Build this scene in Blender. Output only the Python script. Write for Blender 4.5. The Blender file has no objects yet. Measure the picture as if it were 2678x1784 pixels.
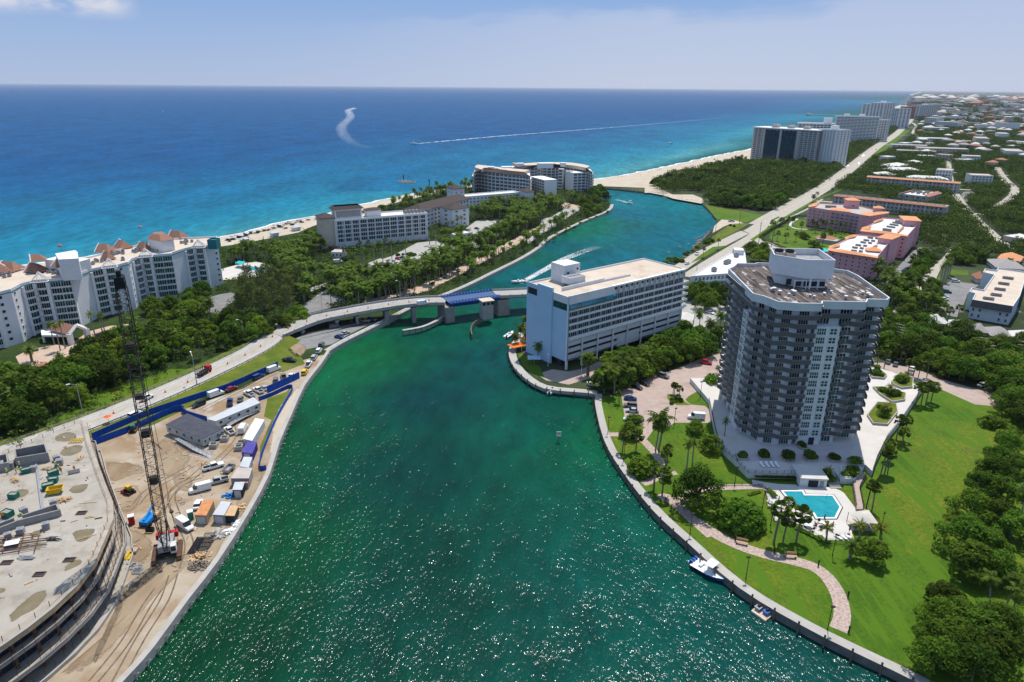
import bpy,math,random
import numpy as np
from mathutils import Vector,Matrix
random.seed(7)
HAZE=0.000022
C=bpy.context.scene.collection
SC=bpy.context.scene
R=math.radians
# camera
CAM_H=104.0
F_PX=2678*24/36.0
ROLL=R(0.5)
PITCH=math.atan((892-227)/F_PX)
cd=bpy.data.cameras.new("camera");cam=bpy.data.objects.new("camera",cd);C.objects.link(cam)
cd.lens=24;cd.sensor_width=36;cd.clip_start=1;cd.clip_end=120000
cam.matrix_world=Matrix.Translation((0,0,CAM_H))@Matrix.Rotation(R(90)-PITCH,4,'X')@Matrix.Rotation(ROLL,4,'Z')
SC.camera=cam
# sky and sun
SUN_EL,SUN_AZ=R(65),R(20)
w=bpy.data.worlds.new("World");SC.world=w;w.use_nodes=True
nt=w.node_tree;nt.nodes.clear()
def N(t,**k):
 n=nt.nodes.new(t)
 for a,b in k.items():setattr(n,a,b)
 return n
L=lambda a,b:nt.links.new(a,b)
out=N('ShaderNodeOutputWorld');bg=N('ShaderNodeBackground')
sky=N('ShaderNodeTexSky',sky_type='NISHITA',sun_disc=False,sun_elevation=SUN_EL,sun_rotation=SUN_AZ)
sky.air_density=1.0;sky.dust_density=0.35;sky.ozone_density=2.5;sky.altitude=100
bg.inputs['Strength'].default_value=0.1
tc=N('ShaderNodeTexCoord');sep=N('ShaderNodeSeparateXYZ');L(tc.outputs['Generated'],sep.inputs[0])
def math_n(op,a,b=None,clamp=False):
 m=N('ShaderNodeMath',operation=op,use_clamp=clamp)
 for i,x in enumerate((a,b)):
  if x is None:continue
  if isinstance(x,(int,float)):m.inputs[i].default_value=x
  else:L(x,m.inputs[i])
 return m.outputs[0]
def cloud(mapscale,loc,scale,detail,lo,hi,rough=.6):
 mp=N('ShaderNodeMapping');mp.inputs['Scale'].default_value=mapscale;mp.inputs['Location'].default_value=loc
 L(tc.outputs['Generated'],mp.inputs[0])
 no=N('ShaderNodeTexNoise');no.inputs['Scale'].default_value=scale;no.inputs['Detail'].default_value=detail
 no.inputs['Roughness'].default_value=rough;L(mp.outputs[0],no.inputs[0])
 mr=N('ShaderNodeMapRange',interpolation_type='SMOOTHSTEP');mr.inputs[1].default_value=lo;mr.inputs[2].default_value=hi
 L(no.outputs[0],mr.inputs[0]);return mr.outputs[0]
def window(v,lo0,lo1,hi0,hi1):
 a=N('ShaderNodeMapRange',interpolation_type='SMOOTHSTEP');a.inputs[1].default_value=lo0;a.inputs[2].default_value=lo1;L(v,a.inputs[0])
 b=N('ShaderNodeMapRange',interpolation_type='SMOOTHSTEP');b.inputs[1].default_value=hi0;b.inputs[2].default_value=hi1
 b.inputs[3].default_value=1;b.inputs[4].default_value=0;L(v,b.inputs[0])
 return math_n('MULTIPLY',a.outputs[0],b.outputs[0])
edge=math_n('ADD',sep.outputs[2],math_n('MULTIPLY',sep.outputs[0],-0.05))
wob=cloud((2,2,9),(3,1,0),2.2,5,0.3,0.7)
edge2=math_n('ADD',edge,math_n('MULTIPLY',wob,0.03))
veil=N('ShaderNodeMapRange',interpolation_type='SMOOTHSTEP');veil.inputs[1].default_value=.115;veil.inputs[2].default_value=.085
veil.inputs[3].default_value=.0;veil.inputs[4].default_value=1
L(edge2,veil.inputs[0])
side=N('ShaderNodeMapRange',interpolation_type='SMOOTHSTEP');side.inputs[1].default_value=-.45;side.inputs[2].default_value=.25;L(sep.outputs[0],side.inputs[0])
veil_f=math_n('MULTIPLY',math_n('MULTIPLY',veil.outputs[0],side.outputs[0]),.33)
puff=math_n('MULTIPLY',cloud((1,1,2.2),(.4,.2,0),13,9,.30,.52,.62),math_n('MULTIPLY',window(sep.outputs[2],.066,.088,.118,.14),window(sep.outputs[0],-.62,-.56,-.475,-.44)))
puff_f=math_n('MULTIPLY',puff,.85)
hz_=N('ShaderNodeMapRange',interpolation_type='SMOOTHSTEP');hz_.inputs[1].default_value=.0;hz_.inputs[2].default_value=.5;hz_.inputs[3].default_value=.9;hz_.inputs[4].default_value=.55;L(sep.outputs[2],hz_.inputs[0])
pale=N('ShaderNodeMix',data_type='RGBA');palec=N('ShaderNodeMix',data_type='RGBA');lowc=N('ShaderNodeMix',data_type='RGBA');lowc.inputs[6].default_value=(3.7,4.75,7.0,1);lowc.inputs[7].default_value=(2.2,3.65,6.8,1)
lowf=N('ShaderNodeMapRange');lowf.inputs[1].default_value=.0;lowf.inputs[2].default_value=.115;L(sep.outputs[2],lowf.inputs[0]);L(lowf.outputs[0],lowc.inputs[0]);L(lowc.outputs[2],palec.inputs[6]);palec.inputs[7].default_value=(3.9,5.8,9.2,1)
upf=N('ShaderNodeMapRange',interpolation_type='SMOOTHSTEP');upf.inputs[1].default_value=.13;upf.inputs[2].default_value=.6;L(sep.outputs[2],upf.inputs[0]);L(upf.outputs[0],palec.inputs[0]);L(palec.outputs[2],pale.inputs[7]);L(hz_.outputs[0],pale.inputs[0]);L(sky.outputs[0],pale.inputs[6])
whit=N('ShaderNodeMix',data_type='RGBA');whit.inputs[7].default_value=(7.2,7.1,7.6,1);L(pale.outputs[2],whit.inputs[6])
L(math_n('MAXIMUM',veil_f,puff_f),whit.inputs[0])
L(whit.outputs[2],bg.inputs['Color']);L(bg.outputs[0],out.inputs[0])
sd=bpy.data.lights.new("sun",'SUN');so=bpy.data.objects.new("sun",sd);C.objects.link(so)
sd.energy=4.6;sd.angle=R(0.53);sd.color=(1.0,0.95,0.86)
sdir=Vector((math.sin(SUN_AZ)*math.cos(SUN_EL),math.cos(SUN_AZ)*math.cos(SUN_EL),math.sin(SUN_EL)))
so.rotation_euler=sdir.to_track_quat('Z','Y').to_euler();so.location=(0,0,400)
SC.view_settings.view_transform='Standard';SC.view_settings.look='None'
SC.view_settings.exposure=0.1;SC.view_settings.gamma=1;SC.view_settings.use_curve_mapping=False
SC.cycles.max_bounces=5;SC.cycles.diffuse_bounces=2;SC.cycles.glossy_bounces=3;SC.cycles.transmission_bounces=2
SC.cycles.volume_bounces=0;SC.cycles.transparent_max_bounces=6
SC.cycles.caustics_reflective=False;SC.cycles.caustics_refractive=False
SC.cycles.use_denoising=True
# from photograph pixels (2678 wide) to points of the ground
_c,_s=math.cos(ROLL),math.sin(ROLL)
_cp,_sp=math.cos(PITCH),math.sin(PITCH)
def P(u,v,z=1.8):
 x=(u-1339)/F_PX;y=-(v-892)/F_PX
 xr=_c*x-_s*y;yr=_s*x+_c*y
 d=Vector((xr,_cp+yr*_sp,-_sp+yr*_cp))
 t=(z-CAM_H)/d.z
 return Vector((d.x*t,d.y*t,z))
def Zm(ox,oy,s):return lambda x,y,z=1.8:P(ox+x/s,oy+y/s,z)
D=Zm(0,0,1/1.13764)
A1=Zm(0,500,3.92);A2=Zm(0,800,3.92);A3=Zm(0,1100,4.48);A4=Zm(0,1400,4.084);A5=Zm(400,900,4.48);A6=Zm(280,1150,4.48)
B1=Zm(550,500,3.92);B2=Zm(1000,380,3.6215);B3=Zm(1320,620,3.647);B4=Zm(1850,640,2.614);B5=Zm(1540,950,3.137)
B6=Zm(1850,1150,4.48);B7=Zm(1750,1350,3.613);B8=Zm(2200,900,1.774)
C1=Zm(1600,230,2.1837);C2=Zm(2050,380,3.734);C3=Zm(2200,650,4.479);C4=Zm(1700,460,4.28)
H1=Zm(1380,700,5.227);T2=Zm(1860,680,3.135);E3=Zm(0,660,6.03);E4=Zm(280,580,6.534);BH=Zm(820,500,4.904);PK=Zm(2080,520,6.195);RB=Zm(2460,660,7.128)
def pts(f,s,z=1.8):
 a=[float(x)for x in s.split()]
 return[f(a[i],a[i+1],z)for i in range(0,len(a),2)]
# mesh builder
class MB:
 def __init__(s):s.v=[];s.f=[];s.m=[]
 def add(s,vs,fs,mi=0):
  o=len(s.v);s.v+=[tuple(v)for v in vs];s.f+=[tuple(i+o for i in f)for f in fs];s.m+=[mi]*len(fs);return s
 def poly(s,ps,mi=0,z=None):
  ps=[(p[0],p[1],p[2]if z is None else z)for p in ps]
  a=sum(ps[i][0]*ps[(i+1)%len(ps)][1]-ps[(i+1)%len(ps)][0]*ps[i][1]for i in range(len(ps)))
  if a<0:ps=ps[::-1]
  return s.add(ps,[tuple(range(len(ps)))],mi)
 def prism(s,ps,z0,z1,mi=0,top=None,bottom=True):
  ps=[(p[0],p[1])for p in ps];n=len(ps)
  a=sum(ps[i][0]*ps[(i+1)%n][1]-ps[(i+1)%n][0]*ps[i][1]for i in range(n))
  if a<0:ps=ps[::-1]
  vs=[(x,y,z0)for x,y in ps]+[(x,y,z1)for x,y in ps]
  s.add(vs,[(i,(i+1)%n,n+(i+1)%n,n+i)for i in range(n)],mi)
  s.add(vs,[tuple(range(n,2*n))],mi if top is None else top)
  if bottom:s.add(vs,[tuple(range(n-1,-1,-1))],mi)
  return s
 def box(s,c,d,rz=0,mi=0,rx=0):
  hx,hy=d[0]/2,d[1]/2
  co,si=math.cos(rz),math.sin(rz)
  vs=[]
  for z in(0,d[2]):
   for x,y in((-hx,-hy),(hx,-hy),(hx,hy),(-hx,hy)):
    vs.append((c[0]+x*co-y*si,c[1]+x*si+y*co,c[2]+z))
  return s.add(vs,[(3,2,1,0),(4,5,6,7),(0,1,5,4),(1,2,6,5),(2,3,7,6),(3,0,4,7)],mi)
 def wall(s,a,b,z0,z1,th=.25,mi=0):
  a=Vector(a[:2]);b=Vector(b[:2]);d=(b-a)
  if d.length<1e-6:return s
  m=(a+b)/2
  return s.box((m.x,m.y,z0),(d.length,th,z1-z0),math.atan2(d.y,d.x),mi)
 def tube(s,p,q,r0,r1=None,n=6,mi=0,cap=True):
  r1=r0 if r1 is None else r1
  p=Vector(p);q=Vector(q);d=q-p
  if d.length<1e-6:return s
  d.normalize();u=d.cross(Vector((0,0,1))if abs(d.z)<.95 else Vector((1,0,0))).normalized();w_=d.cross(u)
  vs=[p+(u*math.cos(t)+w_*math.sin(t))*r0 for t in(2*math.pi*i/n for i in range(n))]+[q+(u*math.cos(t)+w_*math.sin(t))*r1 for t in(2*math.pi*i/n for i in range(n))]
  fs=[(i,n+i,n+(i+1)%n,(i+1)%n)for i in range(n)]
  if cap:fs+=[tuple(range(n)),tuple(range(2*n-1,n-1,-1))]
  return s.add(vs,fs,mi)
 def lathe(s,c,prof,n=10,mi=0):
  vs=[];k=len(prof)
  for r,z in prof:
   vs+=[(c[0]+r*math.cos(2*math.pi*i/n),c[1]+r*math.sin(2*math.pi*i/n),c[2]+z)for i in range(n)]
  fs=[(j*n+i,j*n+(i+1)%n,(j+1)*n+(i+1)%n,(j+1)*n+i)for j in range(k-1)for i in range(n)]
  return s.add(vs,fs+[tuple(range(n-1,-1,-1)),tuple(range((k-1)*n,k*n))],mi)
 def ribbon(s,ps,wd,z=None,mi=0):
  l,r=offset(ps,wd/2),offset(ps,-wd/2)
  n=len(ps)
  vs=[(p[0],p[1],(q[2]if len(q)>2 else 0)if z is None else z)for p,q in zip(l,ps)]+[(p[0],p[1],(q[2]if len(q)>2 else 0)if z is None else z)for p,q in zip(r,ps)]
  return s.add(vs,[(i,n+i,n+i+1,i+1)for i in range(n-1)],mi)
 def build(s,name,mats,parent=None,smooth=False,local=False):
  me=bpy.data.meshes.new(name);me.from_pydata(s.v,[],s.f)
  mats=mats if isinstance(mats,(list,tuple))else[mats]
  for m in mats:me.materials.append(m)
  if len(mats)>1:me.polygons.foreach_set('material_index',s.m)
  if smooth:me.polygons.foreach_set('use_smooth',[True]*len(s.f))
  me.update()
  return link(name,me,parent,local)
KIDS={}
def link(name,me,parent=None,local=False):
 o=bpy.data.objects.new(name,me);C.objects.link(o)
 if parent is not None:
  o.parent=parent;KIDS.setdefault(parent.name,[]).append(o)
  if not local:o.matrix_parent_inverse=root_inv(parent)
 return o
def root_inv(p):
 return Matrix.Translation(-Vector(p.location))if p.parent is None else Matrix.Identity(4)
def offset(ps,d):
 out=[];n=len(ps)
 for i in range(n):
  a=Vector(ps[max(i-1,0)][:2]);b=Vector(ps[i][:2]);c=Vector(ps[min(i+1,n-1)][:2])
  t1=(b-a).normalized()if i>0 else(c-b).normalized();t2=(c-b).normalized()if i<n-1 else t1
  t=(t1+t2).normalized();nn=Vector((-t.y,t.x));k=1/max(.4,nn.dot(Vector((-t1.y,t1.x))))
  out.append((b.x+nn.x*d*k,b.y+nn.y*d*k))
 return out
def inset(ps,d):
 ps=[Vector(p[:2])for p in ps];n=len(ps)
 a=sum(ps[i].x*ps[(i+1)%n].y-ps[(i+1)%n].x*ps[i].y for i in range(n))
 if a<0:ps=ps[::-1]
 o=[]
 for i in range(n):
  t1=(ps[i]-ps[i-1]).normalized();t2=(ps[(i+1)%n]-ps[i]).normalized()
  n1=Vector((-t1.y,t1.x));n2=Vector((-t2.y,t2.x));nn=(n1+n2).normalized()
  o.append(ps[i]+nn*d/max(.35,nn.dot(n1)))
 return o
def smooth_path(ps,k=3):
 ps=[Vector(p)for p in ps];o=[]
 for i in range(len(ps)-1):
  p0=ps[max(i-1,0)];p1=ps[i];p2=ps[i+1];p3=ps[min(i+2,len(ps)-1)]
  for j in range(k):
   t=j/k
   o.append(.5*((2*p1)+(p2-p0)*t+(2*p0-5*p1+4*p2-p3)*t*t+(3*p1-p0-3*p2+p3)*t**3))
 return o+[ps[-1]]
def along(ps,step,start=0.0):
 o=[];acc=start
 for a,b in zip(ps[:-1],ps[1:]):
  a=Vector(a);b=Vector(b);l=(b-a).length
  while acc<=l and l>0:
   o.append((a.lerp(b,acc/l),math.atan2(b.y-a.y,b.x-a.x)));acc+=step
  acc-=l
 return o
def inside(p,poly):
 x,y=p[0],p[1];r=False;n=len(poly);j=n-1
 for i in range(n):
  xi,yi,xj,yj=poly[i][0],poly[i][1],poly[j][0],poly[j][1]
  if(yi>y)!=(yj>y)and x<(xj-xi)*(y-yi)/(yj-yi)+xi:r=not r
  j=i
 return r
# objects
def tag(o,label=None,cat=None,group=None,kind=None):
 if label:o['label']=label
 if cat:o['category']=cat
 if group:o['group']=group
 if kind:o['kind']=kind
 return o
def thing(name,label,cat,loc=(0,0,0),group=None,rz=0):
 o=bpy.data.objects.new(name,None);C.objects.link(o);o.location=tuple(loc)[:3]if len(loc)>2 else(loc[0],loc[1],1.8);o.rotation_euler=(0,0,rz)
 o.empty_display_size=.5
 return tag(o,label,cat,group)
def struct(name,mb,m):return tag(mb.build(name,m),kind='structure')
def copy_tree(o,parent=None):
 c=o.copy();C.objects.link(c)
 if parent is not None:c.parent=parent
 for ch in KIDS.get(o.name,()):copy_tree(ch,c)
 return c
_used=set()
def place(proto,loc,rz=0,s=1.0,label=None,group=None,tilt=None):
 o=proto
 if proto.name in _used:o=copy_tree(proto)
 else:_used.add(proto.name)
 o.location=loc;o.rotation_euler=(tilt[0],tilt[1],rz)if tilt else(0,0,rz)
 o.scale=(s,s,s)if isinstance(s,(int,float))else s
 if label:o['label']=label
 if group:o['group']=group
 elif 'group' in o.keys()and label and o is not proto:del o['group']
 return o
def drop_unused(protos):
 for p in protos:
  if p.name not in _used:
   for ch in KIDS.get(p.name,()):
    for g in KIDS.get(ch.name,()):bpy.data.objects.remove(g)
    bpy.data.objects.remove(ch)
   bpy.data.objects.remove(p)
# materials
def M(name,col,rough=.8,var=.18,scale=.6,col2=None,bump=0,metal=0,spec=.15,rand=0,detail=4,stretch=None,coords='Object',lo=.35,hi=.65,trans=0):
 m=bpy.data.materials.new(name);m.use_nodes=True;t=m.node_tree;b=t.nodes['Principled BSDF']
 b.inputs['Roughness'].default_value=rough;b.inputs['Metallic'].default_value=metal;b.inputs['Specular IOR Level'].default_value=spec
 c=(*col,1);c2=(*col2,1)if col2 else tuple(min(1,x*(1+var))for x in col)+(1,)
 if not col2:c=tuple(x*(1-var)for x in col)+(1,)
 tcn=t.nodes.new('ShaderNodeTexCoord');no=t.nodes.new('ShaderNodeTexNoise');no.inputs['Scale'].default_value=scale;no.inputs['Detail'].default_value=detail;no.inputs['Roughness'].default_value=.65
 src=tcn.outputs[coords]
 if stretch:
  mp=t.nodes.new('ShaderNodeMapping');mp.inputs['Scale'].default_value=stretch[:3]
  if len(stretch)>3:mp.inputs['Rotation'].default_value=(0,0,stretch[3])
  t.links.new(src,mp.inputs[0]);src=mp.outputs[0]
 t.links.new(src,no.inputs[0])
 mr=t.nodes.new('ShaderNodeMapRange');mr.inputs[1].default_value=lo;mr.inputs[2].default_value=hi;t.links.new(no.outputs[0],mr.inputs[0])
 mx=t.nodes.new('ShaderNodeMix');mx.data_type='RGBA';mx.inputs[6].default_value=c;mx.inputs[7].default_value=c2;t.links.new(mr.outputs[0],mx.inputs[0])
 cur=mx.outputs[2]
 if rand:
  oi=t.nodes.new('ShaderNodeObjectInfo');hs=t.nodes.new('ShaderNodeHueSaturation')
  a=t.nodes.new('ShaderNodeMapRange');a.inputs[3].default_value=1-rand;a.inputs[4].default_value=1+rand;t.links.new(oi.outputs['Random'],a.inputs[0]);t.links.new(a.outputs[0],hs.inputs['Value'])
  h=t.nodes.new('ShaderNodeMapRange');h.inputs[3].default_value=.5-rand*.012;h.inputs[4].default_value=.5+rand*.05
  w1=t.nodes.new('ShaderNodeMath');w1.operation='FRACT';w2=t.nodes.new('ShaderNodeMath');w2.operation='MULTIPLY';w2.inputs[1].default_value=7.31
  t.links.new(oi.outputs['Random'],w2.inputs[0]);t.links.new(w2.outputs[0],w1.inputs[0]);t.links.new(w1.outputs[0],h.inputs[0]);t.links.new(h.outputs[0],hs.inputs['Hue'])
  t.links.new(cur,hs.inputs['Color']);cur=hs.outputs[0]
 t.links.new(cur,b.inputs['Base Color'])
 if bump:
  bp=t.nodes.new('ShaderNodeBump');bp.inputs['Strength'].default_value=bump;bp.inputs['Distance'].default_value=.1;t.links.new(no.outputs[0],bp.inputs['Height']);t.links.new(bp.outputs[0],b.inputs['Normal'])
 if trans:
  tr=t.nodes.new('ShaderNodeBsdfTranslucent');ms=t.nodes.new('ShaderNodeMixShader');ms.inputs[0].default_value=trans
  t.links.new(cur,tr.inputs[0]);t.links.new(b.outputs[0],ms.inputs[1]);t.links.new(tr.outputs[0],ms.inputs[2]);t.links.new(ms.outputs[0],t.nodes['Material Output'].inputs[0])
 m['_tree']=1
 return m
def overlay(m,col,scale,lo,hi,stretch=None,detail=5,seed=0.0):
 t=m.node_tree;b=t.nodes['Principled BSDF'];old=b.inputs['Base Color'].links[0].from_socket
 tcn=t.nodes.new('ShaderNodeTexCoord');mp=t.nodes.new('ShaderNodeMapping');mp.inputs['Scale'].default_value=stretch or(1,1,1);mp.inputs['Location'].default_value=(seed,seed*1.7,0)
 no=t.nodes.new('ShaderNodeTexNoise');no.inputs['Scale'].default_value=scale;no.inputs['Detail'].default_value=detail;no.inputs['Roughness'].default_value=.7
 t.links.new(tcn.outputs['Object'],mp.inputs[0]);t.links.new(mp.outputs[0],no.inputs[0])
 mr=t.nodes.new('ShaderNodeMapRange');mr.inputs[1].default_value=lo;mr.inputs[2].default_value=hi;t.links.new(no.outputs[0],mr.inputs[0])
 mx=t.nodes.new('ShaderNodeMix');mx.data_type='RGBA';mx.inputs[7].default_value=(*col,1);t.links.new(old,mx.inputs[6]);t.links.new(mr.outputs[0],mx.inputs[0])
 t.links.new(mx.outputs[2],b.inputs['Base Color']);return m
# the setting
m_grass=M('grass',(.045,.105,.004),.9,scale=.06,col2=(.085,.16,.006),detail=8);overlay(m_grass,(.15,.165,.012),.03,.45,.66);overlay(m_grass,(.12,.10,.02),.05,.6,.75,seed=7);overlay(m_grass,(.032,.078,.004),1.2,.42,.7);overlay(m_grass,(.065,.135,.006),.2,.5,.56,(2.6,.22,1),2)
m_verge=M('verge grass',(.065,.105,.008),.9,scale=.15,col2=(.14,.155,.02),detail=8)
m_earth=M('undergrowth',(.012,.028,.006),.95,scale=.12,col2=(.035,.06,.012),detail=8)
m_city=M('distant ground',(.02,.035,.012),.95,scale=.012,col2=(.055,.07,.03),detail=10,lo=.42,hi=.6);overlay(m_city,(.22,.2,.17),.03,.62,.68)
m_sand=M('beach sand',(.42,.355,.27),.95,scale=.08,col2=(.50,.43,.34),detail=6)
m_site=M('site sand',(.32,.25,.175),.95,scale=.045,col2=(.41,.345,.265),detail=10);overlay(m_site,(.27,.185,.11),.035,.47,.58,detail=9);overlay(m_site,(.44,.40,.35),.05,.55,.68,seed=31)
m_dirt=M('brown dirt',(.21,.145,.09),.95,scale=.12,col2=(.34,.265,.18),detail=10,stretch=(1,.35,1,.6))
m_road=M('concrete road',(.36,.335,.30),.85,scale=.25,col2=(.42,.395,.36),detail=8);overlay(m_road,(.30,.28,.255),.9,.5,.7,(1,.2,1))
m_road2=M('far road',(.36,.325,.27),.85,scale=.25,col2=(.42,.38,.32),detail=8)
m_asph=M('grey asphalt',(.17,.165,.165),.85,scale=.25,col2=(.235,.23,.225),detail=8)
m_lot=M('pink pavers',(.36,.275,.235),.85,scale=.4,col2=(.42,.33,.285),detail=8);overlay(m_lot,(.30,.22,.19),.12,.52,.7)
m_drive=M('tan pavers',(.42,.30,.22),.85,scale=.4,col2=(.5,.375,.29),detail=8)
m_conc=M('pale concrete',(.33,.315,.285),.85,scale=.3,col2=(.40,.385,.355),detail=7);overlay(m_conc,(.27,.255,.23),.5,.55,.72)
m_cap=M('cap concrete',(.35,.325,.295),.85,scale=.3,col2=(.42,.395,.36),detail=7)
m_deckw=M('white deck paving',(.50,.465,.425),.8,scale=.2,col2=(.57,.535,.50),detail=7)
m_path=M('pink flagstone',(.33,.24,.20),.85,scale=1.6,col2=(.45,.355,.305),detail=5,lo=.45,hi=.55)
m_white=M('white road paint',(.75,.75,.72),.7,.06);m_yel=M('yellow road paint',(.65,.42,.06),.7,.08)
m_wallc=M('seawall concrete',(.20,.19,.175),.9,scale=.5,col2=(.12,.115,.10),detail=7)
m_rock=M('rock',(.30,.27,.23),.9,scale=.4,col2=(.17,.15,.13),detail=7)
# sea: one sheet out to the horizon; its own colour follows the depth of the water
cps=[(20,120,(0.0003,0.0495,0.0368)),(-20,120,(0.0003,0.0298,0.0193)),(-60,140,(0.0007,0.0515,0.0157)),(55,110,(0.0003,0.0446,0.0368)),(-60,110,(0.0005,0.0298,0.0106)),(-65,190,(0.0007,0.0546,0.0193)),(-70,240,(0.0012,0.0694,0.0246)),(-62,262,(0.0014,0.0744,0.0210)),(-30,170,(0.0003,0.0358,0.0281)),(-30,220,(0.0001,0.0317,0.0315)),(10,200,(0.0003,0.0576,0.0404)),(-10,260,(0.0001,0.0396,0.0385)),(-35,290,(0.0003,0.0614,0.0395)),(-45,315,(0.0012,0.0694,0.0264)),(25,190,(0.0007,0.0744,0.0298)),(35,155,(0.0003,0.0595,0.0385)),(-20,350,(0.0001,0.0546,0.0544)),(20,390,(0.0001,0.0714,0.0833)),(70,430,(0.0001,0.0842,0.1097)),(120,500,(0.0001,0.0941,0.1316)),(100,600,(0.0001,0.0842,0.1229)),(130,690,(0.0003,0.1091,0.1403)),(170,650,(0.0003,0.1239,0.1448)),(40,530,(0.0014,0.0992,0.0544)),(65,585,(0.0014,0.0992,0.0544)),(10,440,(0.0009,0.0842,0.0527)),(80,700,(0.0003,0.1091,0.1316)),(30,460,(0.0003,0.0793,0.0878))]
def sea_col(x,y):
 a=Vector((-213,486));b=Vector((-44,783));t=(b-a).normalized();n=Vector((-t.y,t.x))
 if y>720 and x>-200:a=Vector((98,839))
 d=(Vector((x,y))-a).dot(n)
 if d<-20:
  ws=0;c=[0,0,0]
  for px,py,pc in cps:
   wgt=1/((px-x)**2+(py-y)**2+60)**1.6
   ws+=wgt
   for i in range(3):c[i]+=pc[i]*wgt
  return tuple(q/ws for q in c)
 st=[(-20,(.003,.10,.13)),(0,(.05,.22,.24)),(22,(.016,.175,.23)),(80,(.004,.145,.225)),(190,(.002,.105,.20)),(330,(.001,.082,.185)),(560,(.001,.058,.165)),(1300,(.002,.062,.172)),(5000,(.003,.065,.185)),(20000,(.004,.07,.19)),(1e6,(.004,.07,.19))]
 d+=45*math.sin(x*.006+y*.004)*min(1,max(0,d)/200)+35*math.sin(x*.017-y*.011)*min(1,max(0,d)/250)
 for(d0,c0),(d1,c1)in zip(st[:-1],st[1:]):
  if d<=d1:
   f=max(0,(d-d0)/(d1-d0));return tuple(p+(q-p)*f for p,q in zip(c0,c1))
 return st[-1][1]
xs=sorted(set(list(range(-320,261,12))+[-60000,-30000,-15000,-8000,-5000,-3500,-2600,-2000,-1600,-1300,-1100,-950,-820,-720,-640,-570,-510,-460,-420,-380,-350]+[290,330,380,440,520,620,760,950,1200,1600,2200,3200,5000,8000,14000,30000,60000]))
ys=sorted(set(list(range(60,900,12))+[-60000,-3000,0]+[930,970,1010,1060,1120,1180,1250,1330,1420,1520,1650,1800,2000,2250,2550,2900,3400,4000,5000,6500,9000,13000,20000,32000,60000,100000]))
sea=MB();nx,ny=len(xs),len(ys)
sea.v=[(x,y,0)for y in ys for x in xs];sea.f=[(j*nx+i,j*nx+i+1,(j+1)*nx+i+1,(j+1)*nx+i)for j in range(ny-1)for i in range(nx-1)];sea.m=[0]*len(sea.f)
m_sea=bpy.data.materials.new('sea water');m_sea.use_nodes=True;nt=m_sea.node_tree;nt.nodes.clear()
o_=N('ShaderNodeOutputMaterial');at=N('ShaderNodeAttribute',attribute_name='depth_colour');df=N('ShaderNodeBsdfDiffuse');gl=N('ShaderNodeBsdfGlossy');mx=N('ShaderNodeMixShader');fr=N('ShaderNodeFresnel')
tcs=N('ShaderNodeTexCoord')
def sea_noise(scale,detail,stretch,rot,rough=.55):
 mp=N('ShaderNodeMapping');mp.inputs['Scale'].default_value=stretch;mp.inputs['Rotation'].default_value=(0,0,rot);L(tcs.outputs['Object'],mp.inputs[0])
 no=N('ShaderNodeTexNoise');no.inputs['Scale'].default_value=scale;no.inputs['Detail'].default_value=detail;no.inputs['Roughness'].default_value=rough;L(mp.outputs[0],no.inputs[0]);return no.outputs[0]
n1=sea_noise(1.3,2,(1,.5,1),.5);n2=sea_noise(.16,4,(1,.45,1),.35);n4=sea_noise(.012,3,(1,.4,1),.3);n3=sea_noise(.02,8,(1,.5,1),.4,.68)
n4r=N('ShaderNodeMapRange');n4r.inputs[1].default_value=.35;n4r.inputs[2].default_value=.65;n4r.inputs[3].default_value=.24;n4r.inputs[4].default_value=.56;L(n4,n4r.inputs[0])
hgt=math_n('ADD',math_n('MULTIPLY',n1,n4r.outputs[0]),math_n('MULTIPLY',n2,1.5))
bp=N('ShaderNodeBump');bp.inputs['Strength'].default_value=1;bp.inputs['Distance'].default_value=1.0;L(hgt,bp.inputs['Height'])
gl.inputs['Roughness'].default_value=.14;gl.inputs['Color'].default_value=(.9,.95,1,1)
L(bp.outputs[0],gl.inputs['Normal']);fr.inputs[0].default_value=1.33;L(bp.outputs[0],fr.inputs['Normal'])
frc=N('ShaderNodeMapRange');frc.inputs[1].default_value=0;frc.inputs[2].default_value=1;frc.inputs[3].default_value=.012;frc.inputs[4].default_value=.15;L(fr.outputs[0],frc.inputs[0])
hv=N('ShaderNodeMapRange');hv.inputs[1].default_value=.3;hv.inputs[2].default_value=.7;hv.inputs[3].default_value=.72;hv.inputs[4].default_value=1.28;L(n3,hv.inputs[0])
hv2=N('ShaderNodeMapRange');hv2.inputs[1].default_value=.3;hv2.inputs[2].default_value=.7;hv2.inputs[3].default_value=.75;hv2.inputs[4].default_value=1.25;L(n2,hv2.inputs[0])
vm=N('ShaderNodeVectorMath',operation='SCALE');L(at.outputs['Color'],vm.inputs[0]);L(math_n('MULTIPLY',hv.outputs[0],hv2.outputs[0]),vm.inputs[3]);L(vm.outputs[0],df.inputs['Color'])
L(frc.outputs[0],mx.inputs[0]);g2=N('ShaderNodeBsdfGlossy');g2.inputs['Roughness'].default_value=.42;L(bp.outputs[0],g2.inputs['Normal']);mg=N('ShaderNodeMixShader');mg.inputs[0].default_value=.16;L(gl.outputs[0],mg.inputs[1]);L(g2.outputs[0],mg.inputs[2]);L(df.outputs[0],mx.inputs[1]);L(mg.outputs[0],mx.inputs[2]);L(mx.outputs[0],o_.inputs[0])
seao=struct('sea',sea,m_sea)
ca=seao.data.color_attributes.new('depth_colour','FLOAT_COLOR','POINT')
ca.data.foreach_set('color',[q for(x,y,z)in sea.v for q in(*sea_col(x,y),1)])
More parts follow.
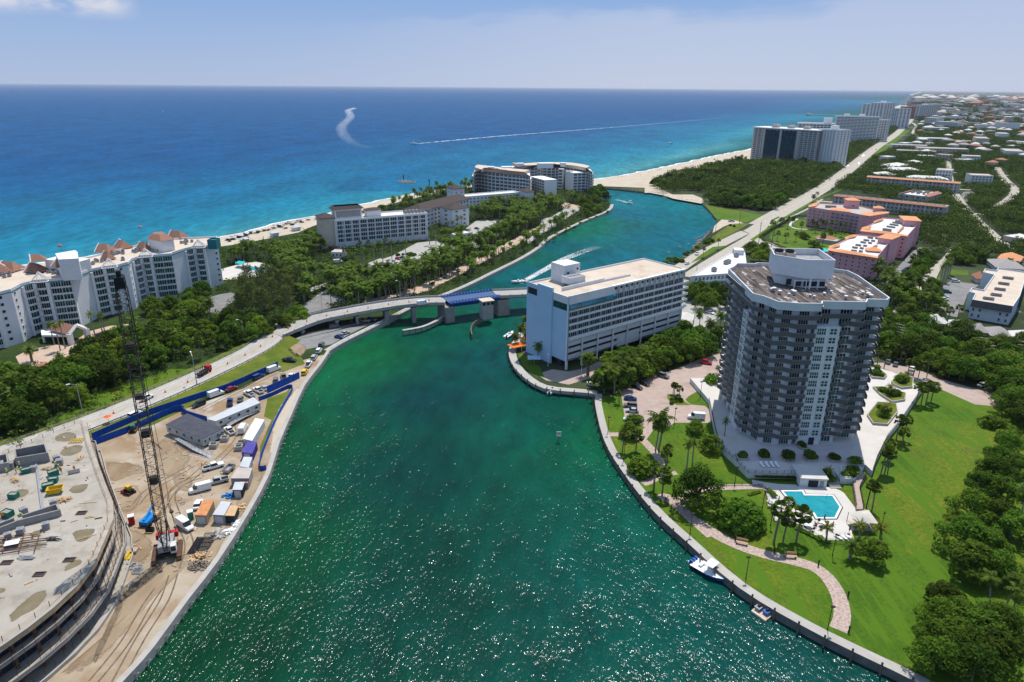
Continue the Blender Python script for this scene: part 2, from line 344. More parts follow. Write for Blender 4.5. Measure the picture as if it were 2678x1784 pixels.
# land
Zs=1.8
L_inlet=[D(x,y,1.9)for x,y in((1410,470),(1400,485),(1340,510),(1270,545),(1240,570),(1200,595),(1130,630),(1080,655),(1020,680),(960,702),(900,732),(850,757),(790,787),(757,807),(735,840),(700,885),(670,950),(640,1020),(618,1090),(570,1180),(500,1290),(430,1380),(350,1490),(280,1568))]
L_inlet=[Vector((p.x,p.y,0))for p in L_inlet]+[Vector((-76,70,0))]
Rs=[D(x,y,1.9)for x,y in((2110,1568),(1990,1510),(1850,1440),(1700,1350),(1580,1245),(1500,1170),(1430,1080),(1390,1010),(1370,930),(1372,905))]
Rh=[D(x,y,1.9)for x,y in((1340,902),(1250,892),(1200,862),(1176,830),(1173,800),(1192,770))]
R_front=[Vector((96,76,0))]+[Vector((p.x,p.y,0))for p in Rs]
R_hotel=[Vector((p.x,p.y,0))for p in Rh]+[Vector((6,295,0)),Vector((14,318,0)),Vector((28,342,0)),Vector((55,366,0)),Vector((78,392,0))]
R_north=[Vector((p.x,p.y,0))for p in(D(x,y,.3)for x,y in((1545,612),(1600,572),(1642,527),(1647,505),(1612,470),(1560,459),(1500,447),(1430,439),(1375,434)))]
bl_w=[Vector(p)for p in((-520,150),(-420,270),(-305,395),(-213,486),(-200,510),(-187,548),(-164,580),(-148,623),(-128,664),(-105,708),(-86,732),(-40,786),(10,800))]
bl_i=[Vector(p)for p in((-470,110),(-375,235),(-275,365),(-200,450),(-185,464),(-160,502),(-148,565),(-128,606),(-108,646),(-86,690),(-68,716),(-36,762),(6,778))]
br_w=[Vector(p)for p in((74,790),(98,839),(151,899),(231,1010),(340,1170),(429,1290),(640,1610),(960,2150),(1415,2900),(2300,4400),(3637,6705),(6500,11900),(9581,17631),(20000,36000),(40000,72000))]
br_i=[Vector((94,768)),D(1505,432).to_2d(),D(1560,410).to_2d(),D(1640,388).to_2d(),D(1715,370).to_2d()]+[Vector(p)for p in((478,1275),(690,1590),(1010,2130),(1465,2880),(2350,4370),(3690,6680),(6560,11870),(9650,17600),(20100,35950),(40100,71900))]
def land(ps,name,m):
 mb=MB();mb.poly([(p[0],p[1],Zs)for p in ps]);n=len(ps)
 mb.add([(p[0],p[1],Zs)for p in ps]+[(p[0],p[1],-3)for p in ps],[(i,(i+1)%n,n+(i+1)%n,n+i)for i in range(n)],1)
 return tag(mb.build(name,[m,m_wallc]),kind='structure')
land(bl_i[::-1]+[Vector((-900,60)),Vector((-300,30))]+L_inlet[::-1]+[Vector((70,745))],'ground',m_earth)
land(R_front+R_hotel+R_north+br_i[1:]+[Vector((90000,60000)),Vector((90000,60)),Vector((140,40))],'ground',m_city)
def beach(wl,il):
 mb=MB();n=len(wl)
 mid=[w_.to_2d().lerp(i_.to_2d(),.45)for w_,i_ in zip(wl,il)]
 sea_=[w_.to_2d()+(w_.to_2d()-i_.to_2d())*.25 for w_,i_ in zip(wl,il)]
 vs=[(p[0],p[1],-.8)for p in sea_]+[(p[0],p[1],.05)for p in wl]+[(p[0],p[1],1.4)for p in mid]+[(p[0]+(p[0]-w_[0])*.05,p[1]+(p[1]-w_[1])*.05,1.9)for p,w_ in zip(il,wl)]
 mb.add(vs,[(k*n+i,k*n+i+1,(k+1)*n+i+1,(k+1)*n+i)for k in range(3)for i in range(n-1)])
 struct('beach',mb,m_sand)
beach(bl_w,bl_i);beach(br_w,br_i)
m_foam=M('foam',(.75,.8,.8),.9,.05)
def foam_line(wl,wd,off):
 mb=MB();ps=[]
 for p,h in along([Vector((q[0],q[1],0))for q in wl],9):
  ps.append(p)
  if len(ps)>260:break
 a,b=[],[]
 for p in ps:
  r1=random.uniform(-1.6,1.6)+off;n=Vector((-.87,.49,0));k=random.random()
  a.append(p+n*r1);b.append(p+n*(r1+wd*(.35+k)))
 n=len(ps);mb.add([(p.x,p.y,.06)for p in a]+[(p.x,p.y,.06)for p in b],[(i,i+1,n+i+1,n+i)for i in range(n-1)])
 tag(mb.build('surf',m_foam),kind='stuff')
foam_line(bl_w[2:],2.4,.5);foam_line(br_w[1:9],3.4,.8)
m_surf2=M('thin foam',(.25,.55,.6),.9,.2)
# sheets of ground, each a little above the one below
FOOT=[];ROADP=[]
def foot(ps):
 ps=[(p[0],p[1])for p in ps];FOOT.append((ps,(min(p[0]for p in ps),max(p[0]for p in ps),min(p[1]for p in ps),max(p[1]for p in ps))))
def sheet(name,f,s,m,lift,z=1.8):
 if name in('road','driveway','forecourt','parking_lot','pool_deck','hotel_plaza','boat_ramp')or(name=='lawn' and f is not D):ROADP.append([(p[0],p[1])for p in pts(f,s,z)])
 return struct(name,MB().poly([(p[0],p[1],z+lift)for p in(pts(f,s,z)if f else s)]),m)
def soft_mat(m):
 t=m.node_tree;b=t.nodes['Principled BSDF']
 if b.inputs['Alpha'].links:return m
 m=m.copy();t=m.node_tree;b=t.nodes['Principled BSDF'];at_=t.nodes.new('ShaderNodeAttribute');at_.attribute_name='cover';tc_=t.nodes.new('ShaderNodeTexCoord');no=t.nodes.new('ShaderNodeTexNoise');no.inputs['Scale'].default_value=.55;no.inputs['Detail'].default_value=7;no.inputs['Roughness'].default_value=.7;t.links.new(tc_.outputs['Object'],no.inputs[0])
 ad=t.nodes.new('ShaderNodeMath');ad.operation='ADD';t.links.new(at_.outputs['Fac'],ad.inputs[0]);t.links.new(no.outputs[0],ad.inputs[1]);mr=t.nodes.new('ShaderNodeMapRange');mr.inputs[1].default_value=.78;mr.inputs[2].default_value=1.06;t.links.new(ad.outputs[0],mr.inputs[0]);t.links.new(mr.outputs[0],b.inputs['Alpha']);return m
_soft={}
def soft_sheet(name,f,s,m,lift,z=1.8,core=.45):
 ps=[Vector((p[0],p[1],z+lift))for p in(pts(f,s,z)if f else s)];c=sum(ps,Vector((0,0,0)))/len(ps);ps=smooth_path(ps+[ps[0]],4)[:-1];n=len(ps)
 mb=MB();mb.v=[tuple(c.lerp(p,1.12))for p in ps]+[tuple(c.lerp(p,core))for p in ps]+[tuple(c)];mb.f=[(i,(i+1)%n,n+(i+1)%n,n+i)for i in range(n)]+[(n+i,n+(i+1)%n,2*n)for i in range(n)];mb.m=[0]*len(mb.f)
 if m.name not in _soft:_soft[m.name]=soft_mat(m)
 o=mb.build(name,_soft[m.name]);a=o.data.attributes.new('cover','FLOAT','POINT');a.data.foreach_set('value',[0.0]*n+[1.0]*(n+1));return tag(o,kind='structure')
sheet('lawn',D,'1372 908 1380 912 1440 905 1640 850 2000 860 2120 880 2250 905 2450 1020 2750 1100 2900 1700 2115 1572 1990 1514 1850 1444 1700 1354 1580 1249 1500 1174 1430 1084 1390 1014 1371 932',m_grass,.01)
sheet('construction_ground',D,'757 812 690 830 640 848 560 893 432 938 400 925 215 1005 0 1090 -260 1180 -260 1700 120 1700 276 1568 346 1492 426 1382 496 1292 566 1182 614 1092 636 1022 666 952 696 887 731 842',m_site,.01)
sheet('verge',A5,'1740 150 1780 230 1520 330 1350 300 1170 380 560 640 370 770 0 950 -700 1110 -900 900 0 690 500 455 1100 170 1450 -20 1540 0',m_verge,.03)
sheet('verge',A5,'1560 560 1620 500 1600 560 1480 830 1350 1060 1280 1330 1250 1420 1255 1200 1340 1000 1390 890 1300 850 1340 640 1480 590',m_verge,.03)
sheet('verge',A2,'730 1080 960 900 1500 740 1740 650 2000 640 1600 810 880 1100 900 1180 700 1180 430 1290 380 1260',m_grass,.02)
soft_sheet('dirt',A6,'540 40 740 -30 900 170 1010 200 870 420 690 470 560 300 520 0',m_dirt,.025)
soft_sheet('dirt',A6,'-30 250 330 270 470 380 290 420 60 500 -60 430',m_dirt,.024)
soft_sheet('dirt',A6,'1640 380 1830 300 1850 420 1700 760 1480 1010 1250 1400 1180 1560 1010 1500 1280 1160 1460 860',m_dirt,.024)
soft_sheet('dirt',A4,'1340 640 1960 150 2030 300 1700 620 1450 900 1050 1350 560 1568 820 1330 1160 1030',m_dirt,.024)
soft_sheet('dirt',A6,'760 420 900 380 1010 470 980 620 860 600 780 520',m_dirt,.028)
soft_sheet('dirt',A6,'60 560 330 520 420 640 360 800 180 860 40 740',m_dirt,.027)
soft_sheet('dirt',A6,'150 1000 420 1080 560 1240 420 1480 200 1400 100 1160',m_dirt,.026)
soft_sheet('dirt',A5,'1400 900 1500 700 1640 560 1700 470 1740 480 1560 900 1400 1380 1330 1380',m_sand,.045)
m_track=M('churned mud',(.10,.075,.05),.95,scale=.8,col2=(.2,.15,.1),detail=8)
for q_ in('1760 300 1660 310 1330 620 1300 680 1380 660 1720 390','1330 680 1280 680 1000 1290 1010 1340 1060 1300 1290 800'):soft_sheet('dirt',A4,q_,m_track,.034,core=.6)
sheet('parking_lot',B1,'820 1540 1000 1450 1300 1395 1560 1335 1730 1330 1800 1300 1560 1400 1400 1480 1250 1568 900 1640',m_asph,.02)
soft_sheet('dirt',A5,'1520 -10 1740 -10 1810 60 1740 150 1660 130',m_dirt,.03)
sheet('driveway',A2,'160 520 300 450 560 400 720 400 900 265 1130 205 1380 180 1460 260 1290 320 1100 420 960 500 640 640 540 640 430 590 330 620 200 600',m_drive,.02)
sheet('road',E4,'1540 1370 1700 1310 1900 1250 2090 1210 2300 1240 2100 1330 1960 1400 1900 1470 1980 1600 1800 1560',m_asph,.02)
sheet('driveway',A1,'2040 1140 2150 1090 2352 1050 2480 1060 2380 1140 2250 1240 2130 1250',m_asph,.025)
sheet('forecourt',BH,'640 960 830 890 1010 830 1180 740 1330 660 1560 640 1800 680 2050 600 2350 480 2420 560 2250 640 2060 760 1990 740 1700 800 1520 860 1300 960 1180 1010 900 1010',m_conc,.02)
sheet('forecourt',BH,'1950 480 2100 370 2354 370 2560 400 2500 470 2350 500 2050 560',m_conc,.021)
sheet('parking_lot',B1,'1560 760 1740 690 1880 720 2100 660 2352 640 2300 700 2080 790 1860 870 1800 830 1600 830',m_conc,.026)
sheet('pool_deck',B1,'110 800 330 740 470 725 640 760 560 850 480 880 300 900 120 910',m_deckw,.025)
sheet('road',B1,'640 1380 800 1290 900 1200 1080 1080 1190 1000 1400 1130 1260 1190 980 1260 760 1360',m_asph,.03)
sheet('path',B1,'820 1040 1000 1000 1190 940 1180 970 1010 1040 830 1070',m_conc,.032)
prom=pts(D,'820 705 905 690 985 668 1060 630 1130 592 1180 568 1230 540 1290 510 1335 480 1330 470 1285 495 1215 532 1150 566 1085 596 1010 640 930 668 830 695')
struct('promenade',MB().poly([(p.x,p.y,1.83)for p in prom]),m_drive)
sheet('driveway',B2,'1500 700 1600 680 1720 600 1880 590 1860 620 1790 660 1700 720 1580 800 1480 860 1380 940 1370 900 1500 780',m_conc,.035)
sheet('driveway',B2,'1600 520 1700 530 1880 580 1860 600 1700 590',m_drive,.032)
sheet('hotel_plaza',H1,'130 1460 330 1390 560 1420 760 1380 1050 1250 1300 1180 1300 1340 1060 1420 800 1530 560 1600 250 1540',m_lot,.02)
sheet('parking_lot',B3,'1700 620 1800 600 2140 560 2140 700 2020 800 1900 860 1880 900 1720 870 1680 800',m_conc,.02)
sheet('parking_lot',B5,'265 235 350 165 520 110 730 45 900 -30 1080 -80 1120 100 1065 110 960 130 940 200 820 270 790 300 835 340 950 350 1010 400 1000 490 700 488 660 520 460 524 400 500 300 480 272 300',m_lot,.02)
sheet('road',C2,'1260 1400 1400 1230 1540 1110 1640 1000 1720 985 1640 1060 1530 1190 1480 1290 1400 1400 1250 1420',m_road2,.02)
sheet('road',C3,'860 480 1060 250 1180 130 1260 60 1320 60 1180 200 1090 400 1130 440 1000 480 760 600 560 900 500 1000 440 1000 560 800 700 600',m_road2,.022)
sheet('parking_lot',PK,'1400 1310 1560 1220 1760 1000 1900 860 2000 790 2160 790 2110 860 1990 960 1900 1080 1880 1200 1700 1310 1500 1420',m_asph,.02)
sheet('parking_lot',RB,'20 640 180 540 380 555 720 600 500 780 420 1000 300 1220 60 1140 -140 1000 -80 700',m_asph,.02)
sheet('driveway',C3,'370 1340 560 1340 900 1420 1180 1540 1500 1640 1500 1700 1100 1620 800 1530 560 1440 380 1420',m_lot,.024)
sheet('driveway',B8,'300 90 420 150 560 190 740 240 730 290 620 280 440 200 310 130',m_lot,.026)
sheet('lawn',PK,'-400 560 0 330 190 350 190 500 0 480 240 520 760 560 900 560 800 640 640 700 530 1000 0 900 -200 780 -420 640',m_grass,.015)
sheet('lawn',C4,'610 320 700 340 1000 390 1200 430 1350 430 1080 520 990 520 800 490 740 480',m_grass,.015)
sheet('lawn',C4,'900 540 1080 530 1120 530 720 760 640 770 700 680',m_verge,.015)
sheet('beach',C4,'-60 190 0 190 160 220 260 255 570 310 600 290 580 250 480 210 250 210 100 130 40 80 -60 60',m_sand,.03)
sheet('boat_ramp',C4,'800 490 960 500 1050 530 900 540 840 560 700 640 720 560',m_sand,.03)
sheet('lawn',C3,'1280 250 1480 260 1480 300 1180 310',m_grass,.02);sheet('lawn',C3,'1070 420 1160 310 1180 370 1130 430',m_grass,.026)
sheet('lawn',RB,'220 320 520 370 500 430 200 400',m_grass,.03)
# the coast road and its strips of grass (one long carriageway)
A1A=[P(u,v,2.0)for u,v in((2395,300),(2384,312),(2366,330),(2337,356),(2290,386),(2196,462),(2130,506),(2040,556),(1985,588))]
A1A=[Vector(p)for p in((4300,7500,2),(2900,5150,2),(2150,3850,2))]+A1A
def rib(name,ps,wd,m,lift,k=4):
 sp=smooth_path(ps,k)
 if name=='road':ROADP.append([tuple(q)for q in offset(sp,wd/2+2)]+[tuple(q)for q in offset(sp,-wd/2-2)][::-1])
 return struct(name,MB().ribbon([(p[0],p[1],p[2]+lift if len(p)>2 else lift)for p in smooth_path(ps,k)],wd),m)
rib('road',A1A,17,m_road2,0)
rib('road',[P(2005,577,2.0),P(1960,605,2.0),C4(1040,640,2.0),C4(800,760,2.0),C4(560,880,2.0),C4(400,985,2.0),C4(200,1130,2.0),H1(2080,60,2.0)],9,m_road2,.01)
rib('road',[P(2005,577,2.0),C4(1180,650,2.0),C4(940,800,2.0),C4(760,910,2.0),C4(520,1060,2.0),C4(420,1130,2.0)],8,m_road2,.008)
rib('road',[C4(1100,690,2.0),C4(1230,720,2.0),C4(1340,800,2.0),C4(1500,860,2.0),C4(1640,900,2.0),C4(1900,980,2)],9,m_road2,.006)
sheet('traffic_island',C4,'880 780 700 800 560 890 450 985 600 920 760 830',m_grass,.25)
sheet('traffic_island',C4,'1350 500 1440 455 1450 470 1360 515',m_grass,.25)
rib('pavement',[C4(1140,720,2.0),C4(1300,610,2.0),C4(1450,500,2.0),C4(1600,420,2.0),C4(1750,330,2.0),C4(1920,240,2.0),P(2230,480),P(2300,420),P(2345,372)],3,m_grass,.02)
rib('pavement',[C4(1250,640),C4(1450,520),C4(1640,430),C4(1800,350),C4(1930,260)],2.2,m_conc,.03)
rib('path',[C4(1650,480),C4(1590,520),C4(1570,560),C4(1640,590),C4(1760,600)],2,m_deckw,.03)
rib('path',[C4(1270,720),C4(1440,800),C4(1600,870),C4(1700,900)],2.5,m_deckw,.03)
rib('verge',[C4(1400,370),C4(1550,320),C4(1700,260),C4(1850,190),C4(2000,110),C4(2060,70)],7,m_grass,.02)
rib('verge',[C1(1380,440),C1(1430,410),C1(1520,360),C1(1600,310),C1(1690,240)],14,m_grass,.02)
for s_ in(-.35,.35):
 for n_ in range(2):pass
mk=MB()
for p,h in along(smooth_path([P(2290,386,2),P(2196,462,2),P(2130,506,2),P(2040,556,2),P(1985,588,2)],4),14):mk.box((p.x,p.y,2.012),(6,.25,.01),h)
struct('road_marking',mk,m_white)
# inland streets
for k_,(d_,y0_,y1_)in enumerate(((190,560,2600),(330,640,3000),(520,760,3400),(760,1000,3600))):
 q_=[Vector((100+.505*(y-400)+d_*.87+14*math.sin(y*.006+k_),y-d_*.5,1.86))for y in np.linspace(y0_,y1_,14)];rib('road',q_,7,m_road2,0,3)
for y in(700,860,1030,1230,1480,1800,2200,2700):rib('road',[Vector((100+.505*(y-400)+d_*.87,y-d_*.5,1.85))for d_ in(20,300,800)],6.5,m_road2,0,2)
rib('road',[C2(x,y,1.9)for x,y in((2080,215),(2130,300),(2200,375),(2262,440),(2220,510),(2110,590),(2040,640))],9,m_road2,0)
sheet('parking_lot',C2,'1690 520 1760 455 1880 450 1800 550 1680 570',m_asph,.03)
def tyre(f,s):
 ps=smooth_path(pts(f,s,1.84),6)
 for o in(.9,-.9):rib('tyre_track',[Vector((*q,1.836))for q in offset(ps,o)],.34,m_track,0,1)
for f_,q_ in((A4,'1250 1560 1500 1100 1750 700 1850 420'),(A4,'1000 1560 1330 1150 1560 760 1700 560'),(A6,'900 1500 960 1200 820 900 760 640 980 460 1200 260'),(A6,'560 1000 700 700 860 520 1100 430'),(A6,'340 760 480 600 760 440 1000 300'),(A5,'760 1360 1000 1100 980 900'),(A5,'560 780 900 600 1300 400 1700 220')):tyre(f_,q_)
# road over the bridge: from the construction site to the lift span
RL=[(-215,95,2.0),(-178,141,2.0),(-150,174,2.0),(-132,201,2.0),(-117.5,229,2.1),(-105,259,2.6)]
br_px=[(A5(560,340,3.6)),B1(560,1500,4.6),B1(740,1420,5.2),B1(960,1340,5.9),B1(1200,1290,6.5),B1(1500,1240,7.1),B1(1800,1205,7.6),B1(2130,1185,8.0)]
# materials of the buildings
m_wall=M('white render wall',(.66,.66,.66),.7,scale=.25,col2=(.74,.735,.73),detail=6);overlay(m_wall,(.55,.54,.53),.5,.58,.8,(1,1,.15))
m_wallg=M('grey white wall',(.58,.585,.585),.7,scale=.3,col2=(.66,.66,.655),detail=6)
m_trim=M('white trim',(.74,.74,.73),.6,.05)
m_glass=M('dark window glass',(.008,.014,.018),.08,scale=.35,col2=(.025,.038,.044),spec=.3,detail=2,lo=.45,hi=.55)
m_glassg=M('green window glass',(.015,.115,.10),.08,scale=.4,col2=(.02,.045,.045),spec=.3,detail=3,lo=.45,hi=.55)
m_glassb=M('blue window glass',(.006,.02,.032),.08,scale=.35,col2=(.022,.05,.07),spec=.28,detail=3,lo=.4,hi=.6)
m_teal=M('teal paint',(.02,.16,.18),.6,.1)
m_rooft=M('beige roof',(.50,.41,.32),.85,scale=.12,col2=(.58,.495,.41),detail=9);overlay(m_rooft,(.42,.31,.22),.1,.56,.72,(1,.5,1))
m_roofw=M('white roof',(.60,.575,.54),.85,scale=.15,col2=(.67,.65,.625),detail=8);overlay(m_roofw,(.56,.50,.43),.12,.58,.75)
m_roofb=M('brown tile roof',(.24,.12,.08),.8,scale=2.5,col2=(.31,.165,.115),detail=4,stretch=(1,.25,1))
m_roofg=M('grey brown tile roof',(.05,.038,.036),.8,scale=2.2,col2=(.082,.063,.06),detail=4)
m_orange=M('orange tile roof',(.58,.25,.115),.8,scale=1.5,col2=(.68,.33,.17),detail=5)
m_terra=M('dull terracotta roof',(.33,.14,.085),.8,scale=1.2,col2=(.40,.19,.125),detail=5)
m_pink=M('pink wall',(.64,.32,.345),.75,scale=.25,col2=(.70,.37,.39),detail=6);overlay(m_pink,(.55,.24,.30),.4,.55,.75,(1,1,.2))
m_tan=M('tan grey wall',(.40,.35,.31),.8,scale=.3,col2=(.46,.41,.37),detail=6)
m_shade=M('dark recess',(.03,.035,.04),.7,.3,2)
m_steel=M('galvanised metal',(.33,.34,.35),.45,scale=2,col2=(.45,.46,.47),metal=.6)
m_dark=M('black metal',(.018,.018,.02),.5,.2)
m_ac=M('air handler paint',(.22,.22,.23),.6,scale=1,col2=(.34,.34,.345))
m_troof=M('streaked gravel roof',(.04,.03,.027),.95,scale=.5,col2=(.17,.145,.135),detail=8,stretch=(2.6,.16,1,-.12),lo=.4,hi=.6);overlay(m_troof,(.46,.42,.40),.3,.57,.63,(1.6,.45,1));overlay(m_troof,(.05,.038,.034),.1,.55,.68,seed=9)
m_bal=M('grey balcony parapet',(.11,.10,.096),.8,scale=.6,col2=(.135,.122,.118))
m_brown=M('terrace paving',(.47,.42,.42),.85,scale=.4,col2=(.52,.47,.47))
# helpers of the buildings
def ring(mb,ps,th,z0,z1,mi=0):
 q=inset(ps,th);ps=[Vector(p[:2])for p in ps];n=len(ps)
 a=sum(ps[i].x*ps[(i+1)%n].y-ps[(i+1)%n].x*ps[i].y for i in range(n))
 if a<0:ps=ps[::-1]
 vs=[(p.x,p.y,z)for z in(z0,z1)for p in ps]+[(p.x,p.y,z)for z in(z0,z1)for p in q]
 fs=[]
 for i in range(n):
  j=(i+1)%n
  fs+=[(i,j,n+j,n+i),(n+i,n+j,3*n+j,3*n+i),(3*n+i,3*n+j,2*n+j,2*n+i),(2*n+i,2*n+j,j,i)]
 return mb.add(vs,fs,mi)
def unit_window(name,cols,m_g,frame=.05,rows=1):
 b=MB();b.box((0,.3,-.5),(1,.8,1),0,0)
 fx=frame;
 xs_=[-.5+i/cols for i in range(cols+1)]
 for x in xs_:b.box((min(max(x,-.5+fx/2),.5-fx/2),-.3,-.5),(fx,.4,1),0,1)
 zz=[-.5+i/rows for i in range(rows+1)]
 for z in zz:b.box((0,-.31,min(max(z-fx*.6,-.5),.5-fx*1.2)),(1,.38,fx*1.2),0,1)
 o=b.build(name,[m_g,m_trim]);me=o.data;bpy.data.objects.remove(o);return me
W_dark1=unit_window('window',1,m_glass,.06);W_dark2=unit_window('window',2,m_glass,.04);W_dark3=unit_window('window',3,m_glass,.03);W_dark4=unit_window('window',4,m_glass,.025)
W_green3=unit_window('window',3,m_glassg,.03);W_green4=unit_window('window',4,m_glassg,.025);W_blue3=unit_window('window',3,m_glassb,.035);W_grid2=unit_window('window',2,m_glassg,.07,2);W_grid4=unit_window('window',4,m_glassg,.04,2)
W_plain=unit_window('window',1,m_glass,.02)
def place_windows(root,items,limit=100,name='window'):
 items=sorted(items,key=lambda i:(Vector(i[0])-Vector((0,0,CAM_H))).length)
 cnt=globals().setdefault('_wcount',{})
 lim=max(0,limit-cnt.get(root.name,0));cnt[root.name]=cnt.get(root.name,0)+min(lim,len(items))
 inv=root_inv(root)
 for c,w_,h_,a,me in items[:lim]:
  o=bpy.data.objects.new(name,me);C.objects.link(o);o.parent=root;o.matrix_parent_inverse=inv
  o.location=c;o.rotation_euler=(0,0,a);o.scale=(w_,.2,h_)
 if len(items)>lim:
  b=MB()
  for c,w_,h_,a,me in items[lim:]:
   co,si=math.cos(a),math.sin(a)
   key=[(v.co.x*w_,v.co.y*.2,v.co.z*h_)for v in me.vertices]
   b.add([(c[0]+x*co-y*si,c[1]+x*si+y*co,c[2]+z)for x,y,z in key],[tuple(p.vertices)for p in me.polygons])
   b.m[-len(me.polygons):]=[p.material_index for p in me.polygons]
  mats=[items[lim][4].materials[0],items[lim][4].materials[1]]
  tag(b.build(name,mats,root),kind='stuff')
def on_wall(a,b,t,z,off=.0):
 a=Vector(a[:2]);b=Vector(b[:2]);d=(b-a).normalized();n=Vector((d.y,-d.x));p=a.lerp(b,t)+n*off
 return Vector((p.x,p.y,z)),math.atan2(d.y,d.x)
def grid(a,b,z0,z1,nx,nz,wf,hf,me,x0=0.,x1=1.,skip=None):
 L_=(Vector(b[:2])-Vector(a[:2])).length;o=[]
 for i in range(nx):
  for j in range(nz):
   if skip and skip(i,j):continue
   p,h=on_wall(a,b,x0+(x1-x0)*(i+.5)/nx,z0+(z1-z0)*(j+.5)/nz,.04)
   o.append((p,L_*(x1-x0)/nx*wf,(z1-z0)/nz*hf,h,me))
 return o
def ccw(ps):
 ps=[Vector(p[:2])for p in ps];n=len(ps)
 a=sum(ps[i].x*ps[(i+1)%n].y-ps[(i+1)%n].x*ps[i].y for i in range(n))
 return ps if a>0 else ps[::-1]
def flat_block(root,ps,z0,z1,mw,mr,par=.8,th=.3):
 ps=ccw(ps);foot(ps);b=MB();b.prism(ps,z0,z1-par,0);ring(b,ps,th,z1-par,z1);b.build('wall',mw,root)
 MB().poly([(p.x,p.y,z1-par+.02)for p in inset(ps,th+.005)]).build('roof',mr,root)
 return ps
def slabs(root,name,runs,zs,depth,rail,mats,slab=.22,th=.12):
 for k,run in enumerate(runs):
  run=[Vector(p[:2])for p in run];out_=offset(run,-depth);inn=offset(run,-depth+th);n=len(run);b=MB()
  vs=[(p[0],p[1],z)for z in(-slab,0)for p in run]+[(p[0],p[1],z)for z in(-slab,0,rail)for p in out_]+[(p[0],p[1],z)for z in(0,rail)for p in inn]
  I=lambda g,i:g*n+i
  for i in range(n-1):
   b.add([],[])
  fs,ms=[],[]
  for i in range(n-1):
   fs+=[(I(0,i),I(0,i+1),I(2,i+1),I(2,i))];ms+=[0]
   fs+=[(I(1,i),I(5,i),I(5,i+1),I(1,i+1))];ms+=[0]
   fs+=[(I(2,i),I(2,i+1),I(3,i+1),I(3,i))];ms+=[1]
   fs+=[(I(3,i),I(3,i+1),I(4,i+1),I(4,i))];ms+=[1]
   fs+=[(I(4,i),I(4,i+1),I(6,i+1),I(6,i))];ms+=[2]
   fs+=[(I(6,i),I(6,i+1),I(5,i+1),I(5,i))];ms+=[1]
  for i in(0,n-1):
   fs+=[(I(0,i),I(2,i),I(3,i),I(1,i)),(I(1,i),I(3,i),I(4,i))];ms+=[1,1]
  b.v=vs;b.f=fs;b.m=ms
  o=b.build(name,mats,root);o.location=(0,0,zs[0])
  for z in zs[1:]:
   q=link(name,o.data,root);q.location=(0,0,z)
def ac_units(label,group,spots,heading=0,size=(1.1,.9,1.0)):
 global _ac
 for p in spots:
  if '_ac' not in globals():
   t=thing('cooling_unit',label,'cooling unit',(0,0,0),group)
   MB().box((0,0,.15),(1,1,.85)).box((-.35,0,0),(.12,.9,.15)).box((.35,0,0),(.12,.9,.15)).build('casing',m_ac,t)
   MB().lathe((0,0,1.0),[(.38,0),(.38,.1),(.1,.12)],10).build('fan',m_dark,t);_ac=t
  place(_ac,p,heading+random.uniform(-.05,.05),size,label,group)
def hip_roof(mb,a,b,w_,z0,z1,over=.6,mi=0):
 a=Vector(a[:2]);b=Vector(b[:2]);d=(b-a).normalized();n=Vector((-d.y,d.x));hw=w_/2+over;a=a-d*over;b=b+d*over
 l=(b-a).length;k=min(hw,l*.49);r0=a+d*k;r1=b-d*k
 vs=[(*(a+n*hw),z0),(*(a-n*hw),z0),(*(b-n*hw),z0),(*(b+n*hw),z0),(*r0,z1),(*r1,z1)]
 vs+=[(x,y,z0-.25)for x,y,z in vs[:4]]
 return mb.add(vs,[(0,1,4),(1,2,5,4),(2,3,5),(3,0,4,5),(1,0,6,7),(2,1,7,8),(3,2,8,9),(0,3,9,6),(9,8,7,6)],mi)
def rect(a,b,dep):
 a=Vector(a[:2]);b=Vector(b[:2]);d=(b-a).normalized();n=Vector((-d.y,d.x))
 return[a,b,b+n*dep,a+n*dep]
# the tower by the park
tw=thing('apartment_tower','tall grey white apartment tower with dark wavy balconies and stained gravel roof beside the lawn','apartment tower',(88,203,3.6))
TO=ccw([(70.8,218.4),(69.4,189.8),(71.7,187.1),(73.8,181.9),(79.1,180.4),(85.6,180.3),(86.6,182.6),(98.6,182.1),(100.4,185),(105.6,184.6),(107.4,186.6),(110,211.2),(109.5,217.3),(106.1,219.6),(89,226.5),(83.3,227.1),(81.8,225.9),(75.9,226),(73.4,221.7)])
TC=inset(TO,1.9)
MB().prism(TC,3.2,46.35).build('wall',m_wallg,tw)
b=MB();b.prism(TO,46.35,47.6);ring(b,TO,.35,47.6,48.7);b.build('parapet',m_wallg,tw)
MB().poly([(p.x,p.y,47.63)for p in inset(TO,.36)]).build('roof',m_troof,tw)
FL=[3.6+2.68*k for k in range(17)]
run_fl=[(71.2,193.2),(70.9,188.6),(73.0,185.2),(75.0,183.4),(79.4,182.6),(85.4,182.3)]
fl=[(71.4,192.6),(71.6,189.2),(73.4,187.6),(75.2,183.5),(78.6,183.6),(80.6,182.1),(85.4,182.3)]
fr_=[(92.9,184.2),(95.6,185.6),(98.6,184.4),(100.2,186.5),(105.0,186.3)]
top_l=[(71.2,216),(71.3,190.2),(73.2,187.6),(75.2,183.5),(79.4,182.3),(85.2,182.2),(86.2,184.3),(98.0,184),(99.8,186.8),(105.4,186.4)]
lf=[(71.9,215.5),(71.2,212),(72.2,209.5),(71.2,207),(72.2,204),(71.2,201.5),(72.2,198.6)]
rf=[(105.6,187.2),(106.8,191),(106.0,193.5),(107.4,197.5),(106.6,200),(107.9,204),(107.2,207),(108.2,211)]
slabs(tw,'balcony',[fl,fr_],FL[1:15],1.4,1.2,[m_wallg,m_bal,m_trim])
slabs(tw,'balcony',[top_l],FL[15:],1.5,1.15,[m_wallg,m_bal,m_trim])
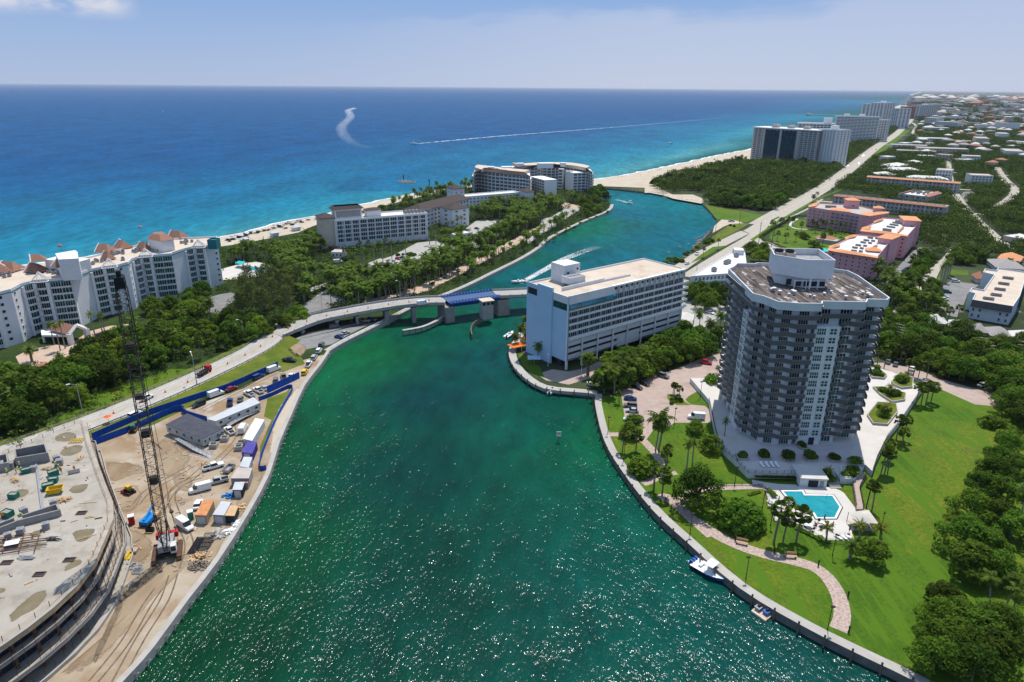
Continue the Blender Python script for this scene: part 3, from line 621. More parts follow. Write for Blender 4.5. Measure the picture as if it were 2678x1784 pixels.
slabs(tw,'balcony',[lf],FL[2:15],1.3,1.15,[m_wallg,m_bal,m_trim])
slabs(tw,'balcony',[rf],FL[1:17],1.4,1.0,[m_wallg,m_bal,m_trim])
b=MB().prism([(85.7,184.3),(85.7,182.35),(92.8,182.35),(92.8,184.3)],3.4,41.2)
b.prism([(70.4,198.2),(70.4,191.5),(72.6,191.5),(72.6,198.2)],3.4,41.2)
for z in FL[1:15]:
 b.box((89.25,182.34,z-.1),(7.3,.12,.12));b.box((70.38,194.8,z-.1),(.12,6.9,.12))
b.build('stair_bay',m_wall,tw)
wi=[]
for k,z in enumerate(FL[:16]):
 c=z+1.3
 if k>=1 or True:
  for t0,t1,me in((.30,.38,W_dark2),):pass
 e=[(TC[i],TC[(i+1)%len(TC)])for i in range(len(TC))]
 for(p,q)in e:
  l=(q-p).length;m_=(p+q)/2
  if m_.y>216 or l<2.2:continue
  nrm=Vector(((q-p).y,-(q-p).x)).normalized()
  if 85<m_.x<93.5 and m_.y<190 and k<14:
   for x_,w_ in((95.3,2.6),):
    t=(x_-p.x)/(q.x-p.x)if abs(q.x-p.x)>1 else .5
    if 0<t<1:pp,h=on_wall(p,q,t,c-.1,.04);wi.append((pp,w_,1.9,h,W_dark3))
   continue
  nw=max(1,int(l/5.2))
  for i in range(nw):
   pp,h=on_wall(p,q,(i+.5)/nw,c-.1,.04);wi.append((pp,min(3.4,l/nw*.56),1.95,h,W_dark4 if l/nw>4 else W_dark2))
 if k<14 and k>0:
  for x_,w_ in((87.6,2.6),(91.0,2.1)):wi.append((Vector((x_,182.30,z+1.3)),w_,2.0,0,W_grid2 if w_<2.3 else W_grid4))
  for y_ in(193.2,196.4):wi.append((Vector((70.36,y_,z+1.3)),2.3,2.0,R(-90),W_grid2))
place_windows(tw,wi)
MB().box((90.2,182.28,3.6),(1.6,.2,2.4)).build('door',m_glass,tw)
PH=[(79.9,205.0),(87.4,198.6),(95.8,198.4),(97.2,213.5),(82.2,214.5)]
b=MB();q=inset(ccw(PH),1.3);b.prism(q,47.6,50.8);b.prism(PH,50.8,54.6);ring(b,PH,.3,54.6,56.6);ph=b.build('penthouse',m_wall,tw)
MB().poly([(p.x,p.y,54.63)for p in inset(ccw(PH),.31)]).build('roof',m_ac,ph)
b=MB()
for i in range(5):b.box((84+i*2.4,199.1+(.6 if i else 2.0),48.2),(1.5,.3,1.8))
b.build('louvre',m_shade,ph)
b=MB()
for x in(84.5,88,91.5,94.8):b.tube((x,197.9,47.6),(x,197.9,50.4),.12)
b.tube((84.5,197.9,50.3),(96,197.9,50.3),.12);b.tube((88.8,197.2,48),(88.8,197.2,51.2),.22,n=8);b.build('pipe',m_trim,tw)
vt=[]
for i in range(16):vt.append((random.uniform(76,104),random.choice([random.uniform(187,195),random.uniform(190,196)]),47.65))
for i,p in enumerate(vt):
 if i==0:
  vent=thing('roof_vent','small pale roof vent standing on the stained gravel roof of the tower','vent',(0,0,0),'vents on the tower roof')
  MB().tube((0,0,0),(0,0,.7),.28,n=8).build('pipe',m_steel,vent);MB().lathe((0,0,.7),[(.45,0),(.45,.18),(.05,.32)],8).build('cap',m_trim,vent)
 place(vent,p,random.random()*3,random.uniform(.8,1.5))
for i,(x,y)in enumerate(((83.6,211),(86.6,210))):
 if i==0:
  ct=thing('cooling_tower','round black cooling fan in the open top of the tower penthouse','cooling fan',(0,0,0),'fans in the tower penthouse')
  MB().box((0,0,0),(2.9,2.9,1.6)).build('casing',m_rooft,ct);MB().lathe((0,0,1.6),[(1.35,0),(1.35,.7),(1.15,.72),(1.1,.2)],16).build('fan',m_dark,ct)
 place(ct,(x,y,54.66),.1)
# the hotel on the point
ht=thing('hotel','long white hotel with stacked balconies and a blue blank end wall on the point','hotel',(42,274,1.8))
A=Vector((21.2,243.2));B=Vector((75.2,286.2));dv=(B-A).normalized();nv=Vector((-dv.y,dv.x));LH=(B-A).length;DEP=24.5
hp=lambda s_,d_:A+dv*s_+nv*d_
ZR=30.6
b=MB()
b.prism([hp(.0,2.0),hp(LH,2.0),hp(LH,DEP),hp(2,DEP),hp(0,DEP-2)],6.0,ZR)
b.prism([hp(7,6),hp(LH-4,6),hp(LH-4,DEP-2),hp(7,DEP-2)],1.8,6)
b.build('wall',m_wall,ht)
m_endw=M('end wall with sky blue tint',(.40,.56,.70),.7,scale=.12,col2=(.45,.61,.74),detail=7)  # sky and water light on the shaded wall put into its base colour
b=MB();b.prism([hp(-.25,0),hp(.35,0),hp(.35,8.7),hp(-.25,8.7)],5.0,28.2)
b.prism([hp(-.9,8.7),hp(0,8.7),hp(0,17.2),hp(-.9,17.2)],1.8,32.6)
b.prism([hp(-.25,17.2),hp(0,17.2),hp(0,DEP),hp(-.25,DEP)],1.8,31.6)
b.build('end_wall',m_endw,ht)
b=MB();b.prism([hp(-.3,.0),hp(.4,.0),hp(.4,.7),hp(-.3,.7)],1.8,28);
for s_ in np.linspace(8.5,LH-.4,8):b.prism([hp(s_-.22,.5),hp(s_+.22,.5),hp(s_+.22,1.0),hp(s_-.22,1.0)],1.8,13)
b.build('column',m_trim,ht)
roof_poly=[hp(0,.6),hp(24,.6),hp(24,1.2),hp(LH+.3,1.2),hp(LH+.3,DEP),hp(0,DEP)]
MB().prism([hp(x,y)for x,y in((24.2,.9),(LH+.4,.9),(LH+.4,2.2),(24.2,2.2))],ZR-.3,ZR+.35).build('cornice',m_trim,ht)
MB().poly([(p.x,p.y,ZR+.05)for p in(hp(0.2,2.3),hp(LH-.1,2.3),hp(LH-.1,DEP-.2),hp(2,DEP-.2),hp(.2,DEP-2.2))]).build('roof',m_rooft,ht)
b=MB()
b.wall(hp(.2,DEP-.1),hp(LH,DEP-.1),ZR,ZR+.7,.3);b.wall(hp(LH,2.3),hp(LH,DEP-.3),ZR,ZR+.5,.3)
b.wall(hp(4,8.6),hp(27,8.6),ZR+.06,ZR+1.5,.35);b.wall(hp(27,8.6),hp(42,8.2),ZR+.06,ZR+.9,.35)
b.wall(hp(0.1,.25),hp(24,.25),27.9,ZR+.7,.5);b.wall(hp(-.1,.5),hp(-.1,8.6),27.9,ZR+.4,.4);b.build('parapet',m_wall,ht)
MB().prism([hp(27,8.9),hp(41.5,8.6),hp(41.5,10),hp(27,10)],ZR+.07,ZR+.5).build('roof_step',m_terra,ht)
ph1=MB().prism([hp(11.5,15.6),hp(20,15.6),hp(20,DEP-1),hp(11.5,DEP-1)],ZR+.05,ZR+7.4).build('lift_house',m_wall,ht)
MB().box((*hp(13.5,15.55),ZR+3.6),(1.0,.14,.9),math.atan2(dv.y,dv.x)).box((*hp(18.6,15.55),ZR+4.8),(.8,.14,.8),math.atan2(dv.y,dv.x)).build('vent',m_dark,ph1)
b=MB();q=[hp(9.5,9.8),hp(17.5,9.8),hp(17.5,15.0),hp(9.5,15.0)];b.prism(q,ZR+1.2,ZR+3.2);ring(b,q,.25,ZR+3.2,ZR+3.9)
mp=b.build('plant_box',m_wall,ht)
b=MB()
for i in range(5):
 for j in range(2):b.box((*hp(10.7+i*1.35,11.2+j*2.2),ZR+3.2),(1.0,1.5,.6),math.atan2(dv.y,dv.x))
b.build('fan',m_steel,mp)
b=MB()
for i in range(7):b.tube((*hp(6.5+i*1.9,8.95),ZR+1.0),(*hp(6.5+i*1.9,11.5),ZR+1.0),.1)
for j in range(3):b.tube((*hp(6.5,8.95+j),ZR+1.0),(*hp(18,8.95+j),ZR+1.0),.1)
b.build('steel_frame',m_dark,ht)
ZB=[13.9+2.72*k for k in range(5)]
slabs(ht,'balcony',[[hp(.45,2.0),hp(LH+1.4,2.0),hp(LH+1.4,4.5)]],ZB,1.4,.62,[m_trim,m_trim,m_trim],.28)
b=MB();b.prism([hp(0,.3),hp(LH+1,.3),hp(LH+1,2.0),hp(0,2)],13.2,13.55);b.build('soffit',m_trim,ht)
NB=22
wi=[]
for k,z in enumerate(ZB):
 for i in range(NB):
  if k==4 and i<7:continue
  p,h=on_wall(hp(0,2),hp(LH,2),(i+.5)/NB,z+1.2,.03);wi.append((p,LH/NB*.95,2.35,h,W_blue3 if(i+k)%3 else W_green3))
for i in range(7,22):
 p,h=on_wall(hp(0,2),hp(LH,2),(i+.5)/NB,29.35,.04);wi.append((p,1.9,1.2,h,W_plain))
place_windows(ht,wi)
b=MB()
for z in ZB:
 for i in range(0,NB+1,2):
  p,h=on_wall(hp(0,2),hp(LH,2),i/NB,z,.35);b.box((p.x,p.y,z),(.14,.6,2.38),h)
for i in range(7,23):
 p,h=on_wall(hp(0,2),hp(LH,2),i/NB,27.4,.55);b.box((p.x,p.y,27.35),(.25,1.1,2.95),h)
b.build('privacy_screen',m_wall,ht)
prof=[(2.0,25.5),(.1,25.5),(-.45,26.3),(-.4,27.2),(0,27.9)]
b=MB();vs=[]
for s_ in np.linspace(.3,25.2,26):vs+=[(*hp(s_,d_),z)for d_,z in prof]
b.add(vs,[(i*5+j,(i+1)*5+j,(i+1)*5+j+1,i*5+j+1)for i in range(25)for j in range(4)])
b.add(vs[:5],[(0,1,2,3,4)]);b.add(vs[-5:],[(4,3,2,1,0)])
lg=b.build('lounge_glass',M('teal curved glass',(.006,.25,.36),.08,scale=.25,col2=(.004,.09,.12),spec=.5,detail=5),ht)
b=MB()
for s_ in np.linspace(.3,25.2,14):
 for(d0,z0),(d1,z1)in zip(prof[1:-1],prof[2:]):b.tube((*hp(s_,d0-.04),z0),(*hp(s_,d1-.04),z1),.05,n=4)
b.build('mullion',m_teal,lg)
MB().prism([hp(-.33,.9),hp(-.2,.9),hp(-.2,8.4),hp(-.33,8.4)],25.4,28).build('glass_panel',m_glassg,ht)
MB().prism([hp(-.33,18.2),hp(-.2,18.2),hp(-.2,23.6),hp(-.33,23.6)],27.2,29.8).build('louvre',m_shade,ht)
b=MB()
for k,(z0,z1)in enumerate(((5.2,6.9),(8.0,9.5),(10.6,12.6))):
 if k==0:b.prism([hp(.4,1.2),hp(LH,1.2),hp(LH,1.6),hp(.4,1.6)],z0,z1)
 else:b.prism([hp(.4,1.2),hp(LH,1.2),hp(LH,1.6),hp(.4,1.6)],z0,z1)
b.prism([hp(29,1.25),hp(42,1.25),hp(42,1.7),hp(29,1.7)],4.2,8.05)
b.build('garage_parapet',m_wallg,ht)
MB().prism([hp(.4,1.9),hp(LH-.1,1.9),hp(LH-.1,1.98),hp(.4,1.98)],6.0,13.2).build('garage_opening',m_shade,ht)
MB().prism([hp(.3,3.6),hp(.5,3.6),hp(.5,5.8),hp(.3,5.8)],1.8,5.9).build('door',m_shade,ht)
# the stepped white condominium on the far left
cv=[(-157.5,359),(-160.5,350.5),(-166.5,349.5),(-168.7,344),(-170.7,335.3),(-169.7,333.3),(-178,329.5),(-183,327.9),(-183.7,321),(-182,315),(-184,309),(-189,306),(-192,300.6),(-192.7,289),(-192,287),(-199.5,283.5),(-205.1,281.3),(-206.4,275.7),(-205,268),(-207.5,262),(-212,259),(-215,253.5),(-216,242),(-214.8,240),(-222,236.5),(-228,234),(-230,226),(-236,215)]
ck=['end','pyr','bal','blank','none','wide','pyr','bal','none','sq','pyr','bal','blank','none','wide','pyr','bal','none','sq','pyr','bal','blank','none','wide','pyr','bal','sq']
cb=[(-270,232),(-245,255),(-236,275),(-226.3,298.5),(-218.9,303.2),(-211,312),(-206.8,322.6),(-200.7,341.9),(-196.2,352.5),(-184.5,369),(-164.5,375)]
cd_=thing('condominium','white stepped condominium with green glass balconies and brown hip roofs on the left shore','condominium',(-200,315,1.8))
ZC=25.0
CP=flat_block(cd_,cv+cb,1.8,ZC,m_wall,m_rooft,.9,.3)
band=MB();wi=[];pyr=[]
lev=[3.2+2.95*k for k in range(7)]
cvr=[Vector(p)for p in cv][::-1];ckr=ck[::-1]
for i,kd in enumerate(ckr):
 a,b_=cvr[i],cvr[i+1];l=(b_-a).length
 p0,h=on_wall(a,b_,.5,ZC-1.3,.06);band.box((p0.x,p0.y,ZC-1.5),(l*.98,.16,.35),h)
 if kd in('bal','wide','pyr'):
  t0,t1={'bal':(.22,.97),'wide':(.04,.97),'pyr':(.24,.80)}[kd]
  pa,_=on_wall(a,b_,t0,0,0);pb,_=on_wall(a,b_,t1,0,0)
  mid,_=on_wall(a,b_,(t0+t1)/2,0,.7 if kd!='wide' else .1)
  q1,_=on_wall(a,b_,t0+.2*(t1-t0),0,.45 if kd!='wide' else .1);q2,_=on_wall(a,b_,t1-.2*(t1-t0),0,.45 if kd!='wide' else .1)
  run=[pa,q1,mid,q2,pb]if kd!='wide' else[pa,pb]
  slabs(cd_,'balcony',[run],lev[1:],.85,.6,[m_trim,m_wallg,m_trim],.22)
  for z in lev:
   nn=max(1,round(l*(t1-t0)/3.4))
   for j in range(nn):
    pp,h=on_wall(a,b_,t0+(t1-t0)*(j+.5)/nn,z+1.4,.05);wi.append((pp,l*(t1-t0)/nn*.98,2.6,h,random.choice((W_green4,W_green4,W_green3,W_dark4))))
  if kd=='pyr':pyr.append((a,b_))
 if kd in('sq','end'):
  for z in lev:pp,h=on_wall(a,b_,.3 if kd=='sq' else .78,z+1.6,.04);wi.append((pp,1.3,1.2,h,W_plain))
 if kd=='none' and l>5:
  for z in lev:pp,h=on_wall(a,b_,.3,z+1.6,.04);wi.append((pp,1.1,1.2,h,W_plain))
band.build('teal_band',m_teal,cd_)
place_windows(cd_,wi)
for i,kd in enumerate(ckr):
 a,b_=cvr[i],cvr[i+1]
 if kd=='pyr':
  for t in(.1,.9):p,h=on_wall(a,b_,t,0,.35);MB().box((p.x,p.y,1.8),(1.3,.7,ZC-3.4),h).build('pilaster',m_trim,cd_)
 if kd=='bal':p,h=on_wall(a,b_,.1,0,.35);MB().box((p.x,p.y,1.8),(1.2,.7,ZC-3.4),h).build('pilaster',m_trim,cd_)
for a,b_ in pyr:
 m_,h=on_wall(a,b_,.5,ZC-.6,.6);e=(b_-a).normalized()*3.2;n_=Vector((e.y,-e.x)).normalized()
 c4=[Vector((m_.x,m_.y))+e+n_*2.2,Vector((m_.x,m_.y))-e+n_*2.2,Vector((m_.x,m_.y))-e-n_*3,Vector((m_.x,m_.y))+e-n_*3]
 ap=Vector((m_.x-n_.x*.4,m_.y-n_.y*.4,ZC+3.6));b=MB()
 for i in range(4):
  p,q=c4[i],c4[(i+1)%4];b.tube((*p,ZC-.5),(*q,ZC-.5),.16,n=4)
  for t in(0,.2,.4,.6,.8):r_=p.lerp(q,t);b.tube((*r_,ZC-.5),ap.lerp(Vector((*r_,ZC-.5)),.12 if t else 0),.11,n=4)
 b.build('pyramid_frame',m_trim,cd_)
def gable_cap(root,p,hd,ln,wd,z0,hgt,mw=m_roofb):
 d=Vector((math.cos(hd),math.sin(hd)));n_=Vector((-d.y,d.x));p=Vector(p[:2]);b=MB()
 a0,a1,b0,b1=p+n_*wd/2,p-n_*wd/2,p+d*ln+n_*wd/2,p+d*ln-n_*wd/2
 r0=p+d*wd*.45;r1=p+d*ln
 b.add([(*a0,z0),(*a1,z0),(*b1,z0),(*b0,z0),(*r0,z0+hgt),(*r1,z0+hgt)],[(0,1,4),(1,2,5,4),(3,0,4,5),(2,3,5),(3,2,1,0)])
 o=b.build('hip_roof',mw,root);g=MB()
 for s_ in(b0,b1):g.tube((*s_,z0+.1),(*r1,z0+hgt+.15),.28,n=4)
 g.build('gable_trim',m_trim,o)
se=math.atan2(.48,-.88)
for x,y,ln,wd in((30,850,6.5,8),(215,810,9,8),(455,830,8,7),(1170,620,8,8),(1300,590,8,7),(1530,610,7,6),(1900,480,9,7),(-100,880,8,8),(1150,705,5,5)):
 gable_cap(cd_,A1(x,y,ZC-.6),se+R(20*math.sin(x)),ln,wd,ZC-.4,3.6)
pt=MB().prism([A1(x,y,33.5)for x,y in((565,640),(770,605),(795,625),(800,690),(600,700))],ZC-.9,33.5).build('stair_tower',m_wall,cd_)
pq=[A1(x,y,33.5)for x,y in((560,638),(765,602),(800,630),(590,670))]
pw=rect(A1(480,800,ZC),A1(810,830,ZC),7)
MB().prism(pw,ZC-.9,29.5).build('roof_room',m_wall,cd_)
gable_cap(cd_,A1(660,775,29.4),se,5,6,29.5,2.6);gable_cap(cd_,A1(480,700,29.4),se+R(60),6,6,29.5,2.8)
pr_=[A1(x,y,30)for x,y in((1505,490),(1650,515),(1790,490),(1700,440),(1530,455))]
MB().prism(inset(ccw(pr_),.5),ZC-.9,30).build('roof_room',m_wall,cd_)
b=MB();pq2=ccw(pr_);cx_=sum((Vector(p[:2])for p in pq2),Vector((0,0)))/5;n=len(pq2)
b.add([(p.x,p.y,30)for p in pq2]+[(*p.lerp(cx_,.55),32.4)for p in pq2],[(i,(i+1)%n,n+(i+1)%n,n+i)for i in range(n)]+[tuple(range(n,2*n)),tuple(range(n-1,-1,-1))])
b.build('hip_roof',m_roofb,cd_)
tb=rect(A1(2120,500,29),A1(2210,500,29),6);b=MB().prism(tb,ZC-.9,28.3);ring(b,tb,.3,28.3,29);b.build('stair_tower',m_teal,cd_)
acs=[A1(x+random.uniform(-40,40),y+random.uniform(-14,14),ZC-.88)for x,y in((40,880),(90,870),(280,840),(310,830),(540,840),(580,850),(400,790),(930,750),(1010,730),(1180,650),(1230,640),(1290,640),(1370,625),(1400,620),(1250,700),(1470,560),(1590,610),(1640,610),(1880,540),(1930,525))for _ in range(3)]
ac_units('grey cooling unit clustered on the flat roof of the stepped white condominium','cooling units on the condominium roof',acs,.5,(1.4,1.2,1.3))
# more buildings
def fb(label,a,b,z,dep,mw,mr,nx=0,nz=0,wf=.6,hf=.55,me=None,side=0,name='apartment_block',cat='building',group=None,par=.8,z0=4.0,roofcap=None,sidefrac=.5,skip=None):
 a=Vector(a[:2]);b=Vector(b[:2]);q=rect(a,b,dep);c=(q[0]+q[2])/2
 t=thing(name,label,cat,(c.x,c.y,1.8),group)
 flat_block(t,q,1.8,z,mw,mr,par)
 wi=[]
 if nx:wi+=grid(q[0],q[1],z0,z-par-.2,nx,nz,wf,hf,me or W_dark2,.02,.98,skip)
 if side:wi+=grid(q[1],q[2],z0,z-par-.2,side,nz,wf*.8,hf,me or W_dark2,.04,.96);wi+=grid(q[3],q[0],z0,z-par-.2,side,nz,wf*.8,hf,me or W_dark2,.04,.96)
 if wi:place_windows(t,wi)
 if roofcap:
  for k,(s_,d_,w_,e_,h_)in enumerate(roofcap):
   dv_=(b-a).normalized();nv_=Vector((-dv_.y,dv_.x));l=(b-a).length
   p=[a+dv_*(s_*l+i*w_)+nv_*(d_*dep+j*e_)for i,j in((-.5,-.5),(.5,-.5),(.5,.5),(-.5,.5))]
   MB().prism(p,z-par,z+h_).build('roof_room',mw,t)
 t['_q']=0
 return t,q
# beach hotel with the glazed grid
a,b_=BH(265,365,21),BH(1457,300,19.5)
bh,q=fb('white beach hotel with a grid of dark windows and a hip roofed tower',(a.x,a.y),(b_.x,b_.y),20.8,17,m_wall,m_roofw,12,5,.9,.8,W_blue3,0,'beach_hotel','hotel',None,.9,5.4)
dv_=(q[1]-q[0]).normalized();nv_=Vector((-dv_.y,dv_.x));e0=q[0]
lt=rect(e0-dv_*9+nv_*.5,e0-dv_*.05+nv_*.5,12)
MB().prism(lt,1.8,22.4).build('lift_tower',m_rooft,bh)
hr=MB();hip_roof(hr,(lt[0]+lt[3])/2,(lt[1]+lt[2])/2,12,22.4,25,.8);hr.build('hip_roof',m_roofg,bh)
b=MB()
for i in range(13):p=e0.lerp(q[1],i/12);b.wall(p-nv_*.02,p-nv_*.42,1.8,20.1,.35)
for k in range(6):p=5.2+k*2.95;b.wall(e0-nv_*.2,q[1]-nv_*.2,p-.13,p+.13,.28)
b.build('grid_frame',m_trim,bh)
pr2=rect(e0+dv_*2+nv_*6,e0+dv_*20.5+nv_*6,9);MB().prism(pr2,20,26.2).build('roof_room',m_wall,bh)
b=MB();rr=rect(pr2[0]-dv_*1.6-nv_*1.2,pr2[1]+dv_*1.6-nv_*1.2,11.4);rr2=inset(ccw(rr),2.4);rr=ccw(rr)
b.add([(p.x,p.y,26.2)for p in rr]+[(p.x,p.y,28.2)for p in rr2],[(i,(i+1)%4,4+(i+1)%4,4+i)for i in range(4)]+[(3,2,1,0)]);b.build('roof_skirt',m_roofg,bh)
MB().prism([p for p in(pr2[0]+dv_*1-nv_*.1,pr2[1]-dv_*1-nv_*.1,pr2[1]-dv_*1+nv_*.1,pr2[0]+dv_*1+nv_*.1)],21,25.2).build('screen',m_ac,bh)
pr3=rect(e0+dv_*24+nv_*6.5,e0+dv_*34+nv_*6.5,6);MB().prism(pr3,20,24.3).build('roof_room',m_wall,bh)
hr=MB();hip_roof(hr,(pr3[0]+pr3[3])/2,(pr3[1]+pr3[2])/2,6,24.3,25.6,.8);hr.build('hip_roof',m_roofg,bh)
ac_units('small cooling unit on the white roof of the beach hotel','cooling units on the beach hotel roof',[(e0+dv_*(52+i*2.6)+nv_*(7+j*3)).to_3d()+Vector((0,0,19.95))for i in range(8)for j in range(2)],0,1.8)
# hip-roofed wing, white wing and their towers
def hipb(label,a,b,w_,z0,z1,mw,mr,nx=0,nz=0,name='hip_roofed_wing',cat='building',over=.8,me=None,group=None,wf=.5,hf=.5,zb=1.8):
 a=Vector(a[:2]);b=Vector(b[:2]);d=(b-a).normalized();n_=Vector((-d.y,d.x));c=(a+b)/2
 t=thing(name,label,cat,(c.x,c.y,zb),group);q=[a-n_*w_/2,b-n_*w_/2,b+n_*w_/2,a+n_*w_/2]
 foot(q);MB().prism(q,zb,z0).build('wall',mw,t);r_=MB();hip_roof(r_,a,b,w_,z0,z1,over);r_.build('roof',mr,t)
 wi=[]
 if nx:
  wi=grid(q[0],q[1],zb+1,z0-.4,nx,nz,wf,hf,me or W_dark2,.03,.97)
  ns=max(1,int(nx*w_/(b-a).length));wi+=grid(q[3],q[0],zb+1,z0-.4,ns,nz,wf,hf,me or W_dark2,.05,.95)
  wi+=grid(q[1],q[2],zb+1,z0-.4,ns,nz,wf,hf,me or W_dark2,.05,.95)
  place_windows(t,wi)
 return t
hipb('long hotel wing with grey brown hip roof behind the white beach hotel',B2(290,620,15),B2(760,490,16),15,15.5,19.5,m_wall,m_roofg,14,4)
hipb('square white hotel block with a hip roof facing the forecourt',B2(600,590,16.5),B2(760,570,16.5),16,16,20,m_wall,m_roofg,2,4,wf=.25,hf=.4)
hipb('small white hip roofed tower rising behind the long hotel wing',B2(640,400,22),B2(745,392,22),12,21.5,24.5,m_wall,m_roofg,2,3,wf=.2,hf=.25)
a,b_=B2(770,487,13.5),B2(1310,443,13.5)
fb('long low white wing with two rows of small dark windows between palms',a,b_,13.5,14,m_wall,m_roofw,15,3,.5,.45,W_dark1,0,'white_wing','building')
hipb('white end block of the long wing with round grey hip roof',B2(1325,432,15.5),B2(1410,428,15.5),13,15.5,18,m_wall,m_roofg,0,0)
for lab,pp_,z,dp in(('small white gatehouse with flat roof on the beach hotel forecourt',((700,850),(845,822)),5.4,7),('little white flat roofed hut among shrubs beside the parked sports cars',((370,1040),(480,1035)),5,6)):
 fb(lab,B2(*pp_[0],z),B2(*pp_[1],z),z,dp,m_wall,m_roofw,3,1,.5,.6,W_dark1,1,'gatehouse','building',None,.3,2.2)
fb('low white service building with flat beige roof below the beach hotel',B1(1238,622,5.5),B1(1352,625,5.5),5.5,8,m_wall,m_rooft,3,1,.5,.5,W_dark1,1,'service_building','building',None,.3,2.2)
# curved condominium at the inlet mouth
rc=thing('curved_condominium','curved grey and white condominium with brown mansard roof at the inlet mouth','condominium',(20,735,1.8))
zc=23
def curved(root,front,dep,nz,mw,mr,zt=zc,rooms=None):
 fr=smooth_path([Vector((p.x,p.y))for p in front],4);bk=[p+Vector((0,dep))for p in fr];ctr_=sum(fr+bk,Vector((0,0)))/(2*len(fr))
 foot(fr+bk[::-1]);b=MB();b.prism(fr+bk[::-1],1.8,zt).build('wall',mw,root)
 e0_=[Vector(p)for p in offset(fr,-.9)];e1_=[p+(ctr_-p).normalized()*9 for p in fr];b=MB();n=len(fr)
 b.add([(p.x,p.y,zt)for p in e0_]+[(p.x,p.y,zt+3.1)for p in e1_]+[(p.x,p.y,zt-.4)for p in e0_],[(i,i+1,n+i+1,n+i)for i in range(n-1)]+[(2*n+i,2*n+i+1,i+1,i)for i in range(n-1)]+[(0,n,2*n),(n-1,3*n-1,2*n-1)])
 b.build('mansard_roof',m_roofg,root)
 MB().prism(e1_+bk[::-1],zt,zt+2.9).build('roof',mr,root)
 wi=[]
 for a_,b__ in zip(fr[:-1],fr[1:]):
  l=(b__-a_).length
  wi+=grid(a_,b__,2.2,zt-.3,max(1,round(l/4.6)),nz,.78,.72,random.choice((W_blue3,W_dark3,W_blue3)))
 wi+=grid(bk[0],fr[0],2.2,zt-.3,6,nz,.75,.72,W_blue3)+grid(fr[-1],bk[-1],2.2,zt-.3,6,nz,.75,.72,W_blue3)
 place_windows(root,wi)
 slabs(root,'balcony',[[bk[0].lerp(fr[0],.1),fr[0]],[fr[-1],fr[-1].lerp(bk[-1],.9)]],[2.4+(zt-2.4)/nz*k for k in range(1,nz)],1.5,.8,[m_trim,m_wallg,m_trim],.3)
 slabs(root,'balcony',[fr[2:n//2-1],fr[n//2+1:n-2]],[2.4+(zt-2.4)/nz*k for k in range(1,nz)],1.5,.9,[m_trim,m_wallg,m_trim],.3)
 return fr,bk
f1=[B2(x,y,zc)for x,y in((862,262),(890,238),(1000,250),(1150,268),(1300,283),(1400,290))]
curved(rc,f1,26,6,m_wall,m_rooft)
f2=[B2(x,y,zc)for x,y in((1225,215),(1330,222),(1480,213),(1640,210),(1780,213),(1900,228),(1990,250))]
curved(rc,f2,26,7,m_wallg,m_rooft)
for(x0,y0,x1,y1,z,dp)in((1400,295,1535,330,19,14),(1810,262,2005,255,21,20),(1400,218,1500,222,22.3,5),(1665,222,1710,225,22.5,4)):
 a,b_=B2(x0,y0,z),B2(x1,y1,z);q=rect(a,b_,dp)
 o=MB().prism(q,1.8,z).build('bay',m_trim,rc);
 place_windows(rc,grid(q[0],q[1],2.5,z-.5,max(1,int((q[1]-q[0]).length/4.5)),6,.8,.7,W_blue3),160)
MB().prism(rect(B2(1765,240,22),B2(1810,240,22),4),1.8,22).build('stair_shaft',m_tan,rc)
for(x0,x1,y,z,dp)in((1000,1060,205,27,7),(1130,1230,205,27,8),(1280,1340,172,28,7),(1475,1620,172,29,9),(1690,1740,168,28,6)):
 MB().prism(rect(B2(x0,y,z),B2(x1,y,z),dp),24,z).build('roof_room',m_wall,rc)
# low white motel between the hotel and the tower
mo=thing('motel','low white flat roofed motel wedged between the coast road and the tower','motel',C4(750,1080).to_tuple())
mq=[C4(x,y,8.5)for x,y in((455,1122),(880,1090),(1080,975),(1062,850),(935,838))]
flat_block(mo,mq,1.8,8.5,m_wall,m_roofw,.5,.4)
ml=ccw(mq)
for i in range(len(ml)):
 p,q_=ml[i],ml[(i+1)%len(ml)]
 nrm=Vector(((q_-p).y,-(q_-p).x)).normalized()
 if nrm.y<-.3 and(q_-p).length>10:
  slabs(mo,'balcony',[[p.lerp(q_,.12),p.lerp(q_,.98)]],[4.8],1.3,.9,[m_trim,m_wall,m_trim])
  place_windows(mo,grid(p,q_,2,8,9,2,.5,.6,W_green3,.1,1))
MB().prism(rect(C4(945,830,11),C4(1055,835,11),7),8,11).build('roof_room',m_wall,mo)
ac_units('dark cooling unit on the white roof of the low motel','cooling units on the motel roof',[C4(x,y,8.02)for x,y in((715,1070),(850,990),(875,980),(965,910),(1190,930))][:4],.6,2.2)
cp=thing('entrance_canopy','white pitched entrance canopy over the hotel drive beside hedges','canopy',B3(1740,800).to_tuple())
b=MB();q=[B3(x,y,6)for x,y in((1670,805),(1800,790),(1810,745),(1690,715))];hr=MB();qc=sum((p for p in q),Vector((0,0,0)))/4
hr.add([p.to_tuple()for p in q]+[(qc.x,qc.y,8.2)],[(0,1,4),(1,2,4),(2,3,4),(3,0,4),(3,2,1,0)]);hr.build('canopy_roof',m_roofw,cp)
for p in q:MB().tube((p.x,p.y,1.8),(p.x,p.y,6),.2).build('post',m_trim,cp)
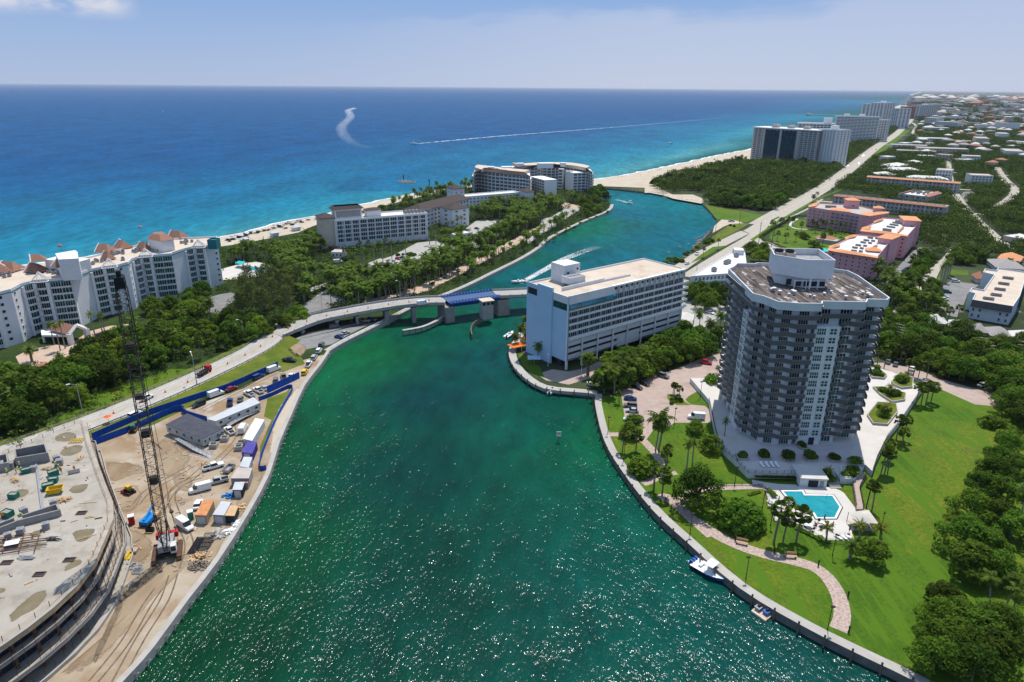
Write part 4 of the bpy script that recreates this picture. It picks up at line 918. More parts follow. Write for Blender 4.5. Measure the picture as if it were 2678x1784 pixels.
# pink condominiums
def pink(label,roof,z,towers,strips,group,facade,mroof=m_roofw):
 ps=[PK(x,y,z)for x,y in roof];c=sum((Vector((p.x,p.y))for p in ps),Vector((0,0)))/len(ps)
 t=thing('pink_condominium',label,'condominium',(c.x,c.y,1.8),group)
 flat_block(t,ps,1.8,z,m_pink,mroof,.7,.35)
 for s_ in strips:
  q=[PK(x,y,z)for x,y in s_];q=ccw(q);k=len(q);cc=sum(q,Vector((0,0)))/k;b=MB()
  qq=[p+(p-cc).normalized()*.5 for p in q]
  b.add([(p.x,p.y,z+.05)for p in qq]+[(*p.lerp(cc,.75),z+1.2)for p in q],[(i,(i+1)%k,k+(i+1)%k,k+i)for i in range(k)]+[tuple(range(k,2*k)),tuple(range(k-1,-1,-1))]);b.build('tile_roof',m_orange,t)
 wi=[]
 for(x0,y0,x1,y1,nx,nz,me,wf)in facade:
  wi+=grid(PK(x0,y0,z),PK(x1,y1,z),2.5,z-1.2,nx,nz,wf,.5,me)
 place_windows(t,wi)
 for(x0,y0,x1,y1,zt,dp)in towers:
  q=rect(PK(x0,y0,zt),PK(x1,y1,zt),dp);MB().prism(q,1.8,zt).build('stair_tower',m_pink,t)
  r_=MB();hip_roof(r_,(q[0]+q[3])/2,(q[1]+q[2])/2,dp,zt,zt+1.6,.8);r_.build('tile_roof',m_orange,t)
  place_windows(t,grid(q[0],q[1],3,zt-2,1,4,.16,.3,W_dark1))
 return t
pink('nearest pink condominium with white roof and orange eaves beside the tower',((540,825),(700,850),(1325,945),(1560,660),(1345,610),(1000,575),(640,740)),15.5,((1345,625,1555,655,18.5,16),(1175,835,1380,850,15.9,6)),(((540,800),(700,840),(1330,935),(1320,960),(690,865),(535,835)),((550,770),(725,740),(710,770),(560,810)),((800,630),(1000,580),(960,620),(830,650)),((1180,830),(1330,740),(1335,760),(1215,840))),None,((540,825,700,850,1,5,W_dark1,.2),(700,850,1325,945,6,5,W_dark1,.22),(1325,945,1560,660,4,5,W_dark1,.2)))
pink('pink condominium with white roof and blank stair tower behind the nearest one',((1075,525),(1815,600),(2040,350),(1780,335),(1430,305),(1170,440)),16.5,((1775,345,2030,360,20,18),),(((1070,500),(1800,585),(1815,610),(1180,540),(1065,525)),((1085,470),(1235,445),(1190,495),(1080,500)),((1270,370),(1440,325),(1400,355),(1290,390)),((1650,530),(1760,450),(1760,470),(1680,545))),None,((1075,525,1815,600,6,5,W_dark2,.26),(1815,600,2040,350,4,5,W_dark1,.2)))
pink('farthest pink condominium with arched white balconies facing the lawn',((215,130),(330,145),(580,185),(885,220),(1085,262),(1215,278),(1515,230),(1000,100),(330,62)),16.5,((860,25,1050,30,22,9),(1290,150,1430,158,18.8,6)),(((215,110),(330,70),(400,60),(330,120),(220,132)),((580,145),(885,178),(880,215),(575,180)),((1085,225),(1210,250),(1500,210),(1515,232),(1215,280),(1085,262))),None,((215,130,580,185,5,5,W_dark1,.22),(580,185,1215,278,8,5,W_blue3,.62),(1215,278,1515,230,6,5,W_dark1,.2)),m_tan)
for nm,spots in(('white roof of the nearest pink condominium',[(x0+i*28+(40 if i>2 else 0),y+i*4+25,14.85)for x0,y in((920,825),(935,775),(990,735),(1070,690),(1120,655),(1185,615),(1240,575))for i in range(5)]),('white roof of the middle pink condominium',[(x0+i*28,y+i*4+20,15.85)for x0,y in((1425,510),(1430,480),(1490,440),(1540,405),(1585,375),(1630,350),(1680,320))for i in range(5)])):
 ac_units('black cooling unit in a row on the '+nm,'cooling units on the '+nm,[PK(*p)for p in spots],.5,(1.0,1.0,1.0))
ac_units('black cooling unit on the grey roof of the farthest pink condominium','cooling units on the farthest pink roof',[PK(500+i*36,130+i*2+j*15,15.85)for i in range(5)for j in range(2)],.3,1.2)
pv=thing('pool_pavilion','low orange roofed pavilion by the round pool among palms','pavilion',PK(480,640).to_tuple())
r_=MB();hip_roof(r_,PK(360,610,4.5),PK(650,655,4.5),9,4.5,6.2,.6);r_.build('tile_roof',m_terra,pv);MB().prism(rect(PK(330,640,4.5),PK(660,690,4.5),8),1.8,4.5).build('wall',m_tan,pv)
# long tan condominiums, white roofed complex, small blocks
def tanlong(label,f,a,b,z,dep,edge,nx):
 t,q=fb(label,f(*a,z),f(*b,z),z,dep,m_tan,m_roofw,nx,3,.55,.62,W_blue3,2,'tan_condominium','condominium',None,.5,2.6)
 d=(q[1]-q[0]).normalized();n_=Vector((-d.y,d.x));e=MB()
 e.add([(*(q[0]-n_*.9),z-.5),(*(q[1]-n_*.9),z-.5),(*(q[1]+n_*1.6),z+.9),(*(q[0]+n_*1.6),z+.9),(*(q[0]-n_*.9),z-.9),(*(q[1]-n_*.9),z-.9)],[(0,1,2,3),(4,5,1,0)]);e.build('tile_eave',edge,t)
 for i in range(9):
  p=q[0].lerp(q[1],(i+.5)/9)-n_*.15;MB().box((p.x,p.y,1.8),(.8,.5,z-3),math.atan2(d.y,d.x)).build('buttress',m_wallg,t)
 for i in range(14):pass
 ac_units('small grey unit on the '+label.split(' with')[0],'cooling units on the '+label.split(' with')[0],[(q[0].lerp(q[1],(i+.5)/14)+n_*(dep*.6+random.uniform(-1,1))).to_3d()+Vector((0,0,z-.45))for i in range(14)],0,1.3)
tanlong('longest tan condominium with dull red eave behind the farthest pink one',C2,(485,490),(1585,602),12.5,13,m_terra,26)
tanlong('tan condominium with bright orange eave along the cross street',C2,(810,305),(1725,370),12.5,13,m_orange,22)
t,q=fb('square tan building with white roof and red tile sides crowded with vents',C2(1120,470,10),C2(1405,500,10),10,40,m_tan,m_roofw,5,2,.5,.5,W_dark2,4,'tan_condominium','condominium',None,.3,2.6)
for s_ in(0,1):
 d=(q[1]-q[0]).normalized();n_=Vector((-d.y,d.x));p0=q[0]if s_==0 else q[1];sg=1 if s_==0 else-1;e=MB()
 e.add([(*(p0-d*sg),9.4),(*(p0-d*sg+n_*40),9.4),(*(p0+d*sg*4+n_*40),11),(*(p0+d*sg*4),11)],[(0,1,2,3)]);e.build('tile_roof',m_terra,t)
ac_units('dark vent on the square white roof of the tan building','vents on the square tan building',[(q[0].lerp(q[1],random.uniform(.25,.75))+Vector((-(q[1]-q[0]).normalized().y,(q[1]-q[0]).normalized().x))*random.uniform(4,36)).to_3d()+Vector((0,0,9.75))for _ in range(22)],.3,1.5)
for i,(x0,y0,x1,y1,w_,lab)in enumerate(((905,268,1075,270,22,'single white hip roof beside the coast road'),(970,195,1150,175,26,'largest white hip roof of the low complex'),(1000,225,1300,228,18,'long white hip roof at the front of the low complex'),(1190,150,1350,160,20,'far white hip roof of the low complex'),(1200,300,1600,322,16,'long thin white hip roof behind the orange eaved condominium'))):
 hipb('low building with '+lab,C2(x0,y0,6.5),C2(x1,y1,6.5),w_,5.2,8.2,m_wall,m_roofw,0,0,'white_roofed_building','building',1.0)
beige=M('beige wall',(.50,.42,.33),.8,scale=.3,col2=(.56,.48,.40));
for(f,x0,y0,x1,y1,z,dp,mw,mr,nx,nz,lab)in((C2,1490,235,1645,245,14,20,m_wallg,m_rooft,5,3,'small beige roofed block standing behind the white roofed complex'),(C2,1835,290,2050,298,14,20,m_wallg,m_rooft,6,4,'grey four storey block with a beige roof near the winding street'),(C2,1745,100,1925,108,12,20,m_wallg,m_rooft,6,3,'pale grey block with beige roof behind dark trees'),(C2,1480,85,1620,95,11,16,beige,m_rooft,4,3,'small tan block with orange beige roof in the trees'),(C2,1330,100,1480,104,8,16,m_wall,m_roofw,4,2,'low white roofed building beside the small tan block'),(C2,1300,22,1812,40,13,30,m_tan,m_tan,16,3,'long dark office block with a grey slab roof in the trees'),(C1,1755,285,1935,290,12,30,m_wallg,m_roofw,12,2,'grey office block with a white roof far along the coast road'),(C1,1930,300,2050,305,9,30,beige,m_orange,5,1,'low orange roofed block far inland of the coast road'),(C1,1790,225,1930,228,13,30,m_wall,m_roofw,10,3,'white flat block far along the coast road'),(C1,1845,190,1980,196,20,30,m_wallg,m_wallg,10,4,'grey mid rise block beyond the white flat block'),(C1,1788,168,1858,172,26,26,m_wallg,m_wallg,6,5,'pale stepped mid rise block beside the far round tower'),(C1,2235,150,2330,152,14,60,m_pink,m_wall,6,2,'distant pink building among far trees'),(C1,1870,112,1925,115,22,40,m_wall,m_roofw,5,3,'distant white block beyond the far round tower'),(C1,2035,60,2110,62,22,80,m_wall,m_wall,5,3,'far white block beside the pale lagoon'),(C1,1650,105,1690,108,45,30,m_terra,m_terra,4,8,'red brown tower far along the beach')):
 fb(lab,f(x0,y0,z),f(x1,y1,z),z,dp,mw,mr,nx,nz,.6,.5,W_dark1 if nx<8 else W_dark2,0,'apartment_block','building',None,.5,2.6)
# right-hand street: blue white block, town houses, hipped houses
rb=thing('apartment_block','pale blue white block with a dark mansard front beside the grey lot','building',RB(1000,800).to_tuple())
rq=[RB(x,y,11)for x,y in((590,880),(650,760),(530,730),(585,655),(800,695),(1000,415),(790,365),(830,300),(1040,330),(1075,282),(1620,360),(1480,810),(1350,1005))]
m_bw=M('blue white wall',(.52,.57,.62),.75,scale=.3,col2=(.58,.62,.66));m_mans=M('slate mansard',(.045,.05,.055),.8,scale=3,col2=(.07,.075,.08),stretch=(.3,.3,2))
flat_block(rb,rq,1.8,11,m_bw,m_rooft,.8,.35)
a,b_=Vector(RB(590,880,11)[:2]),Vector(RB(1350,1005,11)[:2]);d=(b_-a).normalized();n_=Vector((d.y,-d.x))
MB().add([(*(a+n_*.05),11.05),(*(b_+n_*.05),11.05),(*(b_+n_*1.6),8.0),(*(a+n_*1.6),8.0),(*(a+n_*.02),8.0),(*(b_+n_*.02),8.0)],[(0,3,2,1),(3,4,5,2),(0,4,3),(1,2,5)]).build('mansard_roof',m_mans,rb)
place_windows(rb,grid(a,b_,2.2,7.8,6,2,.3,.55,W_dark2,skip=lambda i,j:i in(2,3)))
ac_units('dark cooling unit in a row on the roof of the pale blue block','cooling units on the pale blue block',[RB(x+i*48,y+i*6+20,10.25)for x,y in((1180,470),(1100,575),(1030,680),(960,785),(815,855))for i in range(4)],.2,(1.2,1.2,1.2))
th_roof=M('weathered white shingle roof',(.56,.53,.50),.9,scale=1.2,col2=(.66,.63,.60),detail=7);th_roof2=M('grey shingle roof',(.27,.245,.235),.9,scale=1.2,col2=(.36,.33,.315),detail=7)
for i,(x0,y0,x1,y1,w_,mr,lab)in enumerate(((1010,815,1220,835,13,th_roof,'first cream gabled town house at the left end of the row'),(1270,870,1500,905,15,th_roof,'town house with stained white roof, second in the row'),(1540,925,1690,940,12,th_roof2,'town house with grey gabled roof, third in the row'),(1720,960,1960,985,15,th_roof2,'town house with mottled grey roof, fourth in the row'),(2000,1000,2240,1030,14,th_roof,'white gabled town house at the right edge of the row'))):
 hipb(lab,C3(x0,y0,7.2),C3(x1,y1,7.2),w_*.75,6.8,9.6,m_wall if i!=1 else beige,mr,3,2,'town_house','house',.5,W_dark1,None,.3,.4)
for x0,y0,x1,y1,w_,mr,f,lab in((960,190,1480,230,22,th_roof2,RB,'wide grey hip roofed house behind the pale blue block'),(1120,60,1500,110,16,m_orange,RB,'orange hip roofed house behind trees at the right edge'),(640,440,770,450,8,m_terra,RB,'little red roofed outbuilding beside the pale blue block')):
 hipb(lab,f(x0,y0,5.2),f(x1,y1,5.2),w_,4.8,8.2,m_wallg,mr,0,0,'house','house',.8)
fb('long flat roofed house at the right edge among dark trees',C2(2140,880,6),C2(2420,930,6),6,20,m_tan,m_roofw,0,0,name='house',cat='house',par=.3)
hipb('low terracotta roofed gatehouse in the hedge by the road',A2(330,640,5),A2(580,650,5),13,4.6,7.6,m_wall,m_terra,0,0,'gatehouse','building',.8)
hipb('brown red tiled wall roof on the hedge beside the drive',A2(640,610,4),A2(860,560,4),3.5,3.6,5,m_wall,m_terra,0,0,'gatehouse','building',.4)
hipb('low terracotta roofed lodge at the left edge of the photograph',A2(0,815,4),A2(260,735,4),5,3.6,5.2,m_wall,m_terra,0,0,'gatehouse','building',.4)
pc=thing('porte_cochere','white arched entrance porch of the stepped condominium','porch',A2(640,360).to_tuple())
a,b_=A2(735,395),A2(905,340);d=(b_-a).to_2d().normalized();n_=Vector((-d.y,d.x));l=(b_-a).length
for s_ in(0,1):p=(a if s_==0 else b_);MB().box((p.x,p.y,1.8),(1.6,2,4.6),math.atan2(d.y,d.x)).build('pier',m_trim,pc)
b=MB();mid=(a+b_)/2;b.tube((a.x,a.y,6.4),(mid.x,mid.y,9.2),.8,n=4);b.tube((b_.x,b_.y,6.4),(mid.x,mid.y,9.2),.8,n=4);b.build('gable_arch',m_trim,pc)
r_=MB();r_.add([(*(a.to_2d()+n_*.6-d*.6),6.3),(*(mid.to_2d()+n_*.6),9),(*(b_.to_2d()+n_*.6+d*.6),6.3),(*(a.to_2d()+n_*13-d*.6),6.3),(*(mid.to_2d()+n_*13),9),(*(b_.to_2d()+n_*13+d*.6),6.3)],[(0,1,4,3),(1,2,5,4)]);r_.build('tile_roof',m_roofb,pc)
q=[A2(x,y,5.4)for x,y in((425,300),(720,300),(700,220),(420,250))];MB().prism(q,4.6,5.4).build('flat_roof',m_trim,pc)
for p in q[:2]:MB().box((p.x,p.y+.8,1.8),(.7,.7,2.8)).build('post',m_trim,pc)
# tall condominiums down the coast
def tall(label,f,a,b,z,dep,mw,nx,nz,me,side,caps=(),mr=m_roofw,wf=.75,hf=.6):
 return fb(label,f(*a,z),f(*b,z),z,dep,mw,mr,nx,nz,wf,hf,me,side,'condominium_tower','apartment tower',None,1.2,5,caps)
m_bg=M('beige concrete',(.40,.37,.34),.8,scale=.1,col2=(.46,.43,.40))
t,q=tall('broad condominium tower with dark glass front and beige piers above the dune wood',C1,(812,222),(1185,243),50,30,m_bg,16,15,W_blue3,4,((.28,.4,9,9,5),(.52,.4,8,8,4.5),(.76,.4,8,8,4.5)),wf=.8,hf=.7)
d=(q[1]-q[0]).normalized();n_=Vector((-d.y,d.x));l=(q[1]-q[0]).length
MB().prism(rect(q[0]+d*l*.2-n_*.5,q[0]+d*l*.68-n_*.5,.4),3,47).build('glass_front',m_glassb,t)
for f_ in(.17,.43,.70):MB().prism(rect(q[0]+d*l*f_-n_*1.2,q[0]+d*(l*f_+3.4)-n_*1.2,1),2,48).build('pier',m_bg,t)
MB().prism(rect(q[0]-d*1-n_*1.4,q[1]+d*1-n_*1.4,33),49.0,50.1).build('roof_edge',m_trim,t)
tall('white condominium tower with small dark windows tucked against the broad dark one',C1,(1180,232),(1285,240),52,26,m_wall,6,15,W_dark1,4,((.5,.5,8,8,5),),wf=.5,hf=.5)
tall('low wide white condominium slab behind the broad dark tower',C1,(1065,200),(1280,205),53,40,m_wall,10,15,W_dark2,4,((.8,.4,12,10,8),))
tall('beige mid height condominium between the two white slabs',C1,(1280,240),(1352,238),34,26,m_tan,5,9,W_dark1,4)
tall('white condominium slab with many balcony bands facing the coast road',C1,(1285,160),(1535,165),53,30,m_wall,12,16,W_blue3,5,((.25,.5,10,8,4),(.6,.5,10,8,4)),wf=.92,hf=.5)
tall('small stepped white condominium in front of the far pair',C1,(1515,180),(1575,182),46,26,m_wall,4,12,W_dark2,3)
tall('tallest far white condominium tower of the pair by the beach',C1,(1560,86),(1622,84),68,40,m_wall,4,18,W_dark1,4,((.5,.5,14,12,5),))
tall('grey balconied half of the far tower pair by the beach',C1,(1504,92),(1562,90),64,36,m_wallg,4,18,W_dark2,3)
tall('slim far white tower right of the beach pair',C1,(1608,115),(1645,117),56,34,m_wall,3,14,W_dark1,3)
tall('far round shouldered grey white tower standing inland of the coast road',C1,(1762,98),(1866,97),52,34,m_wallg,9,14,W_dark1,3,((.5,.5,20,14,4),))
for i,(x0,x1,y,z,dp)in enumerate(((1705,1735,55,50,60),(1733,1770,42,60,60),(1770,1800,70,40,60),(1690,1712,68,40,50))):
 tall(('distant grey tower at the end of the beach','tallest distant tower at the end of the beach','distant pale tower just inland of the beach end','distant low tower nearest the sand at the beach end')[i],C1,(x0,y),(x1,y),z,dp,m_wallg,4,8,W_dark1,0)
pier=thing('fishing_pier','long dark fishing pier reaching into the sea far down the beach','pier',C1(1200,157,4).to_tuple())
a,b_=C1(1112,150,6),C1(1330,158,6);d=(b_-a).to_2d().normalized()
MB().prism(rect(a,b_,5),5.4,6.2).build('deck',m_tan,pier);MB().prism(rect(a,a.to_2d()+d*22,22),5.3,6.25).build('pier_head',m_tan,pier)
for i in range(24):p=a.lerp(b_,i/23.);MB().tube((p.x,p.y+2,-2),(p.x,p.y+2,5.4),.6,n=5).build('pile',m_dark,pier)
fb('small white hut on the head of the fishing pier',a+Vector((4,6,0)),a+Vector((16,6,0)),10,8,m_wall,m_roofw,name='pier_hut',cat='hut',par=.2)
# plants: one of each kind, copied
m_leaf=M('broad leaves',(.03,.066,.006),.7,scale=.9,col2=(.12,.185,.014),spec=.06,rand=.5,detail=3,trans=.28)
m_leaf2=M('yellow green leaves',(.07,.125,.008),.65,scale=.9,col2=(.18,.24,.02),spec=.06,rand=.3,detail=3,trans=.28)
m_palm=M('palm fronds',(.042,.078,.008),.55,scale=.8,col2=(.15,.195,.024),spec=.06,rand=.35,detail=3,trans=.25)
m_palmy=M('young palm fronds',(.09,.11,.012),.55,scale=.8,col2=(.19,.20,.025),spec=.06,rand=.25,detail=3,trans=.12)
m_pine=M('pine needles',(.085,.115,.02),.8,scale=.7,col2=(.18,.21,.05),rand=.25,detail=3,trans=.2)
m_bark=M('bark',(.16,.125,.095),.9,scale=3,col2=(.24,.20,.16),stretch=(1,1,.3));m_barkg=M('grey palm bark',(.22,.20,.175),.9,scale=3,col2=(.32,.295,.26),stretch=(1,1,2))
m_deadf=M('dead fronds',(.20,.14,.075),.9,scale=2,col2=(.28,.21,.12))
RNG=random.Random(11)
def rdir(up=0.):
 while True:
  v=Vector((RNG.uniform(-1,1),RNG.uniform(-1,1),RNG.uniform(-1,1)))
  if .05<v.length<1:
   v.normalize()
   if v.z>-.55+up:return v
def leaf(mb,p,nrm,s,mi=0,el=1.5):
 a=nrm.cross(rdir()).normalized()if True else None
 if a.length<.1:a=nrm.orthogonal().normalized()
 b=nrm.cross(a);a=a*s*el*.5;b=b*s*.5;k=nrm*s*.12
 return mb.add([p-a,p+b*RNG.uniform(.7,1)-k,p+a,p-b*RNG.uniform(.7,1)-k],[(0,1,2,3)],mi)
def crown(mb,blobs,n,s,mi=0,up=0.,lo=.72):
 wts=[r*r for _,r,*_ in blobs]
 for _ in range(n):
  c,r,*q=RNG.choices(blobs,wts)[0];sq=q[0]if q else .8
  d=rdir(up);rr=r*(lo+(1.06-lo)*RNG.random()**.6)
  p=Vector(c)+Vector((d.x*rr,d.y*rr,d.z*rr*sq))
  leaf(mb,p,(d+rdir()*.75+Vector((0,0,.3))).normalized(),s*RNG.uniform(.65,1.3),mi)
def limbs(mb,base,tips,r,mi=0):
 for t in tips:
  t=Vector(t);m_=base.lerp(t,.5)+Vector((0,0,-.06*(t-base).length));mb.tube(base,m_,r,r*.65,5,mi);mb.tube(m_,t,r*.65,r*.2,5,mi)
def broad(name,h,rad,nb,n,s,m,seed,label='tree',open_=0.):
 RNG.seed(seed);t=thing(name,label,'tree',(0,0,0));blobs=[];nb=nb+8
 for i in range(nb):
  f=i/(nb-1);a=i*2.39996+RNG.uniform(-.5,.5);zc_=h*(.30+.52*f)+RNG.uniform(-.06,.06)*h;k=rad*(.80-.62*max(0,f-.25)/.75)*RNG.uniform(.75,1.1)
  blobs.append(((math.cos(a)*k,math.sin(a)*k,zc_),rad*RNG.uniform(.24,.42),RNG.uniform(.7,.95)))
 c=MB();crown(c,blobs,int(n*1.25),s*.9,lo=.6);c.build('crown',m,t)
 b=MB();b.tube((0,0,-.2),(0,0,h*.3),rad*.07,rad*.05,7);limbs(b,Vector((0,0,h*.28)),[q[0]for q in blobs[::2]],rad*.04);b.build('trunk',m_bark,t)
 return t
def frond(mb,base,az,el,ln,droop,n=7,lw=.62,mi=0,rnd=0.12):
 d=Vector((math.cos(az),math.sin(az),0));side=Vector((-d.y,d.x,0));p=Vector(base);e=el;step=ln/n;prev=None
 for i in range(n+1):
  t=i/n;wd=lw*(math.sin(math.pi*min(1,.12+t*.95))**.6)*ln*.22
  dirv=d*math.cos(e)+Vector((0,0,math.sin(e)))
  if i:
   q=prev
   for s_ in(1,-1):
    tip=(q+p)/2+side*s_*wd*RNG.uniform(.8,1.15)+dirv*wd*.55+Vector((0,0,-wd*(.35+.25*t)))
    mb.add([q,p,tip+dirv*step*.25,tip-dirv*step*.22],[(0,1,2,3)]if s_>0 else[(3,2,1,0)],mi)
  prev=p.copy();p=p+dirv*step;e-=droop*(.5+t)/n*2
def palm(name,h,lean,nf,ln,seed,m,mt,el0=1.25,el1=-.75,droop=1.15,rt=.17,skirt=0,lw=.62,shaft=False):
 RNG.seed(seed);t=thing(name,'palm','palm tree',(0,0,0));b=MB();k=6;pp=[Vector((lean*(i/k)**1.6,lean*.3*math.sin(i/k*3),h*i/k))for i in range(k+1)];pp[0].z=-.3
 for i in range(k):b.tube(pp[i],pp[i+1],rt*(1.35-.45*i/k),rt*(1.35-.45*(i+1)/k),6,0,i==0)
 b.build('trunk',mt,t);top=pp[-1];c=MB()
 for i in range(nf):
  f=i/(nf-1);az=i*2.39996+RNG.uniform(-.25,.25);el=el0+(el1-el0)*f+RNG.uniform(-.15,.15)
  frond(c,top+Vector((0,0,.15)),az,el,ln*RNG.uniform(.85,1.1),droop*RNG.uniform(.75,1.2),7,lw)
 c.build('crown',m,t)
 if skirt:
  g=MB()
  for i in range(skirt):frond(g,top-Vector((0,0,.1)),i*2.4,-1.0,ln*.6,.5,4,.7)
  g.build('dead_fronds',m_deadf,t)
 return t
def fanpalm(name,h,lean,n,r,seed,m,booted=True):
 RNG.seed(seed);t=thing(name,'palm','palm tree',(0,0,0));b=MB();k=5;pp=[Vector((lean*(i/k)**1.5,0,h*i/k))for i in range(k+1)];pp[0].z=-.3
 for i in range(k):b.tube(pp[i],pp[i+1],.2,.19,6,0,i==0)
 b.build('trunk',m_bark if booted else m_barkg,t);c=MB();top=pp[-1]+Vector((0,0,.3))
 for i in range(n):
  d=rdir(-.1);q=top+d*r*RNG.uniform(.5,.75);tip_r=r*RNG.uniform(.5,.65);side=d.cross(Vector((0,0,1)));
  side=side.normalized()if side.length>.1 else Vector((1,0,0));up=side.cross(d)
  vs=[q];
  for j in range(7):
   a=-1.25+2.5*j/6;o=d*math.cos(a)*tip_r+side*math.sin(a)*tip_r;o+=up*(.12*tip_r if j%2 else-.02)+Vector((0,0,-.25*tip_r));vs.append(q+o)
  c.add(vs,[(0,j+1,j+2)for j in range(6)]);c.tube(top,q,.03,.02,3,0,False)
 c.build('crown',m,t);return t
def bush(name,r,h,n,s,m,seed,label='shrub'):
 RNG.seed(seed);t=thing(name,label,'shrub',(0,0,0));c=MB();blobs=[((RNG.uniform(-.4,.4)*r,RNG.uniform(-.4,.4)*r,h*RNG.uniform(.35,.55)),r*RNG.uniform(.55,.75),h/r*.7)for _ in range(5)]
 crown(c,blobs,n,s,0,.1);c.build('foliage',m,t);b=MB();limbs(b,Vector((0,0,-.1)),[q[0]for q in blobs],.05);b.build('stem',m_bark,t);return t
def casuarina(name,h,seed):
 RNG.seed(seed);t=thing(name,'pine','tree',(0,0,0));b=MB();b.tube((0,0,-.2),(0,.3,h*.9),.3,.06,6);c=MB()
 for i in range(70):
  z=h*(.12+.85*(i/70));az=i*2.4;l=(1.1-z/h)*h*.30+.8;e=RNG.uniform(.2,.8);o=Vector((math.cos(az)*math.cos(e),math.sin(az)*math.cos(e),math.sin(e)));p0=Vector((0,.3*z/h,z));p1=p0+o*l;b.tube(p0,p1,.05,.02,3,0,False)
  for j in range(16):
   q=p0.lerp(p1,.25+.8*RNG.random())+rdir()*.35;d=(o+rdir()*.7+Vector((0,0,-.15))).normalized();s_=d.cross(rdir()).normalized()*.09;le=RNG.uniform(.6,1.2)
   c.add([q-s_,q+s_,q+d*le+s_*.6,q+d*le-s_*.6],[(0,1,2,3)])
 b.build('trunk',m_bark,t);c.build('crown',m_pine,t);return t
T_BROAD=[broad('broad_tree',8.5,5.2,9,2000,.62,m_leaf,1),broad('broad_tree',7.5,5.6,11,2100,.62,m_leaf,2),broad('broad_tree',9.5,4.6,8,1800,.6,m_leaf,3),broad('broad_tree',8,5,10,1900,.6,m_leaf2,4),broad('broad_tree',6.5,4.2,8,1500,.52,m_leaf2,5)]
T_FINE=[broad('shade_tree',9,5.4,12,3600,.42,m_leaf,6),broad('shade_tree',8.2,5.0,10,3200,.42,m_leaf,8)]
T_PALM=[palm('coconut_palm',7.6,1.2,26,3.7,21,m_palm,m_barkg,lw=.85),palm('coconut_palm',9,-1.0,24,3.6,22,m_palm,m_barkg,lw=.85),palm('coconut_palm',6.4,.5,28,3.8,23,m_palm,m_barkg,lw=.85),palm('coconut_palm',8,1.8,22,3.5,24,m_palm,m_barkg,1.1,-.9,1.35,lw=.85)]
T_YOUNG=[palm('young_palm',3.2,.3,18,2.6,25,m_palmy,m_barkg,1.3,-.2,.95)]
T_ROYAL=[palm('royal_palm',12,.15,18,2.9,26,m_palm,m_barkg,1.3,-.5,1.2,.22),palm('royal_palm',10,-.2,18,2.8,27,m_palm,m_barkg,1.3,-.55,1.2,.22)]
T_DATE=[palm('date_palm',5.5,.1,46,3.4,28,m_palm,m_bark,1.35,-.7,.75,.38,0,.5),palm('date_palm',4.6,0,44,3.2,29,m_palm,m_bark,1.35,-.7,.75,.36,0,.5)]
T_SABAL=[fanpalm('cabbage_palm',6.2,.3,42,1.7,31,m_palm),fanpalm('cabbage_palm',7.4,-.4,38,1.6,32,m_palm),fanpalm('cabbage_palm',5.0,0,44,1.75,33,m_palm)]
T_PINE=[casuarina('casuarina',13,41),casuarina('casuarina',11,42)]
T_BUSH=[bush('shrub',1.6,1.7,420,.38,m_leaf,51),bush('shrub',1.4,1.3,380,.36,m_leaf2,52),bush('shrub',2.2,2.2,520,.45,m_leaf,53)]
ALLP=T_BROAD+T_FINE+T_PALM+T_YOUNG+T_ROYAL+T_DATE+T_SABAL+T_PINE+T_BUSH
TR=random.Random(5)
def blocked(p,r):
 for q in FOOT:
  bx=q[1]
  if bx[0]-r<p[0]<bx[1]+r and bx[2]-r<p[1]<bx[3]+r:
   for k in range(5):
    a=k*1.256
    if inside((p[0]+math.cos(a)*r,p[1]+math.sin(a)*r),q[0])or inside(p,q[0]):return True
 return False
PLACED=[]
def scatter(poly,n,protos,label,group,sp=4.5,s0=.85,s1=1.2,clr=1.5,z=1.8,roads=True):
 xs_=[p[0]for p in poly];ys_=[p[1]for p in poly];k=0;tries=0;mine=[]
 while k<n and tries<n*40:
  tries+=1;p=(TR.uniform(min(xs_),max(xs_)),TR.uniform(min(ys_),max(ys_)))
  if not inside(p,poly)or blocked(p,clr):continue
  if roads and any(inside(p,q)for q in ROADP):continue
  if any((p[0]-a)**2+(p[1]-b_)**2<sp*sp for a,b_ in mine):continue
  mine.append(p);pr=TR.choice(protos);place(pr,(p[0],p[1],z),TR.uniform(0,6.28),TR.uniform(s0,s1)*(1.25 if 'palm' in pr.name else 1.12),label,group);k+=1
 return k
def row(ps,protos,label,group,s0=.9,s1=1.15,z=1.8):
 for p in ps:place(TR.choice(protos),(p[0],p[1],p[2]if len(p)>2 else z),TR.uniform(0,6.28),TR.uniform(s0,s1),label,group)
DP=lambda s:pts(D,s)
scatter(DP('0 890 60 862 190 812 300 782 400 766 500 752 548 748 545 770 500 795 400 828 340 848 250 895 180 935 120 955 60 985 0 1000 -60 1010 -60 900'),62,T_BROAD,'broad dark tree in the thick belt between the condominium drive and the bridge road','trees in the belt beside the bridge road',5.5,.75,1.1,1.5)
scatter(DP('340 755 430 735 530 760 560 790 500 820 400 850 330 870'),9,T_SABAL,'round headed cabbage palm in the belt beside the bridge road','cabbage palms beside the bridge road',5,.8,1.1)
scatter(DP('0 925 70 905 120 930 60 980 0 990'),6,T_SABAL,'round headed cabbage palm at the left end of the belt of trees','cabbage palms at the left end of the belt',5,.9,1.2)
scatter(DP('325 728 440 690 505 685 520 700 470 725 400 745 345 752'),16,T_BROAD,'broad tree crowding the foot of the stepped condominium','trees at the foot of the condominium',5,.7,1.0)
row([A2(x,y)for x,y in((330,570),(635,640),(960,530),(1115,470),(180,780))],T_DATE,'stout date palm standing in the condominium forecourt','date palms in the condominium forecourt',.95,1.1)
